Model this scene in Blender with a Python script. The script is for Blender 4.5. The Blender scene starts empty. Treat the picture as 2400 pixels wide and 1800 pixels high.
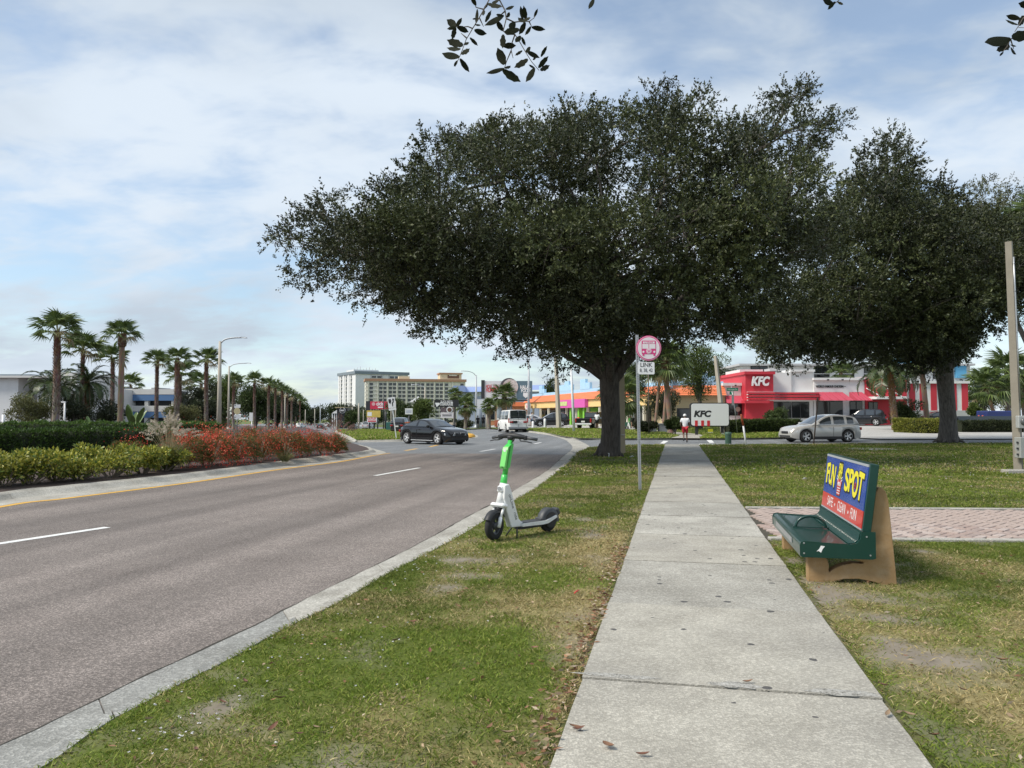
import bpy, bmesh, math, random
import numpy as np
from mathutils import Vector, Matrix, Euler
PI = math.pi
Rd = math.radians
random.seed(11)
rng = np.random.default_rng(11)
sc = bpy.context.scene
COL = sc.collection
# ------------------------------------------------------------------ camera
F = 1803.0                     # focal length in pixels of a 2400 x 1800 frame
CAMZ = 1.6
PITCH = math.atan(69.0 / F)
cd = bpy.data.cameras.new('camera')
cam = bpy.data.objects.new('camera', cd)
COL.objects.link(cam)
cam.location = (0, 0, CAMZ)
cam.rotation_euler = (PI / 2 + PITCH, 0, 0)
cd.sensor_width = 36.0
cd.lens = 36.0 * F / 2400.0
cd.clip_start = 0.05
cd.clip_end = 9000.0
sc.camera = cam
# ------------------------------------------------------------------ sun and sky
SUN_EL, SUN_AZ = Rd(48), Rd(250)          # azimuth clockwise from +Y : light from the left, a little behind
sd = bpy.data.lights.new('sun', 'SUN')
sun = bpy.data.objects.new('sun', sd)
COL.objects.link(sun)
sd.energy = 3.6
sd.angle = Rd(18)
sd.color = (1.0, 0.93, 0.82)
to_sun = Vector((math.sin(SUN_AZ) * math.cos(SUN_EL), math.cos(SUN_AZ) * math.cos(SUN_EL), math.sin(SUN_EL)))
sun.rotation_euler = to_sun.to_track_quat('Z', 'Y').to_euler()
sun.location = (-30, -10, 40)
world = bpy.data.worlds.new('World')
sc.world = world
world.use_nodes = True
wt = world.node_tree
for n in list(wt.nodes):
	wt.nodes.remove(n)
def wn(kind, **kw):
	n = wt.nodes.new(kind)
	for k, v in kw.items():
		setattr(n, k, v)
	return n
def wmath(op, a, b=None, c=None, clamp=False):
	n = wn('ShaderNodeMath', operation=op)
	n.use_clamp = clamp
	for i, v in enumerate((a, b, c)):
		if v is None:
			continue
		if isinstance(v, (int, float)):
			n.inputs[i].default_value = v
		else:
			wt.links.new(v, n.inputs[i])
	return n.outputs[0]
sky = wn('ShaderNodeTexSky', sky_type='NISHITA')
sky.sun_disc = False
sky.sun_elevation = SUN_EL
sky.sun_rotation = SUN_AZ
sky.air_density = 1.0
sky.dust_density = 0.4
sky.ozone_density = 1.5
tc = wn('ShaderNodeTexCoord')
sep = wn('ShaderNodeSeparateXYZ')
wt.links.new(tc.outputs['Generated'], sep.inputs[0])
zc = wmath('MAXIMUM', sep.outputs[2], 0.0)
den = wmath('ADD', zc, 0.26)
cu = wmath('DIVIDE', sep.outputs[0], den)
cv = wmath('DIVIDE', sep.outputs[1], den)
comb = wn('ShaderNodeCombineXYZ')
wt.links.new(cu, comb.inputs[0])
wt.links.new(cv, comb.inputs[1])
def wnoise(scale, detail, rough, distort=0.0, rot=0.0, stretch=(1, 1, 1), loc=(0, 0, 0)):
	mp = wn('ShaderNodeMapping')
	mp.inputs['Rotation'].default_value = (0, 0, rot)
	mp.inputs['Scale'].default_value = stretch
	mp.inputs['Location'].default_value = loc
	wt.links.new(comb.outputs[0], mp.inputs[0])
	n = wn('ShaderNodeTexNoise')
	n.inputs['Scale'].default_value = scale
	n.inputs['Detail'].default_value = detail
	n.inputs['Roughness'].default_value = rough
	n.inputs['Distortion'].default_value = distort
	wt.links.new(mp.outputs[0], n.inputs['Vector'])
	return n.outputs['Fac']
def wramp(v, lo, hi):
	n = wn('ShaderNodeMapRange', interpolation_type='SMOOTHSTEP')
	n.inputs['From Min'].default_value = lo
	n.inputs['From Max'].default_value = hi
	wt.links.new(v, n.inputs['Value'])
	return n.outputs[0]
big = wnoise(0.75, 4, 0.50, 0.2, 0.5, (1, 1.2, 1), (3.1, 1.7, 0))
rip = wnoise(6.5, 4, 0.55, 0.3, 0.25, (0.75, 1.1, 1), (0.4, 5.2, 0))
fine = wnoise(2.1, 6, 0.55, 0.2, 0.2, (1, 1.15, 1), (7.7, 2.2, 0))
cov = wmath('ADD', wmath('MULTIPLY', big, 0.40), wmath('ADD', wmath('MULTIPLY', rip, 0.34), wmath('MULTIPLY', fine, 0.32)))
mask = wramp(cov, 0.42, 0.60)
mask = wmath('MULTIPLY', mask, 0.68)
# even veil of thin cloud everywhere
mask = wmath('ADD', mask, 0.31, clamp=True)
thick = wramp(wnoise(0.85, 6, 0.52, 0.4, 0.9, (1, 1.3, 1), (1.3, 8.4, 0)), 0.38, 0.70)
ccol = wn('ShaderNodeMix', data_type='RGBA')
ccol.inputs['A'].default_value = (6.7, 7.5, 8.4, 1)
ccol.inputs['B'].default_value = (4.75, 5.5, 6.35, 1)
wt.links.new(thick, ccol.inputs['Factor'])
skyx = wn('ShaderNodeMix', data_type='RGBA', blend_type='MULTIPLY')
skyx.inputs['Factor'].default_value = 1.0
skyx.inputs['B'].default_value = (1.48, 1.54, 1.52, 1)
wt.links.new(sky.outputs[0], skyx.inputs['A'])
smix = wn('ShaderNodeMix', data_type='RGBA')
wt.links.new(mask, smix.inputs['Factor'])
wt.links.new(skyx.outputs['Result'], smix.inputs['A'])
wt.links.new(ccol.outputs['Result'], smix.inputs['B'])
bg = wn('ShaderNodeBackground')
bg.inputs['Strength'].default_value = 0.1
wt.links.new(smix.outputs['Result'], bg.inputs['Color'])
wo = wn('ShaderNodeOutputWorld')
wt.links.new(bg.outputs[0], wo.inputs[0])
world.cycles.sampling_method = 'MANUAL'
world.cycles.sample_map_resolution = 512
# ------------------------------------------------------------------ exposure
sc.view_settings.view_transform = 'Standard'
sc.view_settings.look = 'None'
sc.view_settings.exposure = 0.2
sc.view_settings.gamma = 1.0
sc.view_settings.use_curve_mapping = False
sc.render.engine = 'CYCLES'
sc.cycles.use_denoising = True
sc.cycles.max_bounces = 6
sc.cycles.diffuse_bounces = 3
sc.cycles.glossy_bounces = 3
sc.cycles.transmission_bounces = 4
sc.cycles.transparent_max_bounces = 6
sc.cycles.sample_clamp_indirect = 4.0
# ------------------------------------------------------------------ terrain
PY = np.array([-200, 38, 80, 150, 250, 400, 1500, 8000.0])
PZ = np.array([0, 0, -0.43, -1.4, -3.1, -4.6, -14, -60.0])
def sstep(a, b, v):
	t = np.clip((v - a) / (b - a), 0, 1)
	return t * t * (3 - 2 * t)
def Tn(x, y):
	x = np.asarray(x, float)
	y = np.asarray(y, float)
	g = sstep(4, -12, x)
	z = g * np.interp(y, PY, PZ)
	far = np.clip((y - 200) / 1300, 0, 1) * (1 - g)
	z = z - 14 * far
	z = z + sstep(14, 20, x) * np.interp(y, [52, 80], [0, 0.45]) * np.clip((300 - y) / 100, 0, 1)
	return z
def T(x, y):
	return float(Tn(x, y))
def ray(px, py):
	u = (px - 1200) / F
	v = (900 - py) / F
	c, s = math.cos(PITCH), math.sin(PITCH)
	return Vector((u, c - v * s, s + v * c))
def at(px, py, D):
	"""world point seen at photo pixel (px, py) that stands D metres away"""
	d = ray(px, py)
	k = D / d.y
	return Vector((d.x * k, D, CAMZ + d.z * k))
def G(px, py, zo=0.0):
	"""ground point (terrain + zo) at photo pixel"""
	d = ray(px, py)
	def f(D):
		k = D / d.y
		return CAMZ + d.z * k - (T(d.x * k, D) + zo)
	a = 1.2
	b = a
	while b < 6000:
		b = a * 1.03
		if f(b) <= 0:
			break
		a = b
	for _ in range(30):
		m = (a + b) / 2
		if f(m) > 0:
			a = m
		else:
			b = m
	D = (a + b) / 2
	k = D / d.y
	x = d.x * k
	return Vector((x, D, T(x, D) + zo))
def atg(px, D, zo=0.0):
	"""ground point in the pixel column px, D metres away"""
	x = (px - 1200) / F * D * 1.0
	return Vector((x, D, T(x, D) + zo))
def ztop(py, D):
	return at(1200, py, D).z
# ------------------------------------------------------------------ noise
def vnoise(x, y, seed=0):
	x = np.asarray(x, float)
	y = np.asarray(y, float)
	xi = np.floor(x).astype(np.int64)
	yi = np.floor(y).astype(np.int64)
	fx = x - xi
	fy = y - yi
	fx = fx * fx * (3 - 2 * fx)
	fy = fy * fy * (3 - 2 * fy)
	def h(a, b):
		n = (a * 374761393 + b * 668265263 + seed * 974634777) & 0xffffffff
		n = ((n ^ (n >> 13)) * 1274126177) & 0xffffffff
		return ((n ^ (n >> 16)) & 0xffff) / 65535.0
	return (h(xi, yi) * (1 - fx) + h(xi + 1, yi) * fx) * (1 - fy) + (h(xi, yi + 1) * (1 - fx) + h(xi + 1, yi + 1) * fx) * fy
def fbm(x, y, seed=0, oct=3):
	s, a, t = 0, 1.0, 0
	for i in range(oct):
		s = s + a * vnoise(np.asarray(x) * 2 ** i, np.asarray(y) * 2 ** i, seed + i * 17)
		t += a
		a *= 0.5
	return s / t
# ------------------------------------------------------------------ materials
def lin(c):
	return tuple(((v / 255.0) / 12.92 if v / 255.0 <= 0.04045 else ((v / 255.0 + 0.055) / 1.055) ** 2.4) for v in c)
MATS = {}
def new_mat(name):
	m = bpy.data.materials.new(name)
	m.use_nodes = True
	nt = m.node_tree
	b = nt.nodes['Principled BSDF']
	return m, nt, b
def mat(name, col, rough=0.6, metal=0.0, var=0.12, scale=6.0, bump=0.0, bscale=60.0, coat=0.0, spec=0.5, dirt=None, dscale=2.0, damt=0.4, alpha=None):
	"""procedural paint/plastic/metal: colour broken by noise, optional blotches and relief"""
	if name in MATS:
		return MATS[name]
	m, nt, b = new_mat(name)
	L = nt.links.new
	tcn = nt.nodes.new('ShaderNodeTexCoord')
	n1 = nt.nodes.new('ShaderNodeTexNoise')
	n1.inputs['Scale'].default_value = scale
	n1.inputs['Detail'].default_value = 6
	n1.inputs['Roughness'].default_value = 0.65
	L(tcn.outputs['Object'], n1.inputs['Vector'])
	mx = nt.nodes.new('ShaderNodeMix')
	mx.data_type = 'RGBA'
	mx.inputs['A'].default_value = (*[max(0, c * (1 - var * 1.6)) for c in col], 1)
	mx.inputs['B'].default_value = (*[min(1, c * (1 + var * 1.6)) for c in col], 1)
	L(n1.outputs['Fac'], mx.inputs['Factor'])
	out = mx.outputs['Result']
	if dirt is not None:
		n2 = nt.nodes.new('ShaderNodeTexNoise')
		n2.inputs['Scale'].default_value = dscale
		n2.inputs['Detail'].default_value = 8
		n2.inputs['Roughness'].default_value = 0.7
		L(tcn.outputs['Object'], n2.inputs['Vector'])
		mr = nt.nodes.new('ShaderNodeMapRange')
		mr.inputs['From Min'].default_value = 0.48
		mr.inputs['From Max'].default_value = 0.72
		mr.inputs['To Max'].default_value = damt
		L(n2.outputs['Fac'], mr.inputs['Value'])
		m2 = nt.nodes.new('ShaderNodeMix')
		m2.data_type = 'RGBA'
		L(mr.outputs[0], m2.inputs['Factor'])
		L(out, m2.inputs['A'])
		m2.inputs['B'].default_value = (*dirt, 1)
		out = m2.outputs['Result']
	L(out, b.inputs['Base Color'])
	b.inputs['Roughness'].default_value = rough
	b.inputs['Metallic'].default_value = metal
	b.inputs['Specular IOR Level'].default_value = spec
	b.inputs['Coat Weight'].default_value = coat
	b.inputs['Coat Roughness'].default_value = 0.04
	if bump > 0:
		n3 = nt.nodes.new('ShaderNodeTexNoise')
		n3.inputs['Scale'].default_value = bscale
		n3.inputs['Detail'].default_value = 5
		L(tcn.outputs['Object'], n3.inputs['Vector'])
		bp = nt.nodes.new('ShaderNodeBump')
		bp.inputs['Strength'].default_value = bump
		bp.inputs['Distance'].default_value = 0.01
		L(n3.outputs['Fac'], bp.inputs['Height'])
		L(bp.outputs[0], b.inputs['Normal'])
	MATS[name] = m
	return m
def leafmat(name, rough=0.55, trans=0.25, spec=0.35):
	"""leaf material: own colour of every leaf from the mesh attribute, a little light through the blade"""
	if name in MATS:
		return MATS[name]
	m, nt, b = new_mat(name)
	L = nt.links.new
	a = nt.nodes.new('ShaderNodeAttribute')
	a.attribute_name = 'Col'
	L(a.outputs['Color'], b.inputs['Base Color'])
	b.inputs['Roughness'].default_value = rough
	b.inputs['Specular IOR Level'].default_value = spec
	if trans > 0:
		tr = nt.nodes.new('ShaderNodeBsdfTranslucent')
		L(a.outputs['Color'], tr.inputs['Color'])
		ms = nt.nodes.new('ShaderNodeMixShader')
		ms.inputs[0].default_value = trans
		L(b.outputs[0], ms.inputs[1])
		L(tr.outputs[0], ms.inputs[2])
		L(ms.outputs[0], nt.nodes['Material Output'].inputs['Surface'])
	MATS[name] = m
	return m
def glassmat(name, col=(0.02, 0.025, 0.028), rough=0.05):
	return mat(name, col, rough=rough, var=0.05, spec=0.9, coat=0.6)
# ------------------------------------------------------------------ mesh builder
class MB:
	def __init__(s):
		s.v, s.f, s.sm = [], [], []
	def add(s, verts, faces, smooth=False):
		o = len(s.v)
		s.v.extend([tuple(p) for p in verts])
		s.f.extend([tuple(i + o for i in f) for f in faces])
		s.sm.extend([smooth] * len(faces))
		return s
	def box(s, c, size, rot=None, taper=1.0, bevel=0.0):
		hx, hy, hz = size[0] / 2, size[1] / 2, size[2] / 2
		if bevel > 0 and min(hx, hy, hz) > bevel * 1.01:
			b = bevel
			vs, idx = [], {}
			for sx in (-1, 1):
				for sy in (-1, 1):
					for sz in (-1, 1):
						for ax in range(3):
							p = [sx * (hx - b), sy * (hy - b), sz * (hz - b)]
							p[ax] = (sx * hx, sy * hy, sz * hz)[ax]
							idx[(sx, sy, sz, ax)] = len(vs)
							vs.append(p)
			fs = []
			for ax in range(3):
				o = [i for i in range(3) if i != ax]
				for sg in (-1, 1):
					q = []
					for a, bb in ((-1, -1), (1, -1), (1, 1), (-1, 1)):
						k = [0, 0, 0]
						k[ax] = sg
						k[o[0]] = a
						k[o[1]] = bb
						q.append(idx[(*k, ax)])
					fs.append(q)
			for ax in range(3):
				o = [i for i in range(3) if i != ax]
				for a in (-1, 1):
					for bb in (-1, 1):
						k0 = [0, 0, 0]
						k1 = [0, 0, 0]
						k0[ax], k1[ax] = -1, 1
						for k in (k0, k1):
							k[o[0]] = a
							k[o[1]] = bb
						fs.append([idx[(*k0, o[0])], idx[(*k1, o[0])], idx[(*k1, o[1])], idx[(*k0, o[1])]])
			for sx in (-1, 1):
				for sy in (-1, 1):
					for sz in (-1, 1):
						fs.append([idx[(sx, sy, sz, a)] for a in range(3)])
		else:
			vs = [(sx * hx * (taper if sz > 0 else 1), sy * hy * (taper if sz > 0 else 1), sz * hz)
				  for sz in (-1, 1) for sy in (-1, 1) for sx in (-1, 1)]
			fs = [(0, 2, 3, 1), (4, 5, 7, 6), (0, 1, 5, 4), (2, 6, 7, 3), (0, 4, 6, 2), (1, 3, 7, 5)]
		if rot is not None:
			m = rot if isinstance(rot, Matrix) else Euler(rot).to_matrix()
			vs = [m @ Vector(p) for p in vs]
		return s.add([Vector(c) + Vector(p) for p in vs], fs)
	def bx(s, x0, x1, y0, y1, z0, z1, bevel=0.0):
		return s.box(((x0 + x1) / 2, (y0 + y1) / 2, (z0 + z1) / 2), (abs(x1 - x0), abs(y1 - y0), abs(z1 - z0)), bevel=bevel)
	def tube(s, pts, r, n=8, caps=True, flat=None):
		pts = [Vector(p) for p in pts]
		rr = r if hasattr(r, '__len__') else [r] * len(pts)
		vs, fs = [], []
		up = None
		for i, p in enumerate(pts):
			d = (pts[min(i + 1, len(pts) - 1)] - pts[max(i - 1, 0)])
			if d.length < 1e-9:
				d = Vector((0, 0, 1))
			d.normalize()
			if up is None:
				up = Vector((0, 0, 1)) if abs(d.z) < 0.9 else Vector((1, 0, 0))
			a = d.cross(up)
			if a.length < 1e-6:
				a = d.orthogonal()
			a.normalize()
			up = a.cross(d).normalized()
			for k in range(n):
				t = 2 * PI * k / n
				ca, sa = math.cos(t), math.sin(t)
				if flat:
					sa *= flat
				vs.append(p + (a * ca + up * sa) * rr[i])
		for i in range(len(pts) - 1):
			for k in range(n):
				k2 = (k + 1) % n
				fs.append((i * n + k, i * n + k2, (i + 1) * n + k2, (i + 1) * n + k))
		s.add(vs, fs, True)
		if caps:
			o = len(s.v) - len(vs)
			s.f.append(tuple(o + k for k in reversed(range(n))))
			s.f.append(tuple(o + (len(pts) - 1) * n + k for k in range(n)))
			s.sm.extend([False, False])
		return s
	def lathe(s, prof, n=24, c=(0, 0, 0), axis='Z', smooth=True):
		vs, fs = [], []
		c = Vector(c)
		for r, z in prof:
			for k in range(n):
				t = 2 * PI * k / n
				a, b = r * math.cos(t), r * math.sin(t)
				p = {'Z': (a, b, z), 'Y': (a, z, b), 'X': (z, a, b)}[axis]
				vs.append(c + Vector(p))
		for i in range(len(prof) - 1):
			for k in range(n):
				k2 = (k + 1) % n
				fs.append((i * n + k, i * n + k2, (i + 1) * n + k2, (i + 1) * n + k))
		return s.add(vs, fs, smooth)
	def disc(s, c, r, n=24, axis='Z', thick=0.0):
		if thick > 0:
			return s.lathe([(0.0005, -thick / 2), (r, -thick / 2), (r, thick / 2), (0.0005, thick / 2)], n, c, axis, False)
		return s.lathe([(0.0005, 0), (r, 0)], n, c, axis, False)
	def prism(s, poly, a, b, plane='XZ'):
		"""poly of 2D points extruded from a to b along the third axis"""
		def P(p, t):
			return {'XZ': (p[0], t, p[1]), 'XY': (p[0], p[1], t), 'YZ': (t, p[0], p[1])}[plane]
		n = len(poly)
		vs = [P(p, a) for p in poly] + [P(p, b) for p in poly]
		fs = [(i, (i + 1) % n, (i + 1) % n + n, i + n) for i in range(n)]
		fs += [tuple(reversed(range(n))), tuple(range(n, 2 * n))]
		return s.add(vs, fs)
	def quad(s, a, b, c, d):
		return s.add([a, b, c, d], [(0, 1, 2, 3)])
	def grid(s, P, smooth=True, closed=False):
		"""P[i][j] points"""
		ni, nj = len(P), len(P[0])
		vs = [p for r in P for p in r]
		fs = []
		for i in range(ni - 1):
			for j in range(nj - (0 if closed else 1)):
				j2 = (j + 1) % nj
				fs.append((i * nj + j, (i + 1) * nj + j, (i + 1) * nj + j2, i * nj + j2))
		return s.add(vs, fs, smooth)
	def mesh(s, name, mats):
		me = bpy.data.meshes.new(name)
		me.from_pydata([tuple(p) for p in s.v], [], s.f)
		for m in (mats if isinstance(mats, (list, tuple)) else [mats]):
			me.materials.append(m)
		me.polygons.foreach_set('use_smooth', s.sm)
		me.update()
		return me
	def build(s, name, m, parent=None, loc=None, fix=True):
		me = s.mesh(name, m)
		if fix:
			bm = bmesh.new()
			bm.from_mesh(me)
			bmesh.ops.recalc_face_normals(bm, faces=bm.faces)
			bm.to_mesh(me)
			bm.free()
		return link(name, me, parent, loc)
def link(name, me, parent=None, loc=None, rot=None, scale=None, mw=None):
	o = bpy.data.objects.new(name, me)
	COL.objects.link(o)
	if parent is not None:
		o.parent = parent
	if loc is not None:
		o.location = loc
	if rot is not None:
		o.rotation_euler = rot
	if scale is not None:
		o.scale = scale if hasattr(scale, '__len__') else (scale,) * 3
	if mw is not None:
		o.matrix_local = mw
	return o
def tag(o, label=None, cat=None, group=None, kind=None):
	if label:
		o['label'] = label
	if cat:
		o['category'] = cat
	if group:
		o['group'] = group
	if kind:
		o['kind'] = kind
	return o
def thing(name, label, cat, loc=(0, 0, 0), rz=0.0, group=None, scale=1.0):
	o = bpy.data.objects.new(name, None)
	COL.objects.link(o)
	o.empty_display_size = 0.2
	o.location = loc
	o.rotation_euler = (0, 0, rz)
	o.scale = (scale,) * 3
	return tag(o, label, cat, group)
def copy_tree(o, parent=None):
	c = o.copy()
	COL.objects.link(c)
	c.parent = parent
	for ch in list(o.children):
		copy_tree(ch, c)
	return c
_tx = {}
def text_mesh(s, size=1.0, ext=0.01, bold=0.0, shear=0.0, align='CENTER', sx=1.0, space=1.0):
	key = (s, size, ext, bold, shear, align, sx, space)
	if key in _tx:
		return _tx[key].copy()
	cu_ = bpy.data.curves.new('text', 'FONT')
	cu_.body = s
	cu_.size = size
	cu_.extrude = ext
	cu_.offset = bold * size
	cu_.shear = shear
	cu_.align_x = align
	cu_.align_y = 'CENTER'
	cu_.resolution_u = 4
	cu_.space_character = space
	ob = bpy.data.objects.new('text', cu_)
	me = bpy.data.meshes.new_from_object(ob)
	bpy.data.objects.remove(ob)
	bpy.data.curves.remove(cu_)
	if sx != 1.0:
		me.transform(Matrix.Diagonal((sx, 1, 1, 1)))
	_tx[key] = me
	return me
def lettering(name, s, parent, m, loc, size, face='-Y', ext=0.01, bold=0.0, shear=0.0, sx=1.0, align='CENTER', mw=None, space=1.0, fit=None):
	"""raised letters; face: direction the text looks to, mw: full local matrix instead"""
	me = text_mesh(s, size, ext, bold, shear, align, sx, space)
	if fit:
		xs = [v.co.x for v in me.vertices]
		k = fit / (max(xs) - min(xs))
		me = me.copy()
		me.transform(Matrix.Diagonal((k, 1, 1, 1)))
	me.materials.clear()
	me.materials.append(m)
	if mw is None:
		rot = {'-Y': (PI / 2, 0, 0), 'Z': (0, 0, 0), '-X': (PI / 2, 0, -PI / 2)}[face]
		mw = Matrix.Translation(loc) @ Euler(rot).to_matrix().to_4x4()
	return link(name, me, parent, mw=mw)
def catmull(pts, n):
	"""smooth polyline resampled to n points by arclength"""
	P = np.array([tuple(p) for p in pts], float)
	Q = np.vstack([2 * P[0] - P[1], P, 2 * P[-1] - P[-2]])
	out = []
	for i in range(1, len(Q) - 2):
		for t in np.linspace(0, 1, 14, endpoint=False):
			a, b, c, d = Q[i - 1], Q[i], Q[i + 1], Q[i + 2]
			out.append(0.5 * ((2 * b) + (-a + c) * t + (2 * a - 5 * b + 4 * c - d) * t * t + (-a + 3 * b - 3 * c + d) * t ** 3))
	out.append(P[-1])
	out = np.array(out)
	s = np.concatenate([[0], np.cumsum(np.linalg.norm(np.diff(out, axis=0), axis=1))])
	u = np.linspace(0, s[-1], n)
	return np.stack([np.interp(u, s, out[:, k]) for k in range(out.shape[1])], 1)
def arr_mesh(name, V, Fq, mats, col=None, smooth=False):
	"""big mesh from arrays; Fq (n,k) index array; col per-vertex colours"""
	me = bpy.data.meshes.new(name)
	k = Fq.shape[1]
	me.vertices.add(len(V))
	me.vertices.foreach_set('co', np.ascontiguousarray(V, np.float32).ravel())
	me.loops.add(Fq.size)
	me.loops.foreach_set('vertex_index', np.ascontiguousarray(Fq, np.int32).ravel())
	me.polygons.add(len(Fq))
	me.polygons.foreach_set('loop_start', np.arange(0, Fq.size, k, dtype=np.int32))
	me.polygons.foreach_set('loop_total', np.full(len(Fq), k, np.int32))
	if smooth:
		me.polygons.foreach_set('use_smooth', np.ones(len(Fq), bool))
	for m in (mats if isinstance(mats, (list, tuple)) else [mats]):
		me.materials.append(m)
	if col is not None:
		ca = me.color_attributes.new('Col', 'FLOAT_COLOR', 'POINT')
		c4 = np.ones((len(V), 4), np.float32)
		c4[:, :3] = col
		ca.data.foreach_set('color', c4.ravel())
	me.update(calc_edges=True)
	return me
def unit(a):
	return a / np.maximum(np.linalg.norm(a, axis=1, keepdims=True), 1e-9)
def leaf_arrays(P, Dr, ln, wd, col, droop=0.0):
	"""diamond leaves: base P, direction Dr, length, width, colour"""
	n = len(P)
	Dr = unit(Dr)
	rv = rng.normal(size=(n, 3))
	S = unit(np.cross(Dr, rv))
	N = np.cross(S, Dr)
	ln = np.broadcast_to(ln, (n,))[:, None]
	wd = np.broadcast_to(wd, (n,))[:, None]
	mid = P + Dr * ln * 0.5 + N * wd * 0.12
	tip = P + Dr * ln
	tip[:, 2] -= droop * ln[:, 0]
	V = np.stack([P, mid + S * wd * 0.5, tip, mid - S * wd * 0.5], 1).reshape(-1, 3)
	Fq = np.arange(4 * n).reshape(-1, 4)
	return V, Fq, np.repeat(col, 4, axis=0)
def pick_cols(n, cols, jit=0.18):
	c = np.array(cols, float)[rng.integers(0, len(cols), n)]
	return c * (1 + rng.normal(0, jit, (n, 1)).clip(-0.5, 0.8))
def sheet(name, pts, zo, m, parent=None, split=(), res=None):
	"""flat polygon draped on the terrain"""
	bm = bmesh.new()
	vs = [bm.verts.new((p[0], p[1], 0)) for p in pts]
	bm.faces.new(vs)
	bmesh.ops.triangulate(bm, faces=bm.faces)
	ys = [v.co.y for v in bm.verts]
	xs = [v.co.x for v in bm.verts]
	planes = [('y', q) for q in (38, 45, 52, 60, 70, 80, 95, 115, 150, 200, 250, 320, 400, 600, 1000, 1500)]
	planes += [('x', q) for q in (-12, -9, -6, -4, -2, 0, 2, 4, 14, 16, 17, 18, 20)]
	for ax, q in planes:
		arr = ys if ax == 'y' else xs
		if min(arr) < q < max(arr):
			co = (0, q, 0) if ax == 'y' else (q, 0, 0)
			no = (0, 1, 0) if ax == 'y' else (1, 0, 0)
			bmesh.ops.bisect_plane(bm, geom=bm.verts[:] + bm.edges[:] + bm.faces[:], plane_co=co, plane_no=no)
	for v in bm.verts:
		v.co.z = T(v.co.x, v.co.y) + zo
	bmesh.ops.recalc_face_normals(bm, faces=bm.faces)
	for f in bm.faces:
		if f.normal.z < 0:
			f.normal_flip()
	me = bpy.data.meshes.new(name)
	bm.to_mesh(me)
	bm.free()
	me.materials.append(m)
	return link(name, me, parent)
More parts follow.
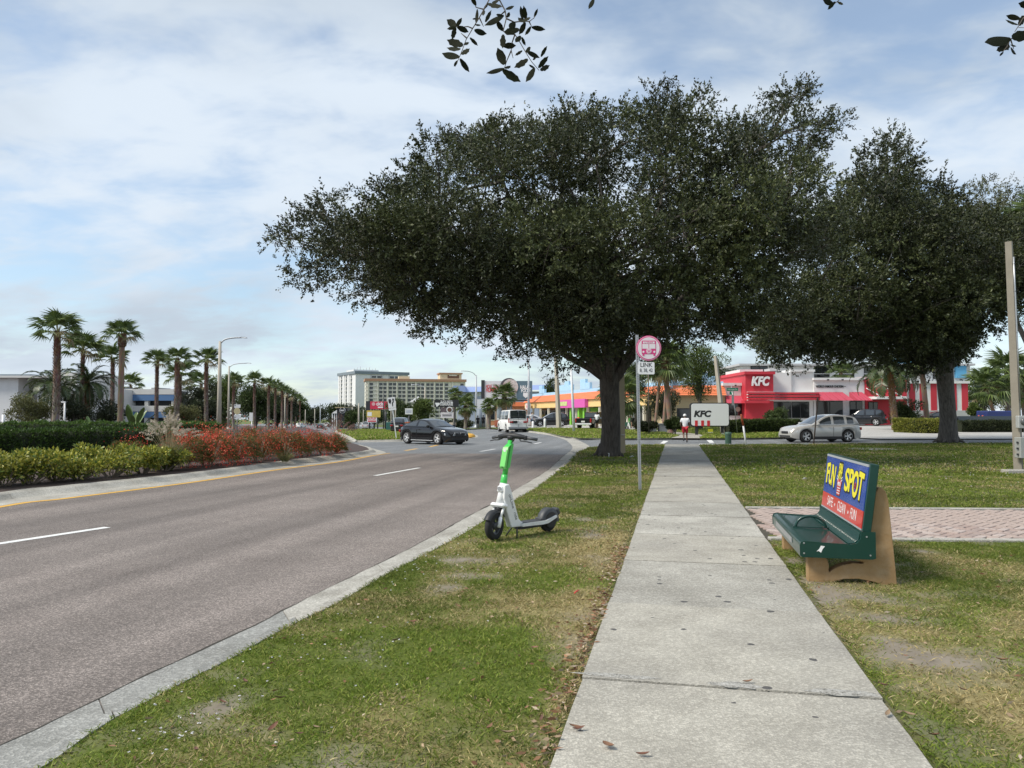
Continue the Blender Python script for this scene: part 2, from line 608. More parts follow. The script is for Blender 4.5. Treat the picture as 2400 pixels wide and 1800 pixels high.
# ================================================================== ground, road, kerbs, pavement, lawns
def ground_mat(name, stops, scale, bump=0.3, bscale=80, speck=0.0, sscale=120, rough=0.9, blotch=None, spots=None):
	"""two-scale noise ground: stops [(pos, colour)], fine aggregate, optional large blotch colour, dark gum spots"""
	if name in MATS:
		return MATS[name]
	m, nt, b = new_mat(name)
	L = nt.links.new
	tcn = nt.nodes.new('ShaderNodeTexCoord')
	n1 = nt.nodes.new('ShaderNodeTexNoise')
	n1.inputs['Scale'].default_value = scale
	n1.inputs['Detail'].default_value = 8
	n1.inputs['Roughness'].default_value = 0.68
	L(tcn.outputs['Object'], n1.inputs['Vector'])
	r = nt.nodes.new('ShaderNodeValToRGB')
	e = r.color_ramp.elements
	e[0].position, e[0].color = stops[0][0], (*stops[0][1], 1)
	e[1].position, e[1].color = stops[-1][0], (*stops[-1][1], 1)
	for p, c in stops[1:-1]:
		k = e.new(p)
		k.color = (*c, 1)
	L(n1.outputs['Fac'], r.inputs[0])
	out = r.outputs[0]
	if blotch:
		bc, bs, lo, hi, amt = blotch
		n2 = nt.nodes.new('ShaderNodeTexNoise')
		n2.inputs['Scale'].default_value = bs
		n2.inputs['Detail'].default_value = 6
		L(tcn.outputs['Object'], n2.inputs['Vector'])
		mr = nt.nodes.new('ShaderNodeMapRange')
		mr.inputs['From Min'].default_value = lo
		mr.inputs['From Max'].default_value = hi
		mr.inputs['To Max'].default_value = amt
		L(n2.outputs['Fac'], mr.inputs['Value'])
		mx = nt.nodes.new('ShaderNodeMix')
		mx.data_type = 'RGBA'
		L(mr.outputs[0], mx.inputs['Factor'])
		L(out, mx.inputs['A'])
		mx.inputs['B'].default_value = (*bc, 1)
		out = mx.outputs['Result']
	hgt = None
	if speck > 0:
		vo = nt.nodes.new('ShaderNodeTexVoronoi')
		vo.inputs['Scale'].default_value = sscale
		L(tcn.outputs['Object'], vo.inputs['Vector'])
		sp = nt.nodes.new('ShaderNodeSeparateColor')
		L(vo.outputs['Color'], sp.inputs[0])
		pw = nt.nodes.new('ShaderNodeMath')
		pw.operation = 'POWER'
		L(sp.outputs[0], pw.inputs[0])
		pw.inputs[1].default_value = 2.2
		mr = nt.nodes.new('ShaderNodeMapRange')
		mr.inputs['To Min'].default_value = 1 - speck * 0.75
		mr.inputs['To Max'].default_value = 1 + speck * 1.6
		L(pw.outputs[0], mr.inputs['Value'])
		mu = nt.nodes.new('ShaderNodeMix')
		mu.data_type = 'RGBA'
		mu.blend_type = 'MULTIPLY'
		mu.inputs['Factor'].default_value = 1
		L(out, mu.inputs['A'])
		L(mr.outputs[0], mu.inputs['B'])
		out = mu.outputs['Result']
		hgt = vo.outputs['Distance']
	if spots:
		sc_, thr, colr, prob = spots
		v2 = nt.nodes.new('ShaderNodeTexVoronoi')
		v2.inputs['Scale'].default_value = sc_
		nz = nt.nodes.new('ShaderNodeTexNoise')
		nz.inputs['Scale'].default_value = 22
		L(tcn.outputs['Object'], nz.inputs['Vector'])
		va = nt.nodes.new('ShaderNodeMix')
		va.data_type = 'RGBA'
		va.inputs['Factor'].default_value = 0.035
		L(tcn.outputs['Object'], va.inputs['A'])
		L(nz.outputs['Color'], va.inputs['B'])
		L(va.outputs['Result'], v2.inputs['Vector'])
		s2 = nt.nodes.new('ShaderNodeSeparateColor')
		L(v2.outputs['Color'], s2.inputs[0])
		tsz = nt.nodes.new('ShaderNodeMath')
		tsz.operation = 'MULTIPLY'
		L(s2.outputs[1], tsz.inputs[0])
		tsz.inputs[1].default_value = thr
		lt = nt.nodes.new('ShaderNodeMath')
		lt.operation = 'LESS_THAN'
		L(v2.outputs['Distance'], lt.inputs[0])
		L(tsz.outputs[0], lt.inputs[1])
		l2 = nt.nodes.new('ShaderNodeMath')
		l2.operation = 'LESS_THAN'
		L(s2.outputs[0], l2.inputs[0])
		l2.inputs[1].default_value = prob
		mm = nt.nodes.new('ShaderNodeMath')
		mm.operation = 'MULTIPLY'
		L(lt.outputs[0], mm.inputs[0])
		L(l2.outputs[0], mm.inputs[1])
		m8 = nt.nodes.new('ShaderNodeMath')
		m8.operation = 'MULTIPLY'
		L(mm.outputs[0], m8.inputs[0])
		m8.inputs[1].default_value = 0.85
		mx = nt.nodes.new('ShaderNodeMix')
		mx.data_type = 'RGBA'
		L(m8.outputs[0], mx.inputs['Factor'])
		L(out, mx.inputs['A'])
		mx.inputs['B'].default_value = (*colr, 1)
		out = mx.outputs['Result']
	L(out, b.inputs['Base Color'])
	b.inputs['Roughness'].default_value = rough
	b.inputs['Specular IOR Level'].default_value = 0.3
	if bump > 0:
		bp = nt.nodes.new('ShaderNodeBump')
		bp.inputs['Strength'].default_value = bump
		bp.inputs['Distance'].default_value = 0.01
		if hgt is None:
			n3 = nt.nodes.new('ShaderNodeTexNoise')
			n3.inputs['Scale'].default_value = bscale
			n3.inputs['Detail'].default_value = 6
			L(tcn.outputs['Object'], n3.inputs['Vector'])
			hgt = n3.outputs['Fac']
		L(hgt, bp.inputs['Height'])
		L(bp.outputs[0], b.inputs['Normal'])
	MATS[name] = m
	return m
def S(r, g, b, k=1.0):
	return tuple(v * k for v in lin((r, g, b)))
M_BROWN = ground_mat('asphalt_brown', [(0.3, (0.172, 0.147, 0.132)), (0.7, (0.224, 0.194, 0.175))], 0.9, 0.5, speck=0.50, sscale=105, rough=0.85,
					 blotch=((0.152, 0.133, 0.121), 0.22, 0.45, 0.72, 0.6), spots=(1.3, 0.07, (0.10, 0.088, 0.08), 0.5))
M_GREY = ground_mat('asphalt_grey', [(0.3, (0.150, 0.156, 0.160)), (0.7, (0.195, 0.203, 0.208))], 0.7, 0.4, speck=0.35, sscale=70, rough=0.8,
					blotch=((0.21, 0.21, 0.205), 0.15, 0.5, 0.7, 0.5))
M_KERB = ground_mat('kerb_concrete', [(0.28, (0.30, 0.285, 0.25)), (0.72, (0.46, 0.445, 0.40))], 2.5, 0.5, speck=0.22, sscale=70,
					blotch=((0.20, 0.185, 0.155), 1.2, 0.5, 0.72, 0.55))
M_KERB_OLD = ground_mat('kerb_concrete_old', [(0.28, (0.215, 0.215, 0.20)), (0.72, (0.33, 0.33, 0.31))], 2.5, 0.5, speck=0.25, sscale=70, blotch=((0.15, 0.145, 0.13), 1.2, 0.5, 0.72, 0.55))
M_WALK = ground_mat('sidewalk_concrete', [(0.30, (0.300, 0.282, 0.240)), (0.70, (0.436, 0.414, 0.358))], 2.2, 0.35, speck=0.20, sscale=85,
					blotch=((0.25, 0.238, 0.215), 0.6, 0.45, 0.75, 0.6), spots=(6.0, 0.19, (0.045, 0.045, 0.05), 0.58))
M_WALKS = [M_WALK] + [ground_mat('sidewalk_concrete_%d' % i, [(0.30, tuple(v * k for v in (0.315, 0.300, 0.262))), (0.70, tuple(v * k for v in (0.455, 0.438, 0.388)))], 2.2, 0.35, speck=0.24, sscale=85,
					blotch=((0.22, 0.208, 0.18), 0.8, 0.42, 0.72, 0.7), spots=(6.0, 0.19, (0.045, 0.045, 0.05), 0.58)) for i, k in enumerate((0.90, 1.07))]
M_LOT = ground_mat('lot_concrete', [(0.3, (0.36, 0.35, 0.33)), (0.7, (0.48, 0.47, 0.45))], 0.5, 0.2, speck=0.15, sscale=40)
M_LAWN = ground_mat('lawn_soil', [(0.30, (0.055, 0.060, 0.020)), (0.48, (0.090, 0.098, 0.030)), (0.68, (0.135, 0.130, 0.050))], 3.2, 0.8, bscale=90,
					blotch=((0.175, 0.155, 0.115), 1.1, 0.52, 0.66, 0.85))
M_FARLAWN = ground_mat('lawn_far', [(0.3, (0.085, 0.118, 0.026)), (0.55, (0.120, 0.150, 0.036)), (0.75, (0.160, 0.168, 0.055))], 0.8, 1.0, bscale=30,
					   blotch=((0.19, 0.165, 0.085), 0.35, 0.52, 0.72, 0.6))
M_MULCH = ground_mat('mulch', [(0.35, (0.035, 0.025, 0.022)), (0.65, (0.115, 0.085, 0.075))], 28, 1.0, bscale=40)
M_DIRT = ground_mat('dirt', [(0.3, (0.10, 0.085, 0.065)), (0.7, (0.17, 0.15, 0.12))], 6, 0.6)
M_DIRT_DARK = ground_mat('dirt_dark', [(0.3, (0.03, 0.027, 0.022)), (0.7, (0.07, 0.062, 0.05))], 9, 0.6)
M_WHITE_MARK = ground_mat('paint_white', [(0.3, (0.62, 0.62, 0.60)), (0.7, (0.80, 0.80, 0.78))], 12, 0.3, speck=0.12, sscale=80, rough=0.6)
M_YELLOW_MARK = ground_mat('paint_yellow', [(0.3, (0.62, 0.34, 0.05)), (0.7, (0.74, 0.44, 0.09))], 12, 0.3, speck=0.12, sscale=80, rough=0.6)
for _m, _k in ((M_BROWN, 0.20), (M_GREY, 0.14)):       # worn wheel tracks and sealed seams run along the road
	nt_ = _m.node_tree
	mp_ = nt_.nodes.new('ShaderNodeMapping')
	mp_.inputs['Scale'].default_value = (0.75, 0.03, 1)
	vr_ = nt_.nodes.new('ShaderNodeMapping')
	vr_.inputs['Rotation'].default_value = (0, 0, Rd(12))
	tn_ = nt_.nodes.new('ShaderNodeTexCoord')
	nz_ = nt_.nodes.new('ShaderNodeTexNoise')
	nz_.inputs['Scale'].default_value = 1.6
	nz_.inputs['Detail'].default_value = 5
	nt_.links.new(tn_.outputs['Object'], vr_.inputs[0])
	nt_.links.new(vr_.outputs[0], mp_.inputs[0])
	nt_.links.new(mp_.outputs[0], nz_.inputs['Vector'])
	mr_ = nt_.nodes.new('ShaderNodeMapRange')
	mr_.inputs['From Min'].default_value, mr_.inputs['From Max'].default_value = 0.35, 0.65
	mr_.inputs['To Min'].default_value, mr_.inputs['To Max'].default_value = 1 - _k, 1 + _k
	nt_.links.new(nz_.outputs['Fac'], mr_.inputs['Value'])
	mu_ = nt_.nodes.new('ShaderNodeMix')
	mu_.data_type, mu_.blend_type = 'RGBA', 'MULTIPLY'
	mu_.inputs['Factor'].default_value = 1
	bs_ = nt_.nodes['Principled BSDF'].inputs['Base Color']
	nt_.links.new(bs_.links[0].from_socket, mu_.inputs['A'])
	nt_.links.new(mr_.outputs[0], mu_.inputs['B'])
	nt_.links.new(mu_.outputs['Result'], bs_)
RZ = -0.12                          # road level under the lawns
# ---- edge of the asphalt and edge of the grass along the near kerb (photo pixels)
A_px = [(-900, 2180), (-300, 1890), (0, 1749), (149, 1679), (325, 1593), (583, 1473), (723, 1401), (868, 1331), (1000, 1265), (1100, 1209), (1165, 1176),
		(1200, 1153), (1285, 1101), (1322, 1068), (1336, 1058)]
B_px = [(-800, 2320), (-200, 1990), (100, 1797), (180, 1740), (271, 1682), (362, 1634), (488, 1570), (574, 1525), (678, 1467), (796, 1410), (904, 1347), (1000, 1297),
		(1100, 1242), (1207, 1171), (1254, 1145), (1311, 1102), (1337, 1080), (1353, 1061)]
A_ln = catmull([G(*p, RZ) for p in A_px], 140)
B_ln = catmull([G(*p, 0) for p in B_px], 140)
# ---- pavement frame
pl0, pl1 = G(1432, 1406), G(1559, 1042)
WD = (pl1 - pl0).normalized()                   # direction of the pavement
WD = Vector((WD.x, WD.y, 0)).normalized()
WN = Vector((WD.y, -WD.x, 0))                   # to the right
WW = 1.66
WANG = math.atan2(-WD.x, WD.y)
wl0 = pl0 - WD * (pl0.y / WD.y)                 # left edge at y = 0
def walk(s, w=0.0):
	"""point on the pavement: s metres along, w across from the left edge"""
	return wl0 + WD * s + WN * w
S_END = 39.6 / WD.y
ground = tag(sheet('ground', [(-3000, -40), (3000, -40), (3000, 6000), (-3000, 6000)], -0.42, M_FARLAWN), kind='structure')
bl = [G(300, 1090, RZ), G(700, 1073, RZ), G(912, 1063, RZ), G(1100, 1063, RZ), G(1380, 1066, RZ)]
brown = [(-60, -12), (6, -12), (14, 20), (bl[-1].x, bl[-1].y)] + [(p.x, p.y) for p in reversed(bl[:-1])] + [(-60, bl[0].y + 4)]
road_b = tag(sheet('road', brown, RZ, M_BROWN), kind='structure')
grey = [(p.x, p.y) for p in bl] + [(14, 20.5), (130, 20.5), (130, 140), (30, 200), (-60, 640), (-200, 640), (-140, 60), (-60, bl[0].y + 4)]
road_g = tag(sheet('cross_road', grey, RZ, M_GREY), kind='structure')
def poly_px(pts, zo=0.0):
	return [(q.x, q.y) for q in (G(*p, zo) for p in pts)]
# near verge between kerb and pavement, and the right-hand lawn
corner = [G(1382, 1049), G(1440, 1044)]
verge_poly = [(p[0], p[1]) for p in B_ln] + [(p.x, p.y) for p in corner] + [(walk(S_END).x, walk(S_END).y), (walk(-4).x, walk(-4).y)]
verge = tag(sheet('verge_lawn', verge_poly, 0, M_LAWN), kind='structure')
lawn_far_y = 40.3
rlawn_poly = [(walk(-4, WW).x, walk(-4, WW).y), (walk(S_END, WW).x, walk(S_END, WW).y), (26, 41.6), (70, 42.5), (70, -6)]
rlawn = tag(sheet('right_lawn', rlawn_poly, 0, M_LAWN), kind='structure')
# front fascia of the lawns towards the side street (a low concrete edge)
edge = MB()
for a, b in (((corner[0].x, corner[0].y), (corner[1].x, corner[1].y)), ((corner[1].x, corner[1].y), (walk(S_END).x, walk(S_END).y)),
			 ((walk(S_END, WW).x, walk(S_END, WW).y), (26, 41.6)), ((26, 41.6), (70, 42.5))):
	a, b = Vector((*a, 0)), Vector((*b, 0))
	d = (b - a).normalized()
	n_ = Vector((-d.y, d.x, 0))
	edge.add([a + Vector((0, 0, 0.006)), b + Vector((0, 0, 0.006)), b + n_ * 0.14 + Vector((0, 0, -0.01)), a + n_ * 0.14 + Vector((0, 0, -0.01)),
			  b + n_ * 0.16 + Vector((0, 0, RZ - 0.02)), a + n_ * 0.16 + Vector((0, 0, RZ - 0.02))], [(0, 1, 2, 3), (3, 2, 4, 5)])
tag(edge.build('street_edge', M_KERB), kind='structure')
# ---- kerb in cast segments
kerb = tag(bpy.data.objects.new('kerb', None), kind='structure')
COL.objects.link(kerb)
def kerb_segments(A, B, parent, step, prof=((0, 0.004), (0.58, 0.016), (0.66, 0.05), (0.76, 0.105), (0.84, 0.126), (1.02, 0.128)), name='kerb_segment', gap=0.012):
	n = len(A)
	i = 0
	while i < n - 1:
		j = min(n - 1, i + step)
		P = []
		for k in range(i, j + 1):
			t0 = k
			a, b = Vector(A[k]), Vector(B[k])
			if k == i and i > 0:
				a = a + (Vector(A[k + 1]) - a).normalized() * gap
				b = b + (Vector(B[k + 1]) - b).normalized() * gap
			w = 1 + 0.02 * math.sin(k * 1.7)
			row = [Vector((*(a.lerp(b, 0).xy), a.z - 0.08))]
			for t, h in prof:
				p = a.lerp(b, t)
				p.z = a.z + h * w * (b.z - a.z) / 0.12 if t > 0.6 else a.z + h
				row.append(p)
			row.append(Vector((row[-1].x, row[-1].y, a.z - 0.08)))
			P.append(row)
		mb = MB().grid(P, smooth=False)
		nn = len(P[0])
		mb.add(P[0], [tuple(range(nn))])
		mb.add(P[-1], [tuple(reversed(range(nn)))])
		mb.build(name, M_KERB_OLD if parent.name == 'kerb' and A[i][1] < 5.6 else M_KERB, parent)
		i = j
kerb_segments(A_ln, B_ln, kerb, 9)
P = []
for i in range(len(A_ln)):                     # dirt washed into the seam between asphalt and kerb
	d = A_ln[min(i + 1, 139)] - A_ln[max(i - 1, 0)]
	nr_ = np.array([-d[1], d[0], 0]) / np.linalg.norm(d[:2])
	w0_ = 0.002 + 0.035 * float(vnoise(i * 0.9, 2.0, 4)) ** 2
	P.append([Vector(A_ln[i] + nr_ * w0_ + np.array((0, 0, 0.003))), Vector(A_ln[i] - nr_ * 0.022 * float(vnoise(i * 1.3, 7.0, 4)) ** 2 + np.array((0, 0, 0.0065)))])
MB().grid(P, smooth=False).build('gutter_dirt', M_DIRT_DARK, kerb)
# ---- concrete gutter apron across the mouth of the side street
ap_out = catmull([G(*p, RZ) for p in [(1336, 1058), (1342, 1049), (1334, 1038), (1319, 1029), (1287, 1020.5), (1261, 1016.5)]], 24)
ap_in = catmull([G(*p, RZ) for p in [(1353, 1061), (1382, 1049), (1368, 1038), (1347, 1030), (1313, 1024), (1268, 1014.5)]], 24)
apron = tag(bpy.data.objects.new('gutter_apron', None), kind='structure')
COL.objects.link(apron)
for i in range(0, 23, 4):
	j = min(i + 4, 23)
	P = [[Vector(ap_out[k]) + Vector((0, 0, 0.006)), Vector(ap_out[k]).lerp(Vector(ap_in[k]), 0.5) + Vector((0, 0, 0.012)), Vector(ap_in[k]) + Vector((0, 0, 0.008))] for k in range(i, j + 1)]
	MB().grid(P, smooth=False).build('gutter_slab', M_KERB, apron)
# ---- pavement slabs
pavement = tag(sheet('pavement', [walk(-4.0, 0.02).xy, walk(S_END, 0.02).xy, walk(S_END, WW - 0.02).xy, walk(-4.0, WW - 0.02).xy], 0.006, M_DIRT), kind='structure')
s0 = 4.65 / WD.y
edges = sorted([s0 + (1.86 / WD.y) * k for k in range(-4, 19)])
edges = [e for e in edges if e < S_END - 0.6] + [S_END]
for a, b in zip(edges[:-1], edges[1:]):
	dz = random.uniform(0.020, 0.030)
	tilt = random.uniform(-0.004, 0.004)
	mb = MB()
	g_ = 0.008
	nx, ny = 5, 5
	top = []
	for i in range(nx):
		row = []
		for j in range(ny):
			s_ = a + g_ + (b - a - 2 * g_) * i / (nx - 1)
			w_ = WW * j / (ny - 1) + (random.uniform(-0.006, 0.006) if j in (0, ny - 1) else 0)
			p = walk(s_, w_)
			rim = 0.006 if i in (0, nx - 1) or j in (0, ny - 1) else 0.0
			p.z = dz + tilt * (i / 2 - 1) - rim * 0.5
			row.append(p)
		top.append(row)
	mb.grid(top, smooth=False)
	bot = [Vector((p.x, p.y, -0.05)) for p in (top[0][0], top[0][-1], top[-1][-1], top[-1][0])]
	ring = [top[0][j] for j in range(ny)] + [top[i][-1] for i in range(1, nx)] + [top[-1][j] for j in reversed(range(ny - 1))] + [top[i][0] for i in reversed(range(1, nx - 1))]
	low = [Vector((p.x, p.y, -0.05)) for p in ring]
	nr = len(ring)
	mb.add(ring + low, [(k, (k + 1) % nr, (k + 1) % nr + nr, k + nr) for k in range(nr)])
	mb.build('slab', random.choice(M_WALKS), pavement)
# chipped edge at the heaved joint
chip = MB()
for (px, py, rx, ry) in ((1450, 1583, 0.28, 0.035), (1722, 1604, 0.16, 0.05), (1975, 1622, 0.22, 0.055)):
	c = G(px, py, 0.034)
	n = 14
	ring = []
	for k in range(n):
		t = 2 * PI * k / n
		q = c + WN * (math.cos(t) * rx * random.uniform(0.75, 1.1)) + WD * (math.sin(t) * ry * random.uniform(0.6, 1.2))
		ring.append((q.x, q.y, 0.0315))
	chip.add(ring + [(c.x, c.y, 0.036)], [(k, (k + 1) % n, n) for k in range(n)])
M_CHIP = ground_mat('broken_concrete', [(0.35, (0.12, 0.115, 0.10)), (0.5, (0.34, 0.33, 0.30)), (0.65, (0.46, 0.45, 0.42))], 45, 1.0, bscale=70)
tag(chip.build('broken_edge', M_CHIP, pavement), kind='stuff')
# ---- brick path from the pavement to the right
BANG = Rd(-3.0)
b0 = G(1740, 1224)
bdir = Vector((math.cos(BANG), math.sin(BANG), 0))
bnor = Vector((-bdir.y, bdir.x, 0))
BW = 3.35
path_mat = [ground_mat('brick_%d' % i, [(0.3, tuple(v * 0.84 for v in c)), (0.7, c)], 7, 0.4, speck=0.15, sscale=110)
			for i, c in enumerate([(0.45, 0.36, 0.315), (0.40, 0.305, 0.265), (0.49, 0.41, 0.37), (0.36, 0.285, 0.255)])]
base_pts = [b0 - bdir * 0.9 - bnor * BW / 2, b0 + bdir * 9.5 - bnor * BW / 2, b0 + bdir * 9.5 + bnor * BW / 2, b0 - bdir * 0.9 + bnor * BW / 2]
def right_of_walk(p):
	return (Vector((p[0], p[1], 0)) - wl0).dot(WN) - WW
# clip the bed to the pavement edge
q0 = walk(0, WW)
def on_edge(off):
	"""where the path line with offset off across meets the pavement's right edge"""
	o = b0 + bnor * off
	t = (q0 - o).dot(WN) / bdir.dot(WN)
	return o + bdir * t
bed = [on_edge(-BW / 2), b0 + bdir * 9.5 - bnor * BW / 2, b0 + bdir * 9.5 + bnor * BW / 2, on_edge(BW / 2)]
brick_path = tag(sheet('brick_path', [p.xy for p in bed], 0.006, ground_mat('joint_dirt', [(0.3, (0.05, 0.045, 0.035)), (0.7, (0.09, 0.08, 0.06))], 6, 0.4)), kind='structure')
bl_, bw_ = 0.232, 0.116
brick_me = []
for i in range(4):
	me = MB().box((0, 0, 0), (bl_ - 0.016, bw_ - 0.016, 0.05), bevel=0.006).mesh('brick', path_mat[i])
	brick_me.append(me)
cand = []
c45, s45 = math.cos(PI / 4), math.sin(PI / 4)
for i in range(-75, 130):
	for j in range(-75, 75):
		r_ = (i - j) % 4
		if r_ == 0:
			u, v, hv = (i + 1) * bw_, (j + 0.5) * bw_, 0
		elif r_ == 3:
			u, v, hv = (i + 0.5) * bw_, (j + 1) * bw_, 1
		else:
			continue
		x = u * c45 - v * s45
		y = u * s45 + v * c45
		if abs(y) > BW / 2 - 0.20:
			continue
		p = b0 + bdir * x + bnor * y
		if right_of_walk(p) < 0.10 or x > 8.8:
			continue
		cand.append((p.y + abs(p.x - 5) * 0.2, p, hv))
seen = set()
uniq = []
for c in sorted(cand, key=lambda t: t[0]):
	k = (round(c[1].x, 2), round(c[1].y, 2))
	if k not in seen:
		seen.add(k)
		uniq.append(c)
rest = MB()
for n, (_, p, hv) in enumerate(uniq):
	ang = BANG + PI / 4 + (PI / 2 if hv else 0) + random.uniform(-0.012, 0.012)
	z = 0.0 + random.uniform(-0.003, 0.004)
	if n < 300:
		link('brick', random.choice(brick_me), brick_path, loc=(p.x, p.y, z), rot=(random.uniform(-0.01, 0.01), random.uniform(-0.01, 0.01), ang))
	else:
		rest.box((p.x, p.y, z), (bl_ - 0.016, bw_ - 0.016, 0.05), rot=(0, 0, ang))
if rest.v:
	tag(rest.build('brick_field', path_mat[0], brick_path), kind='stuff')
for sgn in (-1, 1):
	o = on_edge(sgn * (BW / 2 - 0.07)) + bdir * 0.03
	L_ = 9.3
	k = 0
	while k * 0.9 < L_:
		c = o + bdir * (k * 0.9 + 0.445)
		MB().box((c.x, c.y, 0.008), (0.882, 0.13, 0.06), rot=(0, 0, BANG), bevel=0.008).build('edging_block', M_KERB, brick_path)
		k += 1
# ---- far-side lawns, lots, paths (beyond the side street)
far_verge = poly_px([(1268, 1013), (1290, 1016.5), (1325, 1023), (1360, 1027), (1480, 1027.5), (1572, 1026.5), (1592, 1021), (1560, 1014), (1500, 1009), (1440, 1005.5), (1400, 1004), (1300, 1003), (1235, 1003.5), (1228, 1007)])
tag(sheet('corner_lawn', far_verge, 0, M_FARLAWN), kind='structure')
path2 = poly_px([(1572, 1026.5), (1640, 1027), (1652, 1022), (1640, 1017.5), (1600, 1013.5), (1540, 1008.5), (1480, 1005), (1440, 1004.6), (1440, 1005.5), (1500, 1009), (1560, 1014), (1592, 1021)])
tag(sheet('far_path', path2, 0.0, M_WALK), kind='structure')
kfc_lawn = poly_px([(1640, 1027), (1700, 1027), (1780, 1026), (1845, 1025), (1860, 1016), (1850, 1008), (1850, 1000), (1700, 1000), (1560, 1003), (1500, 1005), (1540, 1008.5), (1600, 1013.5), (1640, 1017.5), (1652, 1022)])
tag(sheet('restaurant_lawn', kfc_lawn, 0.0, M_FARLAWN), kind='structure')
drive = [(24.0, 50.2), (34, 50.5), (70, 51.5), (70, 110), (13, 110), (13, 84), (20.5, 78), (22, 62)]
tag(sheet('driveway', drive, -0.05, M_LOT), kind='structure')
bed3 = poly_px([(2100, 1000), (2150, 1005), (2205, 1008), (2300, 1008), (2480, 1009), (2480, 992), (2160, 992), (2108, 996)])
tag(sheet('planting_bed', bed3, 0.03, M_FARLAWN), kind='structure')
lot2 = [(-8, 88), (12, 88), (12.5, 60), (19, 62), (13, 84), (13, 130), (-20, 130), (-14, 96)]
lot2 = poly_px([(1180, 1001.5), (1235, 1003.2), (1300, 1002.6), (1440, 1004.2), (1470, 1004)]) + [(16, 84), (13, 140), (-30, 140)]
tag(sheet('shop_car_park', lot2, -0.02, M_LOT), kind='structure')
# kerb of the far corner
K1 = catmull([G(*p, RZ) for p in [(1180, 1008.5), (1227, 1012), (1261, 1016.5), (1290, 1020.5), (1330, 1026), (1370, 1029), (1480, 1029.5), (1572, 1028.5)]], 60)
K2 = catmull([G(*p, 0) for p in [(1180, 1006.2), (1230, 1009), (1266, 1013), (1293, 1016.5), (1330, 1023), (1370, 1026.6), (1480, 1027.2), (1574, 1026.2)]], 60)
far_kerb = tag(bpy.data.objects.new('far_kerb', None), kind='structure')
COL.objects.link(far_kerb)
kerb_segments(K1, K2, far_kerb, 6)
K3 = catmull([G(*p, RZ) for p in [(1640, 1028.6), (1700, 1028.6), (1780, 1027.6), (1846, 1026.5)]], 20)
K4 = catmull([G(*p, 0) for p in [(1640, 1026.6), (1700, 1026.6), (1780, 1025.6), (1846, 1024.5)]], 20)
kerb_segments(K3, K4, far_kerb, 5)
# ---- left median bed with its kerb and gutter
med_front = [(-700, 1282), (0, 1155), (145, 1139), (400, 1113), (520, 1099), (650, 1082), (806, 1063), (850, 1057.5)]
med_line = [(-700, 1320), (0, 1186), (145, 1168), (400, 1136), (520, 1119), (650, 1100), (785, 1083), (862, 1069)]
MF = catmull([G(*p, 0) for p in med_front], 90)
ML = catmull([G(*p, RZ) for p in med_line], 90)
nose = [G(*p, 0) for p in [(866, 1053.5), (858, 1048), (820, 1037), (785, 1026), (760, 1016), (740, 1008.5), (722, 1003.2), (706, 999.5)]]
med_poly = [(p[0], p[1]) for p in MF] + [(p.x, p.y) for p in nose] + [(-300, 640), (-400, 640), (-300, 10), (-60, 5)]
tag(sheet('median_bed', med_poly, 0, M_MULCH), kind='structure')
med_kerb = tag(bpy.data.objects.new('median_kerb', None), kind='structure')
COL.objects.link(med_kerb)
kerb_segments(ML, MF, med_kerb, 6)
# concrete nose
nz_out = [G(*p, RZ) for p in [(862, 1069), (905, 1061.5), (880, 1053), (858, 1045.5)]]
nz_in = [G(*p, 0) for p in [(850, 1057.5), (866, 1053.5), (858, 1048), (840, 1043)]]
kerb_segments(catmull(nz_out, 14), catmull(nz_in, 14), med_kerb, 13)
# grassy second median with the tilted sign
med2 = [(838, 1032), (930, 1030.5), (1000, 1028.5), (1060, 1026.5), (1098, 1023), (1108, 1019.5), (1095, 1014.5), (1040, 1009.5), (930, 1006.3), (850, 1005.8), (796, 1006.8), (790, 1010), (803, 1016), (818, 1022)]
M2 = [G(*p) for p in med2]
tag(sheet('median_lawn', [(p.x, p.y) for p in M2], 0, M_FARLAWN), kind='structure')
ring = M2 + [M2[0]]
k2a = catmull(ring, 90)
cen = np.mean(k2a, axis=0)
k2b = []
for i, p in enumerate(k2a):
	d = k2a[min(i + 1, 89)] - k2a[max(i - 1, 0)]
	nrm = np.array([d[1], -d[0], 0])
	nrm /= max(np.linalg.norm(nrm), 1e-6)
	q = p + nrm * 0.42
	if np.linalg.norm(q - cen) < np.linalg.norm(p - cen):
		q = p - nrm * 0.42
	q[2] = T(q[0], q[1]) + RZ
	k2b.append(q)
mk2 = tag(bpy.data.objects.new('second_median_kerb', None), kind='structure')
COL.objects.link(mk2)
kerb_segments(np.array(k2b), k2a, mk2, 9)
# far verge along the curving road
fv = [(1228, 1007.2), (1180, 1006), (1080, 1004.6), (1000, 1002.8), (930, 1001.2), (860, 999.8), (800, 998), (760, 996)]
fv_poly = [(q.x, q.y) for q in (G(*p) for p in fv)] + [(-150, 640), (60, 640), (60, 150), (-25, 140)] + [(q.x, q.y) for q in (G(*p) for p in [(1180, 1001.7), (1233, 1003.3)])]
tag(sheet('far_verge', fv_poly, 0, M_FARLAWN), kind='structure')
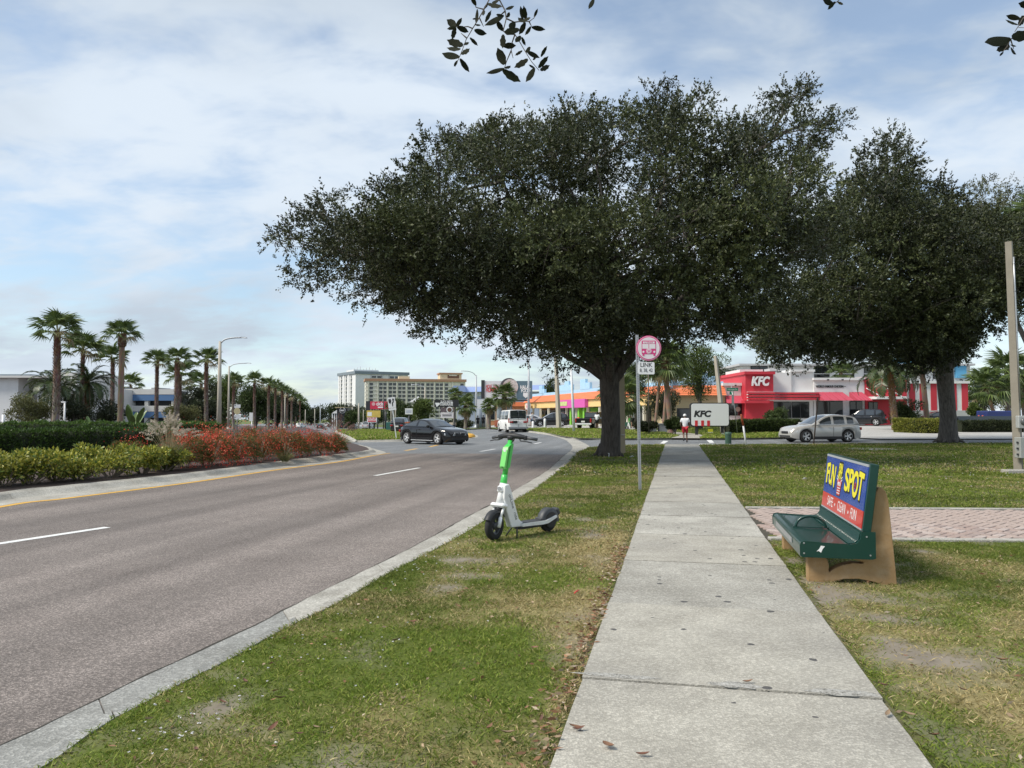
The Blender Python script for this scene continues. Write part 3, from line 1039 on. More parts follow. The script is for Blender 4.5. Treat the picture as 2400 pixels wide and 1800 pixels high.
# ---- painted markings, each a sheet of paint on the road
def mark(name, pts, m, label=None, parent=None, zo=0.004):
	return sheet(name, [(q.x, q.y) for q in (G(*p, RZ) for p in pts)], RZ + zo, m, parent)
marks = tag(bpy.data.objects.new('road_markings', None), kind='structure')
COL.objects.link(marks)
for a, b, w in (((-420, 1338), (252, 1236), 0.15), ((879, 1115), (983, 1096.5), 0.15), ((1126, 1058.2), (1160, 1052.6), 0.15), ((1252, 1040.5), (1268, 1037), 0.15), ((1146, 1013.4), (1160, 1012.8), 0.2)):
	p, q = G(*a, RZ), G(*b, RZ)
	d = (q - p).normalized()
	n_ = Vector((-d.y, d.x, 0)) * w / 2
	sheet('lane_dash', [(p - n_).xy, (q - n_).xy, (q + n_).xy, (p + n_).xy], RZ + 0.004, M_WHITE_MARK, marks)
for a, b in (((950, 1056.3), (977, 1051.7)), ((1007, 1047.2), (1026, 1043.2)), ((826, 1030), (832, 1027.5)), ((812, 1024), (822, 1021))):
	p, q = G(*a, RZ), G(*b, RZ)
	d = (q - p).normalized()
	n_ = Vector((-d.y, d.x, 0)) * 0.09
	sheet('yellow_dash', [(p - n_).xy, (q - n_).xy, (q + n_).xy, (p + n_).xy], RZ + 0.004, M_YELLOW_MARK, marks)
# continuous yellow line along the median kerb
yl = []
for i in range(len(ML)):
	d = ML[min(i + 1, 89)] - ML[max(i - 1, 0)]
	nrm = np.array([d[1], -d[0], 0])
	nrm /= np.linalg.norm(nrm)
	yl.append((ML[i] + nrm * 0.03, ML[i] + nrm * 0.19))
ext_a, ext_b = G(880, 1066.5, RZ), G(914, 1061.8, RZ)
yl.append((np.array(ext_b) + np.array((0, 0.02, 0)), np.array(ext_b) + np.array((0.05, -0.15, 0))))
P = [[Vector((a[0], a[1], T(a[0], a[1]) + RZ + 0.005)), Vector((b[0], b[1], T(b[0], b[1]) + RZ + 0.005))] for a, b in yl]
MB().grid(P, smooth=False).build('edge_line', M_YELLOW_MARK, marks)
# crosswalk blocks on the side street
for pts in (((1547, 1039.5), (1557, 1039.7), (1567, 1033.6), (1555, 1033.3)), ((1656, 1031.5), (1668, 1031.3), (1674, 1037.8), (1663, 1038.2)), ((1637, 1042), (1690, 1040.8), (1660, 1040.2), (1640, 1040.4))):
	mark('crosswalk_block', pts, M_WHITE_MARK, parent=marks)
# ================================================================== grass blades
def inpoly(x, y, poly):
	x = np.asarray(x)
	y = np.asarray(y)
	ins = np.zeros(x.shape, bool)
	n = len(poly)
	j = n - 1
	for i in range(n):
		xi, yi = poly[i][0], poly[i][1]
		xj, yj = poly[j][0], poly[j][1]
		c = ((yi > y) != (yj > y)) & (x < (xj - xi) * (y - yi) / ((yj - yi) if yj != yi else 1e-9) + xi)
		ins ^= c
		j = i
	return ins
def bump(x, y, px, py, r):
	c = G(px, py)
	ang = 0.0
	dx, dy = (x - c.x), (y - c.y)
	along = dx * WD.x + dy * WD.y
	acr = dx * WN.x + dy * WN.y
	return np.exp(-(along / (r[1])) ** 2 - (acr / r[0]) ** 2)
def dryness(x, y):
	d = (fbm(x * 1.5, y * 1.5, 5) - 0.43) * 1.7
	d = d + 1.1 * bump(x, y, 1440, 1290, (0.46, 1.9)) + 0.7 * bump(x, y, 1410, 1440, (0.4, 1.0)) + 0.6 * bump(x, y, 1380, 1600, (0.25, 0.6)) + 0.35 * bump(x, y, 1330, 1150, (0.8, 2.0)) \
		+ 0.30 * bump(x, y, 2200, 1480, (1.4, 1.6)) + 0.30 * bump(x, y, 1700, 1150, (0.6, 2.2)) + 0.25 * bump(x, y, 2150, 1680, (1.0, 0.8)) + 0.18 * bump(x, y, 1180, 1330, (0.5, 0.9))
	return d
def bareness(x, y):
	b = (fbm(x * 1.9 + 4, y * 1.9, 9) - 0.57) * 3.0
	b = b + 0.9 * bump(x, y, 2020, 1400, (0.5, 0.28)) + 0.8 * bump(x, y, 2120, 1455, (0.55, 0.25)) + 0.75 * bump(x, y, 2160, 1540, (0.6, 0.25)) + 0.7 * bump(x, y, 1025, 1385, (0.3, 0.35)) \
		+ 0.55 * bump(x, y, 690, 1710, (0.22, 0.2)) + 0.7 * bump(x, y, 1520, 1153, (0.35, 0.5)) + 0.9 * bump(x, y, 1430, 1078, (1.1, 0.9)) + 0.5 * bump(x, y, 1840, 1330, (0.25, 1.0)) + 0.6 * bump(x, y, 1960, 1365, (0.45, 0.3))
	return b
SOIL = np.array((0.225, 0.195, 0.155))
for nm_, pl_, par_, bx4 in (('soil_cover', verge_poly, verge, (-3.0, 3.0, 2.8, 12.0)), ('soil_cover', rlawn_poly, rlawn, (1.2, 8.5, 2.8, 10.2))):
	st_ = 0.055
	gx, gy = np.meshgrid(np.arange(bx4[0], bx4[1], st_), np.arange(bx4[2], bx4[3], st_), indexing='ij')
	gx = gx + rng.uniform(-0.012, 0.012, gx.shape)
	gy = gy + rng.uniform(-0.012, 0.012, gy.shape)
	ni_, nj_ = gx.shape
	b_ = np.clip(bareness(gx, gy) * 1.1 + 0.25 * (fbm(gx * 9, gy * 9, 8) - 0.5), 0, 1)[..., None]
	d_ = np.clip(dryness(gx, gy) + 0.2 * (fbm(gx * 6, gy * 6, 28) - 0.5), 0, 1)[..., None]
	c_ = np.array((0.095, 0.120, 0.026)) * (1 - d_) + np.array((0.26, 0.215, 0.105)) * d_
	c_ = c_ * (1 - b_) + SOIL * b_
	c_ = c_ * (0.75 + 0.5 * fbm(gx * 14, gy * 14, 51))[..., None]
	I = np.arange(ni_ * nj_).reshape(ni_, nj_)
	q_ = np.stack([I[:-1, :-1], I[1:, :-1], I[1:, 1:], I[:-1, 1:]], -1).reshape(-1, 4)
	ins_ = inpoly(gx, gy, pl_) & (((gx - wl0.x) * WN.x + (gy - wl0.y) * WN.y < -0.03) | ((gx - wl0.x) * WN.x + (gy - wl0.y) * WN.y > WW + 0.03))
	q_ = q_[ins_.ravel()[q_].all(1)]
	V_ = np.stack([gx.ravel(), gy.ravel(), 0.004 + 0.004 * fbm(gx * 5, gy * 5, 61).ravel()], 1)
	tag(link(nm_, arr_mesh(nm_, V_, q_, leafmat('turf_soil', 0.95, 0.0, 0.1), c_.reshape(-1, 3), True), par_), kind='stuff')
GREEN = np.array([(0.175, 0.240, 0.030), (0.140, 0.205, 0.026), (0.225, 0.270, 0.046), (0.110, 0.170, 0.024), (0.255, 0.275, 0.062)])
STRAW = np.array([(0.42, 0.34, 0.16), (0.34, 0.27, 0.12), (0.50, 0.42, 0.22), (0.28, 0.24, 0.11)])
def grass(name, polys, box, dens, ln, wd, lean, label, keep=None, seedless=1.0):
	x0, x1, y0, y1 = box
	n = int((x1 - x0) * (y1 - y0) * dens)
	x = rng.uniform(x0, x1, n)
	y = rng.uniform(y0, y1, n)
	ok = np.zeros(n, bool)
	for pl in polys:
		ok |= inpoly(x, y, pl)
	# only what the camera could plausibly see
	ok &= np.abs(x) < 0.80 * y + 2.0
	if keep is not None:
		ok &= keep(x, y)
	bare = bareness(x, y)
	tuft = fbm(x * 7, y * 7, 31, 2)
	ok &= rng.uniform(0, 1, n) > np.clip(bare * 1.0, 0, 0.86)
	ok &= rng.uniform(0, 1, n) < np.clip(0.35 + 1.1 * tuft, 0, 1)
	x, y = x[ok], y[ok]
	tuft = tuft[ok]
	n = len(x)
	d = dryness(x, y)
	dry = rng.uniform(0, 1, n) < np.clip(0.06 + d * 1.15, 0.02, 0.92)
	tone = np.clip(0.42 + 0.95 * fbm(x * 0.9, y * 0.9, 77), 0.5, 1.3)[:, None]
	c = np.where(dry[:, None], STRAW[rng.integers(0, len(STRAW), n)], GREEN[rng.integers(0, len(GREEN), n)] * tone)
	c = c * (1 + rng.normal(0, 0.15, (n, 1)).clip(-0.4, 0.5))
	P = np.stack([x, y, Tn(x, y) - 0.004], 1)
	az = rng.uniform(0, 2 * PI, n)
	le = rng.normal(lean, 0.28, n).clip(0.1, 1.45)
	le = np.where(dry, le + 0.15, le)
	D_ = np.stack([np.sin(le) * np.cos(az), np.sin(le) * np.sin(az), np.cos(le)], 1)
	V, Fq, C = leaf_arrays(P, D_, rng.uniform(ln[0], ln[1], n) * (0.75 + 0.6 * tuft), rng.uniform(wd[0], wd[1], n), c, droop=0.15)
	me = arr_mesh(name, V, Fq, leafmat('grass_blade', 0.6, 0.25, 0.25), C)
	o = link(name, me)
	return tag(o, label, 'grass', kind='stuff')
def off_path(x, y):
	rx = (x - b0.x) * bdir.x + (y - b0.y) * bdir.y
	ry = (x - b0.x) * bnor.x + (y - b0.y) * bnor.y
	w = ((x - wl0.x) * WN.x + (y - wl0.y) * WN.y)
	e = 0.05 * (fbm(x * 3, y * 3, 3) - 0.3)
	on_b = (np.abs(ry) < BW / 2 - 0.0) & (rx > -1.2) & (w > WW)
	on_w = (w > -0.01 - e) & (w < WW + 0.01 + e)
	return ~(on_b | on_w)
VP_ = [verge_poly]
RP_ = [rlawn_poly]
near_l = lambda x, y: off_path(x, y)
grass('grass_near_verge', VP_, (-3.2, 2.6, 2.9, 9.0), 12500, (0.024, 0.062), (0.0034, 0.0066), 0.95, 'short turf with dry patches between kerb and pavement', near_l)
grass('grass_near_right', RP_, (1.2, 7.5, 2.9, 9.95), 9500, (0.026, 0.070), (0.0034, 0.0066), 1.0, 'patchy turf with bare soil beside the bench', near_l)
grass('grass_mid_verge', VP_, (-1.5, 5.5, 9.0, 20.0), 2300, (0.035, 0.070), (0.006, 0.012), 0.85, 'turf around the parked scooter and bus stop', near_l)
grass('grass_mid_right', RP_, (3.0, 15.5, 13.0, 21.0), 1500, (0.040, 0.075), (0.008, 0.014), 0.85, 'lawn behind the brick path', near_l)
grass('grass_far', VP_ + RP_, (0.5, 30.0, 20.0, 41.5), 260, (0.06, 0.11), (0.020, 0.035), 0.8, 'lawn under the oak trees', near_l)
# beyond the side street
fl = [far_verge, kfc_lawn]
x_ = None
def far_grass(name, polys, n, label, ln=(0.10, 0.18), wd=(0.04, 0.07)):
	pts = []
	for pl in polys:
		a = np.array([(p[0], p[1]) for p in pl])
		lo, hi = a.min(0), a.max(0)
		x = rng.uniform(lo[0], hi[0], n * 3)
		y = lo[1] + (hi[1] - lo[1]) * rng.uniform(0, 1, n * 3) ** 1.6
		k = inpoly(x, y, a)
		pts.append(np.stack([x[k], y[k]], 1)[:n])
	p = np.vstack(pts)
	m = len(p)
	P = np.stack([p[:, 0], p[:, 1], Tn(p[:, 0], p[:, 1]) - 0.01], 1)
	az = rng.uniform(0, 2 * PI, m)
	le = rng.normal(0.8, 0.3, m)
	D_ = np.stack([np.sin(le) * np.cos(az), np.sin(le) * np.sin(az), np.cos(le)], 1)
	tone = 0.75 + 0.7 * fbm(p[:, 0] * 0.6, p[:, 1] * 0.6, 41)
	c = GREEN[rng.integers(0, len(GREEN), m)] * tone[:, None] * 1.1
	dr = rng.uniform(0, 1, m) < 0.14
	c[dr] = STRAW[rng.integers(0, len(STRAW), dr.sum())]
	V, Fq, C = leaf_arrays(P, D_, rng.uniform(*ln, m), rng.uniform(*wd, m), c)
	tag(link(name, arr_mesh(name, V, Fq, leafmat('grass_blade', 0.6, 0.25, 0.25), C)), label, 'grass', kind='stuff')
far_grass('grass_corner', fl, 14000, 'mown grass beyond the side street')
far_grass('grass_median', [[(p.x, p.y) for p in M2]], 20000, 'mown grass on the second median', (0.12, 0.22), (0.06, 0.10))
# little white flowers in the turf
n = 520
fx, fy = [], []
for (px, py, r, k) in ((430, 1735, 0.16, 26), (640, 1560, 0.45, 22), (930, 1330, 0.4, 60), (1120, 1340, 0.6, 20), (760, 1500, 0.5, 24), (540, 1640, 0.4, 20), (2150, 1120, 3.0, 60), (2250, 1090, 3.0, 80), (1990, 1090, 2.5, 40), (1300, 1110, 1.0, 20)):
	c = G(px, py)
	fx.append(rng.normal(c.x, r, k))
	fy.append(rng.normal(c.y, r * 1.1, k))
fx, fy = np.concatenate(fx), np.concatenate(fy)
ok = (inpoly(fx, fy, verge_poly) | inpoly(fx, fy, rlawn_poly)) & off_path(fx, fy)
fx, fy = fx[ok], fy[ok]
P, D_, = [], []
for a, b in zip(fx, fy):
	z = rng.uniform(0.03, 0.06)
	for k in range(5):
		t = 2 * PI * k / 5
		P.append((a, b, z))
		D_.append((math.cos(t), math.sin(t), 0.5))
P = np.array(P)
D_ = np.array(D_) + rng.normal(0, 0.2, (len(P), 3))
sz = np.repeat(np.where(fy > 12, 0.018, 0.009), 5)
V, Fq, C = leaf_arrays(P, D_, sz, sz * 0.7, np.tile(np.array([[0.78, 0.76, 0.78]]), (len(P), 1)))
tag(link('clover_flowers', arr_mesh('clover_flowers', V, Fq, leafmat('petal', 0.6, 0.2), C)), 'tiny white flowers scattered in the turf', 'flowers', kind='stuff')
# fallen oak leaves: small ones as litter along the pavement edge, the large ones singly
M_FALLEN = [mat('fallen_leaf_%d' % i, c, 0.7, var=0.25, scale=30, bump=0.3, bscale=80) for i, c in enumerate([(0.15, 0.062, 0.035), (0.21, 0.11, 0.06), (0.26, 0.18, 0.11), (0.13, 0.062, 0.04)])]
def fallen_mesh(m, ln=0.075, w=0.026):
	prof = [(0, 0.04), (0.15, 0.55), (0.35, 0.95), (0.6, 1.0), (0.82, 0.7), (1.0, 0.06)]
	rows = []
	for t, k in prof:
		x = (t - 0.5) * ln
		up = 0.006 + 0.012 * (t - 0.5) ** 2 * 4
		rows.append([(x, -w / 2 * k, up + 0.006 * k), (x, 0, up - 0.002), (x, w / 2 * k, up + 0.006 * k)])
	mb = MB().grid(rows)
	return mb.mesh('fallen_leaf', m)
fm = [fallen_mesh(m) for m in M_FALLEN]
lit = [(1357, 1725, 0.032), (1425, 1768, 0.036), (1507, 1788, 0.034), (1753, 1614, 0.036)]
spots_ = [(1008, 1538, 0.02), (1073, 1430, 0.02), (655, 1652, 0.02), (575, 1612, 0.02), (520, 1660, 0.02), (1402, 1443, 0.02), (742, 1722, 0.02), (700, 1737, 0.02), (640, 1722, 0.02),
		  (1148, 1722, 0.02), (1190, 1735, 0.02), (460, 1775, 0.02), (930, 1512, 0.02), (1255, 1530, 0.02), (2130, 1690, 0.02), (2255, 1630, 0.02), (2190, 1740, 0.02), (2145, 1465, 0.02), (2080, 1690, 0.02),
		  (1165, 1328, 0.02), (970, 1468, 0.02), (1345, 1720, 0.02), (1310, 1745, 0.02), (1270, 1700, 0.02), (1330, 1640, 0.02), (2350, 1560, 0.02), (1283, 1655, 0.02), (2070, 1620, 0.02)]
lab_on = ['brown oval leaf at the pavement edge near the camera, leftmost on the concrete', 'round reddish fallen leaf lying on the near pavement slab', 'narrow red-brown leaf at the very bottom of the pavement', 'curled brown leaf caught in the cracked pavement joint']
for i, (px, py, z) in enumerate(lit):
	p = G(px, py)
	o = link('fallen_leaf', fm[i % 2 if i != 3 else 1], loc=(p.x, p.y, z), rot=(rng.uniform(-0.1, 0.1), rng.uniform(-0.1, 0.1), (0.2, 2.4, -0.1, 0.1)[i]), scale=0.85)
	if i == 1:
		o.scale = (0.85, 1.7, 1)
	tag(o, lab_on[i], 'leaf', 'fallen leaves on the pavement')
for i, (px, py, z) in enumerate(spots_):
	p = G(px, py)
	o = link('fallen_leaf', fm[i % 4], loc=(p.x, p.y, z + 0.012), rot=(rng.uniform(-0.35, 0.35), rng.uniform(-0.35, 0.35), rng.uniform(0, 6.28)), scale=rng.uniform(0.65, 1.0))
	tag(o, 'dry brown oak leaf lying in the turf', 'leaf', 'fallen oak leaves in the turf')
# litter along the left edge of the pavement
n = 900
s_ = rng.uniform(2.5, 9.5, n)
w_ = -np.abs(rng.normal(0, 0.09, n))
s2 = rng.uniform(2.5, 12, 300)
w2 = rng.uniform(-2.2, -0.1, 300)
s3 = rng.uniform(2.5, 10, 260)
w3 = WW + rng.uniform(0.05, 3.0, 260)
s_, w_ = np.concatenate([s_, s2, s3]), np.concatenate([w_, w2, w3])
P = np.stack([wl0.x + WD.x * s_ + WN.x * w_, wl0.y + WD.y * s_ + WN.y * w_, rng.uniform(0.012, 0.035, len(s_))], 1)
k = off_path(P[:, 0], P[:, 1]) & (inpoly(P[:, 0], P[:, 1], verge_poly) | inpoly(P[:, 0], P[:, 1], rlawn_poly))
P = P[k]
D_ = rng.normal(size=(len(P), 3)) * np.array([1, 1, 0.12])
V, Fq, C = leaf_arrays(P, D_, rng.uniform(0.03, 0.06, len(P)), rng.uniform(0.012, 0.02, len(P)), pick_cols(len(P), [(0.26, 0.14, 0.075), (0.36, 0.26, 0.17), (0.20, 0.10, 0.055), (0.42, 0.34, 0.25)]))
tag(link('leaf_litter', arr_mesh('leaf_litter', V, Fq, leafmat('dry_litter', 0.7, 0.1), C)), 'brown leaf litter along the pavement edge', 'leaf litter', kind='stuff')
# red drinking straw wrapper in the dry grass
p = G(1352, 1400)
tag(MB().tube([(-0.06, -0.008, 0.03), (0, 0, 0.034), (0.06, 0.012, 0.03)], 0.006, 6).build('plastic_straw', mat('red_plastic', (0.62, 0.05, 0.05), 0.4), loc=(p.x, p.y, 0.02)), 'short red plastic straw lying in the dry grass', 'straw')['group'] = 'litter'
bpy.data.objects['plastic_straw'].rotation_euler = (0, 0, 1.0)
# ================================================================== trees and plants
M_BARK = ground_mat('oak_bark', [(0.32, (0.035, 0.030, 0.026)), (0.68, (0.115, 0.100, 0.086))], 9, 1.0, bscale=35, rough=0.95)
M_BARK2 = ground_mat('oak_bark_pale', [(0.32, (0.060, 0.054, 0.048)), (0.68, (0.165, 0.150, 0.132))], 8, 1.0, bscale=30, rough=0.95)
M_TWIG = ground_mat('twig_bark', [(0.3, (0.09, 0.075, 0.06)), (0.7, (0.17, 0.145, 0.12))], 12, 0.4, rough=0.9)
for _m in (M_BARK, M_BARK2):
	for n_ in _m.node_tree.nodes:      # furrows run along the trunk
		if n_.type == 'TEX_NOISE':
			mp_ = _m.node_tree.nodes.new('ShaderNodeMapping')
			mp_.inputs['Scale'].default_value = (1.6, 1.6, 0.28)
			src = n_.inputs['Vector'].links[0].from_socket
			_m.node_tree.links.new(src, mp_.inputs[0])
			_m.node_tree.links.new(mp_.outputs[0], n_.inputs['Vector'])
OAK = [(0.042, 0.054, 0.020), (0.060, 0.074, 0.026), (0.030, 0.040, 0.016), (0.082, 0.094, 0.034), (0.050, 0.058, 0.024)]
def edge_dist(px, py, poly):
	P = np.array(poly, float)
	Q = np.roll(P, -1, axis=0)
	d = np.full(len(px), 1e9)
	for a, b in zip(P, Q):
		ab = b - a
		t = np.clip(((px - a[0]) * ab[0] + (py - a[1]) * ab[1]) / max((ab ** 2).sum(), 1e-9), 0, 1)
		d = np.minimum(d, np.hypot(px - a[0] - t * ab[0], py - a[1] - t * ab[1]))
	return d
def at_arr(px, py, D):
	u = (px - 1200) / F
	v = (900 - py) / F
	c, s = math.cos(PITCH), math.sin(PITCH)
	dy = c - v * s
	k = D / dy
	return np.stack([u * k, D, CAMZ + (s + v * c) * k], 1)
def bez(a, b, c, n):
	t = np.linspace(0, 1, n)[:, None]
	return (1 - t) ** 2 * np.array(a) + 2 * t * (1 - t) * np.array(b) + t * t * np.array(c)
def oak(name, label, base, fork, outline, D0, half, nblob, rblob, sprigs, lps, leaf, cols, trunk_r, mains, bark, seed, flare=1.5, group=None, extra=()):
	"""tree whose crown fills the given outline with real depth: limbs, twigs, leaf sprays"""
	global rng
	keep_rng = rng
	rng = np.random.default_rng(seed)
	root = thing(name, label, 'tree', base, group=group)
	B0 = np.array(base)
	# blobs of foliage through the crown volume
	P = np.array(outline, float)
	lo, hi = P.min(0), P.max(0)
	n = nblob * 60
	px = rng.uniform(lo[0], hi[0], n)
	py = rng.uniform(lo[1], hi[1], n)
	ok = inpoly(px, py, outline)
	px, py = px[ok], py[ok]
	d = edge_dist(px, py, outline)
	rpx = rblob * F / D0
	keep = d > rpx * 0.34
	px, py, d = px[keep], py[keep], d[keep]
	e = np.clip(d / (d.max() * 0.8), 0, 1)
	hd = half * np.sqrt(1 - (1 - e) ** 2)
	s = rng.uniform(-1, 1, len(px))
	s = np.sign(s) * np.abs(s) ** 0.55
	D = D0 + hd * s
	C = at_arr(px, py, D)
	# thin out to a blue-noise set
	sel = []
	for i in range(len(C)):
		if len(sel) >= nblob:
			break
		if not sel or np.min(np.linalg.norm(C[sel] - C[i], axis=1)) > rblob * 0.66:
			sel.append(i)
	C = C[sel]
	dd = d[sel]
	nb = len(C)
	rad = rblob * rng.uniform(0.72, 1.3, nb)
	rad = np.minimum(rad, np.maximum(dd / (F / D0) * 0.95, rblob * 0.36))
	if len(extra):
		ex = np.array(extra, float)
		C = np.vstack([C, at_arr(ex[:, 0], ex[:, 1], D0 + rng.uniform(-1, 1, len(ex)))])
		rad = np.concatenate([rad, ex[:, 2]])
		dd = np.concatenate([dd, np.full(len(ex), 1e3)])
		nb = len(C)
	dens_b = rng.uniform(0.35, 1.0, nb) * (rad / rblob) ** 1.6 * np.where(C[:, 2] < np.percentile(C[:, 2], 38), 1.9, 1.0)
	dens_b /= dens_b.sum()
	# sprays on the blobs
	nsp = nb * sprigs
	bi = rng.choice(nb, nsp, p=dens_b)
	dirv = unit(rng.normal(size=(nsp, 3)) + np.array([0, -0.25, 0.25]))
	rr = rad[bi] * rng.uniform(0.25, 1.0, nsp) ** 0.6
	O = C[bi] + dirv * rr[:, None] * np.array([1.15, 1.15, 0.8])
	sd_ = unit(dirv + np.array([0, 0, 0.35]) + rng.normal(0, 0.45, (nsp, 3)))
	sl = rng.uniform(0.28, 0.62, nsp) * (leaf[0] / 0.1)
	# leaves along each spray
	ii = np.repeat(np.arange(nsp), lps)
	t = rng.uniform(0, 1, len(ii))
	LP = O[ii] + sd_[ii] * (sl[ii] * t)[:, None] + rng.normal(0, 0.035, (len(ii), 3))
	LD = unit(sd_[ii] * 0.75 + rng.normal(0, 0.62, (len(ii), 3)))
	tone = (0.58 + 1.05 * rng.uniform(0, 1, nb) ** 1.4)[bi][ii] * (0.85 + 0.3 * rng.uniform(0, 1, nsp))[ii]
	lc = pick_cols(len(ii), cols) * tone[:, None]
	V, Fq, Cc = leaf_arrays(LP, LD, rng.uniform(leaf[0] * 0.7, leaf[0] * 1.25, len(ii)), rng.uniform(leaf[1] * 0.7, leaf[1] * 1.2, len(ii)), lc)
	# upright shoots around the rim of the crown
	rim = np.where(dd < np.percentile(dd, 38))[0]
	SV, SF, SC = [V], [Fq], [Cc]
	tw = MB()
	LPs, LDs, LCs = [], [], []
	for i in rim:
		for _ in range(4):
			o = C[i] + rng.normal(0, 0.35, 3) * rad[i]
			outw = np.array([(C[i][0] - np.mean(C[:, 0])) * 0.10, 0, 0])
			dr = np.array([0, 0, 1.0]) + outw + rng.normal(0, 0.30, 3)
			if C[i][2] < np.mean(C[:, 2]) - 1.0:
				dr = np.array([0, 0, -0.15]) + outw * 2 + rng.normal(0, 0.5, 3)
			dr /= np.linalg.norm(dr)
			L = rad[i] * rng.uniform(0.45, 1.05) + 0.2
			q = o + dr * L
			tw.tube([o, o + dr * L * 0.5 + rng.normal(0, 0.03, 3), q], [0.012, 0.008, 0.003], 4, caps=False)
			k = int(16 + 26 * L)
			tt = rng.uniform(0.15, 1.03, k)
			LPs.append(o + dr * (L * tt)[:, None] + rng.normal(0, 0.02, (k, 3)))
			LDs.append(unit(dr + rng.normal(0, 0.75, (k, 3))))
			LCs.append(pick_cols(k, cols) * 1.1)
	if LPs:
		a, b, c = leaf_arrays(np.vstack(LPs), np.vstack(LDs), leaf[0] * 0.95, leaf[1] * 0.95, np.vstack(LCs))
		SF.append(b + len(V))
		SV.append(a)
		SC.append(c)
	V, Fq, Cc = np.vstack(SV), np.vstack(SF), np.vstack(SC)
	cr = link('crown', arr_mesh('crown', V - B0, Fq, leafmat('oak_leaf', 0.5, 0.18, 0.4), Cc), root)
	# trunk
	f = np.array(fork)
	tm = MB()
	pts, rs = [], []
	for t in np.linspace(0, 1, 14):
		w = (1 - t) ** 5
		p = B0 * (1 - t) + f * t + np.array([0.05 * math.sin(t * 5), 0, 0])
		p[2] -= 0.12 * (1 - t)
		pts.append(p - B0)
		rs.append(trunk_r * (0.92 + (flare - 1) * w + 0.16 * t))
	tm.tube(pts, rs, 18)
	for k in range(7):        # root flare
		a = 2 * PI * k / 7 + 0.3
		dv = Vector((math.cos(a), math.sin(a), 0))
		tm.tube([dv * trunk_r * 0.75 + Vector((0, 0, 0.45)), dv * trunk_r * 1.25 + Vector((0, 0, 0.10)), dv * trunk_r * 2.0 + Vector((0, 0, -0.06))], [trunk_r * 0.30, trunk_r * 0.26, trunk_r * 0.10], 8)
	tm.build('trunk', bark, root, fix=False)
	# limbs
	lm = MB()
	nodes = []
	for (tx, ty, tD, r0, sag) in mains:
		e_ = np.array(at(tx, ty, tD))
		mid = f * 0.5 + e_ * 0.5 + np.array([0, 0, sag])
		st = f + np.array([0, 0, -0.45])
		q = bez(st, mid, e_, 14)
		q = q + np.vstack([np.zeros((2, 3)), rng.normal(0, 0.06, (12, 3))])
		lm.tube(q - B0, np.linspace(r0, 0.05, 14), 10)
		nodes.append(q[3:])
	nodes = np.vstack(nodes)
	for i in range(nb):
		j = np.argmin(np.linalg.norm(nodes - C[i], axis=1) + 0.4 * np.maximum(0, nodes[:, 2] - C[i][2]))
		a = nodes[j]
		dist = np.linalg.norm(C[i] - a)
		mid = (a + C[i]) / 2 + rng.normal(0, 0.12 * dist, 3) + np.array([0, 0, 0.08 * dist])
		lm.tube(bez(a, mid, C[i], 7) - B0, np.linspace(0.018 + 0.010 * dist, 0.010, 7), 6, caps=False)
		for _ in range(4):
			dv = rng.normal(0, 1, 3)
			dv /= np.linalg.norm(dv)
			lm.tube([C[i] - B0, C[i] - B0 + dv * rad[i] * 0.5 + rng.normal(0, 0.05, 3), C[i] - B0 + dv * rad[i]], [0.014, 0.009, 0.004], 4, caps=False)
	lm.build('limbs', bark, root, fix=False)
	tw2 = MB()
	tw2.v = [tuple(np.array(v) - B0) for v in tw.v]
	tw2.f, tw2.sm = tw.f, tw.sm
	if tw2.v:
		tag(tw2.build('twigs', M_TWIG, root, fix=False), kind='stuff')
	rng = keep_rng
	return root
T1_OUT = [(628, 566), (668, 530), (705, 508), (740, 470), (775, 448), (830, 455), (895, 416), (945, 430), (948, 372), (982, 330), (1050, 305), (1100, 306), (1190, 280), (1255, 280), (1358, 248), (1405, 272), (1482, 236), (1535, 206),
		  (1622, 212), (1662, 230), (1712, 280), (1772, 290), (1800, 225), (1880, 190), (1900, 205), (1885, 270), (1992, 272), (1940, 335), (1912, 365), (1935, 420), (1990, 455), (1995, 560), (1900, 640), (1800, 700), (1765, 740), (1762, 826), (1700, 800), (1640, 790),
		  (1560, 822), (1490, 822), (1470, 876), (1400, 858), (1325, 878), (1290, 845), (1200, 825), (1115, 818), (1085, 788), (1035, 796), (965, 790), (912, 718), (850, 738), (806, 700), (742, 700), (688, 664), (715, 622), (655, 590)]
t1b = G(1427, 1070)
oak('oak_tree', 'large spreading oak with dark crown beside the bus stop sign', t1b, at(1432, 872, 28.0), T1_OUT, 28.2, 6.5, 230, 1.0, 70, 24, (0.118, 0.054), OAK, 0.34,
	[(1250, 700, 26, 0.20, 1.0), (1000, 600, 27, 0.17, 1.4), (800, 590, 28.5, 0.13, 1.2), (1690, 630, 27.5, 0.19, 0.2), (1850, 480, 29, 0.13, 0.8), (1560, 420, 29, 0.18, 0.4), (1400, 380, 28, 0.18, 0.2), (1180, 430, 29, 0.15, 0.6),
	 (1400, 640, 23, 0.16, 0.8), (1600, 720, 32, 0.14, 0.6), (1250, 560, 33, 0.15, 0.8), (1800, 330, 28, 0.09, 0.8)], M_BARK, 5, 1.42, extra=[(645, 568, .32), (672, 558, .45), (705, 545, .55), (720, 515, .4), (775, 470, .42), (1862, 225, .40), (1885, 203, .28), (1965, 282, .32), (1930, 305, .45), (700, 640, .35), (740, 655, .5), (1815, 245, .4), (1545, 222, .4), (1360, 262, .35), (905, 432, .35),
		   (1250, 815, .7), (1330, 835, .7), (1400, 825, .6), (1180, 790, .6), (1100, 775, .6), (1500, 800, .7), (1600, 780, .7), (1700, 775, .6)])
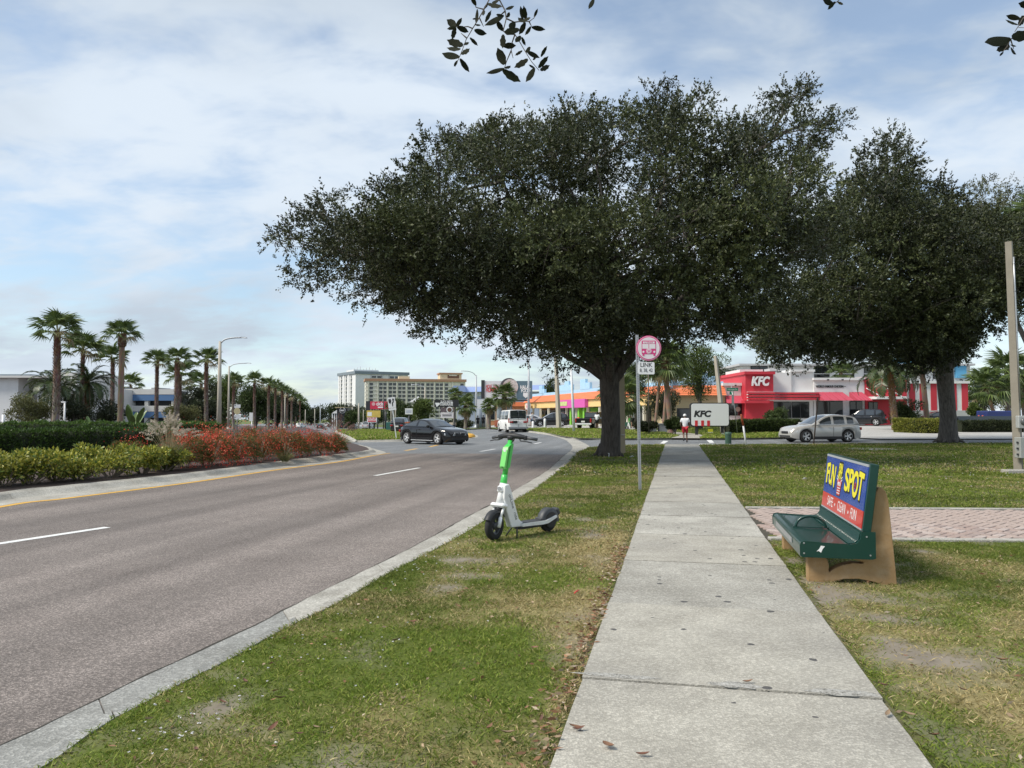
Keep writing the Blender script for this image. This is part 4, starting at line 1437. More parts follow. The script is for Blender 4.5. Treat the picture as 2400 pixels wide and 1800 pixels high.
T2_OUT = [(1765, 720), (1830, 620), (1900, 520), (1965, 440), (2022, 362), (2087, 315), (2138, 346), (2130, 420), (2190, 398), (2250, 455), (2330, 500), (2440, 530), (2520, 600), (2520, 770), (2420, 720), (2350, 735), (2330, 830), (2275, 790),
		  (2255, 860), (2180, 888), (2080, 862), (2000, 850), (1940, 866), (1880, 845), (1830, 862), (1788, 862), (1768, 800)]
t2b = G(2222, 1034)
oak('oak_tree', 'oak with pale grey trunk standing at the edge of the right lawn', t2b, at(2215, 850, 43.6), T2_OUT, 43.0, 8.0, 165, 1.35, 76, 23, (0.160, 0.074), OAK, 0.42,
	[(2330, 740, 42, 0.28, -0.3), (2100, 700, 40, 0.24, 0.8), (1900, 720, 40, 0.20, 1.2), (2080, 450, 43, 0.16, 0.3), (2250, 560, 44, 0.20, 0.3), (2150, 640, 48, 0.18, 0.6), (2420, 620, 43, 0.16, 0.5), (2000, 780, 38, 0.14, 1.0)], M_BARK2, 6, 1.5, extra=[(2050, 352, .5), (2087, 330, .42), (2120, 352, .4), (1810, 800, .9), (1880, 810, .9), (1960, 820, .8), (2060, 820, .9), (2140, 840, .8)])
T3_OUT = [(2180, 560), (2200, 440), (2236, 415), (2285, 408), (2340, 420), (2380, 412), (2440, 440), (2480, 560), (2470, 700), (2400, 800), (2360, 760), (2300, 700), (2200, 680)]
t3b = atg(2440, 58)
oak('background_oak', 'thinner yellowish oak behind the grey-trunked oak, top right', t3b, at(2430, 850, 58), T3_OUT, 58.0, 5.0, 60, 1.5, 40, 18, (0.17, 0.07), [(0.085, 0.092, 0.038), (0.105, 0.108, 0.048), (0.06, 0.066, 0.03)], 0.3,
	[(2300, 560, 58, 0.18, 0.5), (2400, 520, 57, 0.18, 0.5), (2240, 480, 59, 0.12, 0.5)], M_BARK2, 8)
# ------------------------------------------------------------------ oak sprays hanging into the top of the picture
M_OAKL = [mat('oak_leaf_shaded_%d' % i, c, 0.7, spec=0.15, var=0.3, scale=40, bump=0.15, bscale=60) for i, c in enumerate([(0.010, 0.013, 0.004), (0.014, 0.018, 0.006), (0.022, 0.024, 0.012)])]  # leaf colours darkened: shade of the overhead crown is painted into them
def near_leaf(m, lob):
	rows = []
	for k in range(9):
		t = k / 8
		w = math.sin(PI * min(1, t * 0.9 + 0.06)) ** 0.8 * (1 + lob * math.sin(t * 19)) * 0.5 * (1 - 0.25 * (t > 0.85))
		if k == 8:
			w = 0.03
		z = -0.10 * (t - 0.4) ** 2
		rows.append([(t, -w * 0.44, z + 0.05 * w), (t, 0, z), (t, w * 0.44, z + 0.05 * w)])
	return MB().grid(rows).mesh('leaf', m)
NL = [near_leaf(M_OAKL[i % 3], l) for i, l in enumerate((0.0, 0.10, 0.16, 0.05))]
HD = 2.75
def hang(label, twigs, leaves, sx, x0, y0):
	cvt = lambda x, y, dd=0: at(x0 + x * sx, y0 + y * sx, HD + dd)
	base = cvt(*twigs[0][0][:2])
	root = thing('oak_branch', label, 'branch', base, group='oak sprays hanging into the top of the picture')
	mb = MB()
	for tw in twigs:
		pts = [cvt(p[0], p[1], 0.05 * math.sin(i * 1.3)) - base for i, p in enumerate(tw)]
		r = np.linspace(0.0028, 0.0011, len(pts))
		mb.tube(pts, r, 6)
	q_ = Vector((np.clip(base.x * 0.9, -0.6, 1.9), 2.5, 3.95 + 0.22 * max(0, base.x))) - base
	mb.tube([Vector((0, 0, 0)), q_ * 0.5 + Vector((0.05, 0, 0.03)), q_], [0.0028, 0.004, 0.007], 6)
	mb.build('twig', M_TWIG, root)
	for i, (ax, ay, bx_, by_, w) in enumerate(leaves):
		dd = random.uniform(-0.04, 0.04)
		a, b = cvt(ax, ay, dd), cvt(bx_, by_, dd + random.uniform(-0.03, 0.03))
		d = b - a
		L = d.length
		xa = d.normalized()
		ya = Vector((0, 1, 0)).cross(xa)
		if ya.length < 1e-5:
			ya = Vector((1, 0, 0))
		ya = (ya.normalized() + Vector((0, random.uniform(-0.5, 0.5), 0))).normalized()
		za = xa.cross(ya).normalized()
		ya = za.cross(xa).normalized()
		me = NL[i % 4]
		mw = Matrix.Translation(a - base) @ Matrix((xa, ya, za)).transposed().to_4x4() @ Matrix.Diagonal((L, L * w * 2.6, L, 1))
		link('leaf', me, root, mw=mw)
tw_a = [[(760, -500), (1000, -200), (1010, 0), (930, 150), (850, 290), (740, 470), (640, 640), (570, 830), (520, 950), (460, 1080)], [(740, 460), (670, 430), (560, 440), (470, 430)], [(920, 150), (800, 120), (770, 0)], [(860, 300), (920, 430)], [(640, 610), (560, 540)],
		[(1000, -300), (1180, 0), (1270, 170), (1290, 300), (1240, 500), (1300, 560), (1430, 560), (1520, 700), (1600, 840), (1700, 1000), (1820, 1140)], [(1290, 300), (1420, 360), (1560, 340), (1660, 350), (1740, 290), (1790, 180)], [(1370, 820), (1300, 980), (1260, 1100)], [(1430, 560), (1380, 700), (1370, 820), (1400, 940)],
		[(1270, 180), (1180, 260), (1140, 330)], [(1660, 350), (1700, 430)]]
lv_a = [(800, 90, 720, -60, .4), (1000, 50, 920, 150, .28), (990, 60, 1230, 120, .3), (1060, 40, 1180, 10, .5), (820, 150, 800, 390, .22), (950, 360, 1045, 170, .2), (920, 150, 920, 260, .3), (480, 430, 330, 320, .45), (480, 430, 570, 290, .35), (480, 440, 330, 470, .3),
		(470, 440, 410, 640, .35), (490, 430, 680, 520, .38), (770, 490, 970, 550, .4), (700, 610, 830, 740, .28), (590, 740, 330, 650, .42), (600, 720, 690, 690, .6), (530, 930, 250, 870, .48), (550, 800, 330, 780, .3), (560, 880, 700, 790, .5), (540, 950, 690, 1170, .3), (500, 980, 440, 1080, .3),
		(780, 400, 880, 410, .35), (800, 300, 740, 310, .4), (1280, 150, 1420, 100, .38), (1250, 250, 940, 420, .3), (1250, 260, 1120, 240, .3), (1300, 280, 1350, 200, .5), (1240, 500, 1130, 340, .45), (1560, 320, 1520, 100, .28), (1610, 330, 1570, 90, .3), (1560, 330, 1690, 290, .35), (1740, 280, 1800, 140, .25),
		(1700, 440, 1920, 480, .3), (1690, 430, 1595, 570, .35), (1600, 360, 1480, 290, .4), (1600, 360, 1500, 560, .4), (1430, 360, 1340, 480, .45), (1500, 480, 1250, 520, .45), (1240, 560, 1230, 790, .32), (1230, 740, 1450, 740, .38), (1520, 580, 1440, 690, .5), (1540, 600, 1600, 740, .35), (1550, 820, 1430, 900, .3),
		(1600, 840, 1690, 770, .5), (1620, 830, 1830, 940, .3), (1850, 920, 1950, 745, .25), (1640, 960, 1420, 1100, .38), (1260, 1050, 1150, 780, .4), (1260, 1110, 970, 1190, .22), (1230, 1130, 1520, 1330, .36), (1260, 1110, 1360, 1070, .35), (1750, 1100, 1610, 1330, .4), (1750, 1100, 1650, 1050, .35), (1810, 1100, 1970, 910, .3), (1840, 1140, 1990, 1060, .35), (1780, 900, 1720, 970, .4)]
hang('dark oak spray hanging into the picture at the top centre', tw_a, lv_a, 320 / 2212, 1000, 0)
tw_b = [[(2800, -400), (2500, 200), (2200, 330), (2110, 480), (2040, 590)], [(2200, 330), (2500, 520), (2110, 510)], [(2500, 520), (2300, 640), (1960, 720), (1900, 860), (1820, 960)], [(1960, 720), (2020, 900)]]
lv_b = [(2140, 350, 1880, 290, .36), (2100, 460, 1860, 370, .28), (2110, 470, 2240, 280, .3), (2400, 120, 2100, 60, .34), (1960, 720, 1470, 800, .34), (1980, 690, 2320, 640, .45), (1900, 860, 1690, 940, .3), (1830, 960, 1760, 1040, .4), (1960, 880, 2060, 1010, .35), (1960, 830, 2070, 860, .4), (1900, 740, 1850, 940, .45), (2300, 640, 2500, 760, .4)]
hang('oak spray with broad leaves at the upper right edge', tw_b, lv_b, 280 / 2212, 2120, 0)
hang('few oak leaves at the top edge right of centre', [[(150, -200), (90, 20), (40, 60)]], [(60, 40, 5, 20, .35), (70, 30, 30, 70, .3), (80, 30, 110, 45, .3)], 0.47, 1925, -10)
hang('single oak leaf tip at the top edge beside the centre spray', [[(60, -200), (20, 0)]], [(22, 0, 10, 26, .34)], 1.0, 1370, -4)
ov = thing('overhead_oak', 'oak limb above the picture that carries the hanging sprays', 'tree', (6.2, -5.5, 0))
MB().tube([(0, 0, -0.2), (0.05, 0, 1.5), (-0.1, 0.1, 3.6), (-0.3, 0.4, 5.5)], [0.42, 0.33, 0.30, 0.2], 14).build('trunk', M_BARK2, ov)
lp_ = catmull([(-0.2, 0.2, 3.8), (-2.0, 4.0, 4.9), (-4.2, 7.6, 4.50), (-5.6, 8.0, 4.12), (-6.9, 8.0, 3.9)], 16)
MB().tube(lp_, np.linspace(0.15, 0.014, 16), 10).build('limb', M_BARK2, ov)
Lp, Ld = [], []
for q in lp_[5:]:
	n_ = 90
	Lp.append(q + np.abs(rng.normal(0, 0.22, (n_, 3))) * np.array([1, -1, 1]) * np.where(rng.uniform(0, 1, (n_, 3)) < 0.5, 1, np.array([-1, 1, 1])) * np.array([1, 0.6, 1]))
Lp = np.vstack(Lp)
Lp = Lp[(Lp[:, 1] < 8.3) & (Lp[:, 2] > 3.9)]
V, Fq, C = leaf_arrays(Lp, rng.normal(size=(len(Lp), 3)), 0.075, 0.032, pick_cols(len(Lp), OAK))
tag(link('leaves', arr_mesh('leaves', V, Fq, leafmat('oak_leaf', 0.5, 0.18, 0.4), C), ov), kind='stuff')
# ------------------------------------------------------------------ shrubs, hedges
def blob_leaves(c, r, n, leaf, cols, up=0.3, shell=0.55, jit=0.5):
	d = unit(rng.normal(size=(n, 3)))
	rr = rng.uniform(shell, 1.0, n) ** 0.7
	P = np.array(c) + d * rr[:, None] * np.array(r)
	D_ = unit(d + np.array([0, 0, up]) + rng.normal(0, jit, (n, 3)))
	return leaf_arrays(P, D_, rng.uniform(leaf[0] * 0.7, leaf[0] * 1.3, n), rng.uniform(leaf[1] * 0.7, leaf[1] * 1.3, n), pick_cols(n, cols))
def join_arr(parts):
	V, Fq, C, o = [], [], [], 0
	for a, b, c in parts:
		V.append(a)
		Fq.append(b + o)
		C.append(c)
		o += len(a)
	return np.vstack(V), np.vstack(Fq), np.vstack(C)
CROTON = [(0.38, 0.36, 0.045), (0.30, 0.30, 0.040), (0.14, 0.19, 0.035), (0.46, 0.43, 0.10), (0.10, 0.15, 0.03), (0.22, 0.24, 0.04)]
crot = [(-62, 1146, .95), (10, 1139, 1.0), (72, 1134, .95), (128, 1128, 1.0), (186, 1124, .92), (262, 1118, 1.05), (334, 1110, .9), (384, 1104, .8)]
crot_lab = ['yellow-leaved shrub cut by the left picture edge', 'yellow variegated shrub with fanning bare stems, at the left edge', 'yellow variegated shrub with dense top, second from the left', 'yellow variegated shrub, third from the left of the median row',
			'yellow variegated shrub left of the gap in the median row', 'yellow variegated shrub with bare stems right of the gap', 'sparse yellow shrub in front of the pink grass plumes', 'small yellow shrub at the foot of the red flowers']
for (px, py, k), lab in zip(crot, crot_lab):
	b = G(px, py)
	root = thing('variegated_shrub', lab, 'shrub', b, group='yellow shrubs on the median')
	st = MB()
	parts = []
	for j in range(20):
		a = rng.uniform(0, 2 * PI)
		o = np.array([math.cos(a), math.sin(a), 0]) * rng.uniform(0.02, 0.08)
		e_ = np.array([math.cos(a) * rng.uniform(0.2, 0.85), math.sin(a) * rng.uniform(0.15, 0.7), rng.uniform(0.30, 0.66)]) * k
		m_ = o * 0.5 + e_ * 0.5 + np.array([math.cos(a), math.sin(a), 0]) * 0.06
		st.tube([o + np.array([0, 0, -0.03]), m_, e_], [0.016, 0.011, 0.006], 5, caps=False)
		parts.append(blob_leaves(e_ + np.array([0, 0, 0.02]), (0.22 * k, 0.22 * k, 0.15 * k), 95, (0.085, 0.045), CROTON, 0.5, 0.1))
		if j % 4:
			parts.append(blob_leaves(e_ * np.array([0.85, 0.85, 0.55]) + np.array([0, 0, 0.04]), (0.24 * k, 0.24 * k, 0.17 * k), 70, (0.08, 0.04), CROTON[1:5], 0.4, 0.1))
	st.build('stems', mat('shrub_stem', (0.22, 0.18, 0.14), 0.85, var=0.2), root, fix=False)
	V, Fq, C = join_arr(parts)
	link('foliage', arr_mesh('foliage', V, Fq, leafmat('shrub_leaf', 0.45, 0.2), C), root)
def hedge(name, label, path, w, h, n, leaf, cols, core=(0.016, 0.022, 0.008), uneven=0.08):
	"""clipped hedge: twiggy core and a skin of leaves; path of ground points"""
	base = Vector(path[0])
	root = thing(name, label, 'hedge', base)
	P = catmull(path, max(8, int(sum((Vector(path[i + 1]) - Vector(path[i])).length for i in range(len(path) - 1)) / 0.5)))
	rows = []
	for i, p in enumerate(P):
		d = P[min(i + 1, len(P) - 1)] - P[max(i - 1, 0)]
		nn = np.array([-d[1], d[0], 0])
		nn /= np.linalg.norm(nn)
		hh = h * (1 + uneven * (fbm(i * 0.35, 0.3, 3) - 0.5) * 2) - leaf[0] * 0.5
		q = p - np.array(base)
		wz = w / 2 - leaf[0] * 0.5
		up = np.array([0, 0, 1])
		rows.append([q - nn * wz * 0.85 - up * 0.05, q - nn * wz + up * hh * 0.5, q - nn * wz * 0.9 + up * hh * 0.93, q + up * hh, q + nn * wz * 0.9 + up * hh * 0.93, q + nn * wz + up * hh * 0.5, q + nn * wz * 0.85 - up * 0.05])
	mb = MB().grid(rows, smooth=True)
	mb.add(rows[0], [tuple(range(7))])
	mb.add(rows[-1], [tuple(range(7))])
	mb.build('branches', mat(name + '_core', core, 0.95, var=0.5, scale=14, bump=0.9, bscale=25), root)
	R_ = np.array(rows)
	ni, nj = R_.shape[0], R_.shape[1]
	u = rng.uniform(0, ni - 1.001, n)
	v = rng.uniform(0, nj - 1.001, n)
	i0, j0 = u.astype(int), v.astype(int)
	fu, fv_ = (u - i0)[:, None], (v - j0)[:, None]
	Q = (R_[i0, j0] * (1 - fu) + R_[i0 + 1, j0] * fu) * (1 - fv_) + (R_[i0, j0 + 1] * (1 - fu) + R_[i0 + 1, j0 + 1] * fu) * fv_
	cen = np.stack([np.interp(u, np.arange(ni), R_[:, 3, k]) for k in range(3)], 1)
	cen[:, 2] = np.minimum(cen[:, 2] * 0.5, Q[:, 2])
	od = unit(Q - cen)
	lump = fbm(Q[:, 0] * 2.2 + Q[:, 1], Q[:, 2] * 2.5 + Q[:, 1] * 1.5, 12)
	Q = Q + od * ((lump - 0.5) * 0.22 + rng.uniform(-0.07, 0.05, n))[:, None]
	D_ = unit(od + np.array([0, 0, 0.4]) + rng.normal(0, 0.5, (n, 3)))
	V, Fq, C = leaf_arrays(Q, D_, rng.uniform(leaf[0] * 0.7, leaf[0] * 1.3, n), rng.uniform(leaf[1] * 0.7, leaf[1] * 1.3, n), pick_cols(n, cols))
	link('foliage', arr_mesh('foliage', V, Fq, leafmat('shrub_leaf', 0.45, 0.2), C), root)
	return root
DKGREEN = [(0.045, 0.085, 0.018), (0.060, 0.110, 0.022), (0.035, 0.065, 0.016), (0.085, 0.140, 0.030)]
hedge('hedge', 'dark green clipped hedge on the median behind the yellow shrubs', [atg(-260, 21), atg(0, 23.0), atg(150, 24.2), atg(300, 25.5), atg(372, 27)], 1.7, 1.12, 26000, (0.085, 0.042), DKGREEN)
hedge('hedge', 'lighter low hedge behind the dark hedge at the foot of the palms', [atg(-120, 36), atg(130, 38), atg(330, 41), atg(500, 46)], 1.5, 1.16, 15000, (0.12, 0.06), [(0.07, 0.13, 0.025), (0.09, 0.16, 0.03), (0.05, 0.10, 0.02), (0.13, 0.19, 0.05)])
# red flowering mounds
FIREG = [(0.125, 0.135, 0.034), (0.095, 0.115, 0.030), (0.18, 0.145, 0.045), (0.08, 0.10, 0.025)]
FIRER = [(0.72, 0.055, 0.040), (0.80, 0.12, 0.075), (0.60, 0.045, 0.035), (0.78, 0.20, 0.11)]
fire = [(300, 23.8, .55, .80, .30, 'low reddish mound between the dark hedge and the pink plumes'), (432, 22.6, .75, .93, .5, 'red flowering mound right behind the last yellow shrub'), (488, 23.3, .85, 1.0, .9, 'red flowering mound with hanging red cascade, largest of the front row'), (548, 24.4, .85, 1.02, 1.0, 'bright red flowering mound left of the lamp post foot'),
		(608, 25.6, .9, 1.0, .75, 'red flowering mound with a brown-green gap in its middle'), (664, 27.0, .9, 1.0, .9, 'red flowering mound in the middle of the row, below the palm trunks'), (716, 28.5, .9, .98, .75, 'red flowering mound third from the nose of the median'), (760, 30.0, .85, .92, .5, 'mostly green mound with few red flowers near the median nose'),
		(460, 26.5, 1.0, 1.15, .55, 'rear red mound behind the hanging red cascade'), (545, 28.0, 1.0, 1.18, .55, 'rear red mound just before the lamp post'), (630, 30.0, 1.0, 1.15, .6, 'rear red mound before the dense palm row')]
for px, D, r, h, red, lab in fire:
	b = atg(px, D)
	root = thing('firecracker_plant', lab, 'shrub', b, group='red flowering mounds on the median')
	n = 5200
	t = rng.uniform(0, 1, n)
	a = rng.uniform(0, 2 * PI, n)
	rad = r * rng.uniform(0.2, 1.0, n) ** 0.5
	# arching stems: out and over
	P = np.stack([np.cos(a) * rad, np.sin(a) * rad, h * (1 - (rad / r) ** 2.6 * 0.72) * rng.uniform(0.55, 1.02, n) ** 0.6], 1)
	P[:, 2] *= (0.88 + 0.24 * fbm(P[:, 0] * 3 + px, P[:, 1] * 3, 4))
	out = unit(P * np.array([1, 1, 0.0]) + 1e-6)
	slope = (rad / r)[:, None]
	D_ = unit(out * (0.3 + slope) + np.array([0, 0, 1.0]) * (0.9 - 1.5 * slope) + rng.normal(0, 0.35, (n, 3)))
	V1 = leaf_arrays(P, D_, rng.uniform(0.09, 0.2, n), rng.uniform(0.008, 0.016, n), pick_cols(n, FIREG))
	k = int(3000 * red)
	clus = rng.integers(0, 16, k)
	cc = P[rng.integers(0, n, 16)]
	mix_ = rng.uniform(0, 1, k) < 0.55
	Pf = np.where(mix_[:, None], cc[clus] + rng.normal(0, 0.13, (k, 3)) * np.array([1, 1, 1.6]), P[rng.integers(0, n, k)])
	Pf = Pf + unit(Pf * np.array([1, 1, 0.3]) + 1e-6) * 0.05
	Pf[:, 2] = np.maximum(Pf[:, 2], 0.06)
	V2 = leaf_arrays(Pf, unit(rng.normal(0, 0.5, (k, 3)) + np.array([0, 0, -0.6])), rng.uniform(0.035, 0.065, k), rng.uniform(0.018, 0.032, k), pick_cols(k, FIRER))
	V, Fq, C = V1
	link('foliage', arr_mesh('foliage', V, Fq, leafmat('fine_stem', 0.6, 0.25), C), root)
	V, Fq, C = V2
	tag(link('flowers', arr_mesh('flowers', V, Fq, leafmat('petal', 0.5, 0.2), C), root), 'coral red tubular flowers', kind='stuff')
	st = MB()
	for j in range(12):
		q = rng.uniform(0, 2 * PI)
		st.tube([(0.1 * math.cos(q), 0.1 * math.sin(q), -0.03), (0.5 * r * math.cos(q), 0.5 * r * math.sin(q), h * 0.8), (0.9 * r * math.cos(q), 0.9 * r * math.sin(q), h * 0.5)], [0.012, 0.008, 0.004], 5, caps=False)
	st.build('stems', mat('shrub_stem', (0.22, 0.18, 0.14), 0.85, var=0.2), root, fix=False)
def plume_grass(lab, b, k, plume_cols, np_=38):
	root = thing('fountain_grass', lab, 'grass clump', b, group='fountain grass clumps on the median')
	n = 520
	a = rng.uniform(0, 2 * PI, n)
	le = rng.uniform(0.1, 1.0, n)
	Q, Dv = [], []
	parts = []
	base = np.stack([np.cos(a) * 0.08, np.sin(a) * 0.08, np.zeros(n)], 1)
	D1 = np.stack([np.cos(a) * np.sin(le * 0.7), np.sin(a) * np.sin(le * 0.7), np.cos(le * 0.7)], 1)
	L1 = rng.uniform(0.35, 0.6, n) * k
	parts.append(leaf_arrays(base, D1, L1, 0.012 * k, pick_cols(n, [(0.15, 0.18, 0.06), (0.20, 0.21, 0.08), (0.30, 0.25, 0.13)])))
	mid = base + D1 * (L1 * 0.8)[:, None]
	D2 = unit(D1 + np.stack([np.cos(a) * 0.8, np.sin(a) * 0.8, -0.7 * np.ones(n) * le], 1))
	parts.append(leaf_arrays(mid, D2, rng.uniform(0.2, 0.4, n) * k, 0.010 * k, pick_cols(n, [(0.15, 0.18, 0.06), (0.24, 0.24, 0.09), (0.36, 0.30, 0.17)])))
	V, Fq, C = join_arr(parts)
	link('blades', arr_mesh('blades', V, Fq, leafmat('fine_stem', 0.6, 0.25), C), root)
	st = MB()
	parts = []
	for j in range(np_):
		a_ = rng.uniform(0, 2 * PI)
		l_ = rng.uniform(0.05, 0.75)
		e_ = np.array([math.cos(a_) * l_ * 0.75, math.sin(a_) * l_ * 0.75, 1.12 - 0.45 * l_]) * k * rng.uniform(0.85, 1.1)
		st.tube([(0, 0, 0), e_ * 0.55 + np.array([0, 0, 0.12 * k]), e_], [0.005, 0.004, 0.003], 4, caps=False)
		dr = unit((e_ * np.array([1.5, 1.5, 0.5]) - np.array([0, 0, 0.1]))[None])[0]
		m = 60
		t = rng.uniform(0, 1, m)
		Pp = e_ + dr * (t * 0.24 * k)[:, None]
		Pp[:, 2] -= 0.06 * t * t
		parts.append(leaf_arrays(Pp, unit(dr + rng.normal(0, 0.7, (m, 3))), 0.05 * k, 0.012, pick_cols(m, plume_cols)))
	st.build('stalks', mat('dry_stalk', (0.36, 0.30, 0.18), 0.8), root, fix=False)
	V, Fq, C = join_arr(parts)
	tag(link('plumes', arr_mesh('plumes', V, Fq, leafmat('petal', 0.5, 0.2), C), root), kind='stuff')
plume_grass('fountain grass with pale pink plumes between yellow and red shrubs', atg(398, 21.6), 1.22, [(0.56, 0.50, 0.40), (0.64, 0.57, 0.47), (0.46, 0.40, 0.31)], 60)
plume_grass('dark reddish fountain grass at the nose of the median', atg(790, 31.6), 1.15, [(0.24, 0.15, 0.13), (0.32, 0.22, 0.19), (0.18, 0.11, 0.09)], 46)
plume_grass('dry low fountain grass tuft at the kerb of the median', G(668, 1083), 0.5, [(0.36, 0.28, 0.2), (0.3, 0.22, 0.15)], 10)
# ================================================================== palms and background planting
def fan_frond(seed, droop=0.25, cols=((0.105, 0.150, 0.042), (0.140, 0.190, 0.055), (0.085, 0.125, 0.036))):
	r = random.Random(seed)
	V, Fq, C = [], [], []
	pc = (0.22, 0.23, 0.10)
	# petiole: flat strip
	n = 4
	pts = [(0.95 * k / n, 0, 0.05 * math.sin(PI * k / n)) for k in range(n + 1)]
	for k in range(n):
		a, b = pts[k], pts[k + 1]
		wa, wb = 0.035 - 0.004 * k, 0.035 - 0.004 * (k + 1)
		o = len(V)
		V += [(a[0], -wa, a[2]), (a[0], wa, a[2]), (b[0], wb, b[2]), (b[0], -wb, b[2])]
		Fq.append((o, o + 1, o + 2, o + 3))
		C += [pc] * 4
	m = 24
	hub = (0.92, 0, 0.0)
	for i in range(m):
		t0, t1 = -1.85 + 3.7 * i / m, -1.85 + 3.7 * (i + 1) / m
		tm = (t0 + t1) / 2
		rr = 0.44 * (0.85 + 0.15 * math.cos(tm))
		L = (0.86 + r.uniform(-0.06, 0.08)) * (0.80 + 0.20 * math.cos(tm * 0.8))
		z0 = 0.05 if i % 2 else -0.02
		a = (hub[0] + rr * math.cos(t0), rr * math.sin(t0), z0 + 0.10 * math.cos(t0))
		b = (hub[0] + rr * math.cos(t1), rr * math.sin(t1), (0.03 - z0) + 0.10 * math.cos(t1))
		t = (hub[0] + L * math.cos(tm), L * math.sin(tm), -droop * r.uniform(0.6, 1.5) * L + 0.06)
		c = cols[r.randrange(len(cols))]
		o = len(V)
		V += [hub, a, t, b]
		Fq.append((o, o + 1, o + 2, o + 3))
		C += [c] * 4
	return arr_mesh('frond', np.array(V), np.array(Fq), leafmat('palm_leaf', 0.42, 0.18, 0.5), np.array(C))
def feather_frond(seed, cols=((0.055, 0.085, 0.028), (0.075, 0.11, 0.036))):
	r = random.Random(seed)
	V, Fq, C = [], [], []
	m = 46
	pts = [Vector((2.6 * math.sin(t * 1.5) * 0.9, 0, 2.6 * (0.55 * t - 0.85 * t * t))) for t in [k / m for k in range(m + 1)]]
	for k in range(m):
		a, b = pts[k], pts[k + 1]
		w = 0.03 * (1 - k / m) + 0.006
		o = len(V)
		V += [(a.x, -w, a.z), (a.x, w, a.z), (b.x, w, b.z), (b.x, -w, b.z)]
		Fq.append((o, o + 1, o + 2, o + 3))
		C += [(0.14, 0.14, 0.06)] * 4
		if k < 3:
			continue
		d = (b - a).normalized()
		L = 0.55 * math.sin(PI * (0.12 + 0.85 * k / m)) + 0.05
		for sg in (-1, 1):
			e = a + d * L * 0.55 + Vector((0, sg * L * 0.75, L * r.uniform(-0.25, 0.15)))
			md = a * 0.5 + e * 0.5 + Vector((0, 0, 0.03))
			o = len(V)
			V += [tuple(a), tuple(md + d * 0.045), tuple(e), tuple(md - d * 0.045)]
			Fq.append((o, o + 1, o + 2, o + 3))
			C += [cols[r.randrange(len(cols))]] * 4
	return arr_mesh('frond', np.array(V), np.array(Fq), leafmat('palm_leaf', 0.42, 0.18, 0.5), np.array(C))
def palm_trunk(seed, H=7.0, r0=0.21, boots=True, smooth_to=0.18, cols=None):
	"""trunk tube with the stubs of old fronds standing out of it"""
	r = random.Random(seed)
	lowc, topc = cols or ((0.25, 0.22, 0.19), (0.17, 0.085, 0.055))
	V, Fq, C = [], [], []
	n, m = 12, 22
	for i in range(m + 1):
		t = i / m
		R_ = r0 * (1.25 - 0.25 * min(1, t * 8)) * (1 - 0.12 * t) * (1 + 0.04 * math.sin(t * 31 + seed))
		cx = 0.10 * math.sin(t * 2.2 + seed) * t
		cc = [lowc[k] * (1 - t) + topc[k] * t for k in range(3)]
		for k in range(n):
			a = 2 * PI * k / n
			V.append((cx + R_ * math.cos(a), R_ * math.sin(a), H * t - 0.1 * (i == 0)))
			C.append([q * r.uniform(0.75, 1.2) for q in cc])
	for i in range(m):
		for k in range(n):
			k2 = (k + 1) % n
			Fq.append((i * n + k, i * n + k2, (i + 1) * n + k2, (i + 1) * n + k))
	if boots:
		for i in range(330):
			t = smooth_to + (1 - smooth_to) * (i + r.random()) / 330
			a = i * 2.39996 + r.uniform(-0.15, 0.15)
			R_ = r0 * (1 - 0.12 * t)
			cx = 0.10 * math.sin(t * 2.2 + seed) * t
			z = H * t
			ca, sa = math.cos(a), math.sin(a)
			L = r.uniform(0.06, 0.13)
			w = 0.05
			up = r.uniform(0.10, 0.22)
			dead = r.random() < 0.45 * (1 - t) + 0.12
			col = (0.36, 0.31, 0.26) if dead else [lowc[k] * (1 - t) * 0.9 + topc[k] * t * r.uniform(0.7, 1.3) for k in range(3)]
			b = Vector((cx + R_ * 0.95 * ca, R_ * 0.95 * sa, z))
			tn = Vector((-sa, ca, 0)) * w
			e = Vector((cx + (R_ + L) * ca, (R_ + L) * sa, z + up))
			o = len(V)
			V += [tuple(b - tn), tuple(b + tn), tuple(e + tn * 0.45), tuple(e - tn * 0.45)]
			Fq.append((o, o + 1, o + 2, o + 3))
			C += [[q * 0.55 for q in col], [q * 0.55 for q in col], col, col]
			b2 = b + Vector((0, 0, 0.05))
			o = len(V)
			V += [tuple(b2), tuple(e + tn * 0.45), tuple(e - tn * 0.45), tuple(b2 - Vector((0, 0, 0.01)))]
			Fq.append((o, o + 1, o + 2, o + 3))
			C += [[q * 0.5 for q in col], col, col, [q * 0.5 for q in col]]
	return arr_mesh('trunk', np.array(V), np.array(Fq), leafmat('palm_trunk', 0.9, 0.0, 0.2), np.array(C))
FAN = [fan_frond(i, 0.16 + 0.07 * i) for i in range(4)]
FAN_OLD = [fan_frond(20 + i, 0.6, ((0.24, 0.20, 0.10), (0.16, 0.16, 0.06), (0.30, 0.24, 0.13))) for i in range(2)]
FEA = [feather_frond(i) for i in range(3)]
PTR = [palm_trunk(i, 7.0, (0.20, 0.24, 0.18)[i], True, (0.10, 0.22, 0.16)[i]) for i in range(3)]
PTR_SMOOTH = palm_trunk(9, 7.0, 0.17, True, 0.88, ((0.24, 0.19, 0.15), (0.26, 0.17, 0.11)))
PTR_SABAL = palm_trunk(11, 7.0, 0.20, True, 0.75, ((0.20, 0.18, 0.155), (0.22, 0.16, 0.11)))
PTR_DATE = palm_trunk(12, 7.0, 0.24, True, 0.05, ((0.26, 0.17, 0.11), (0.30, 0.17, 0.08)))
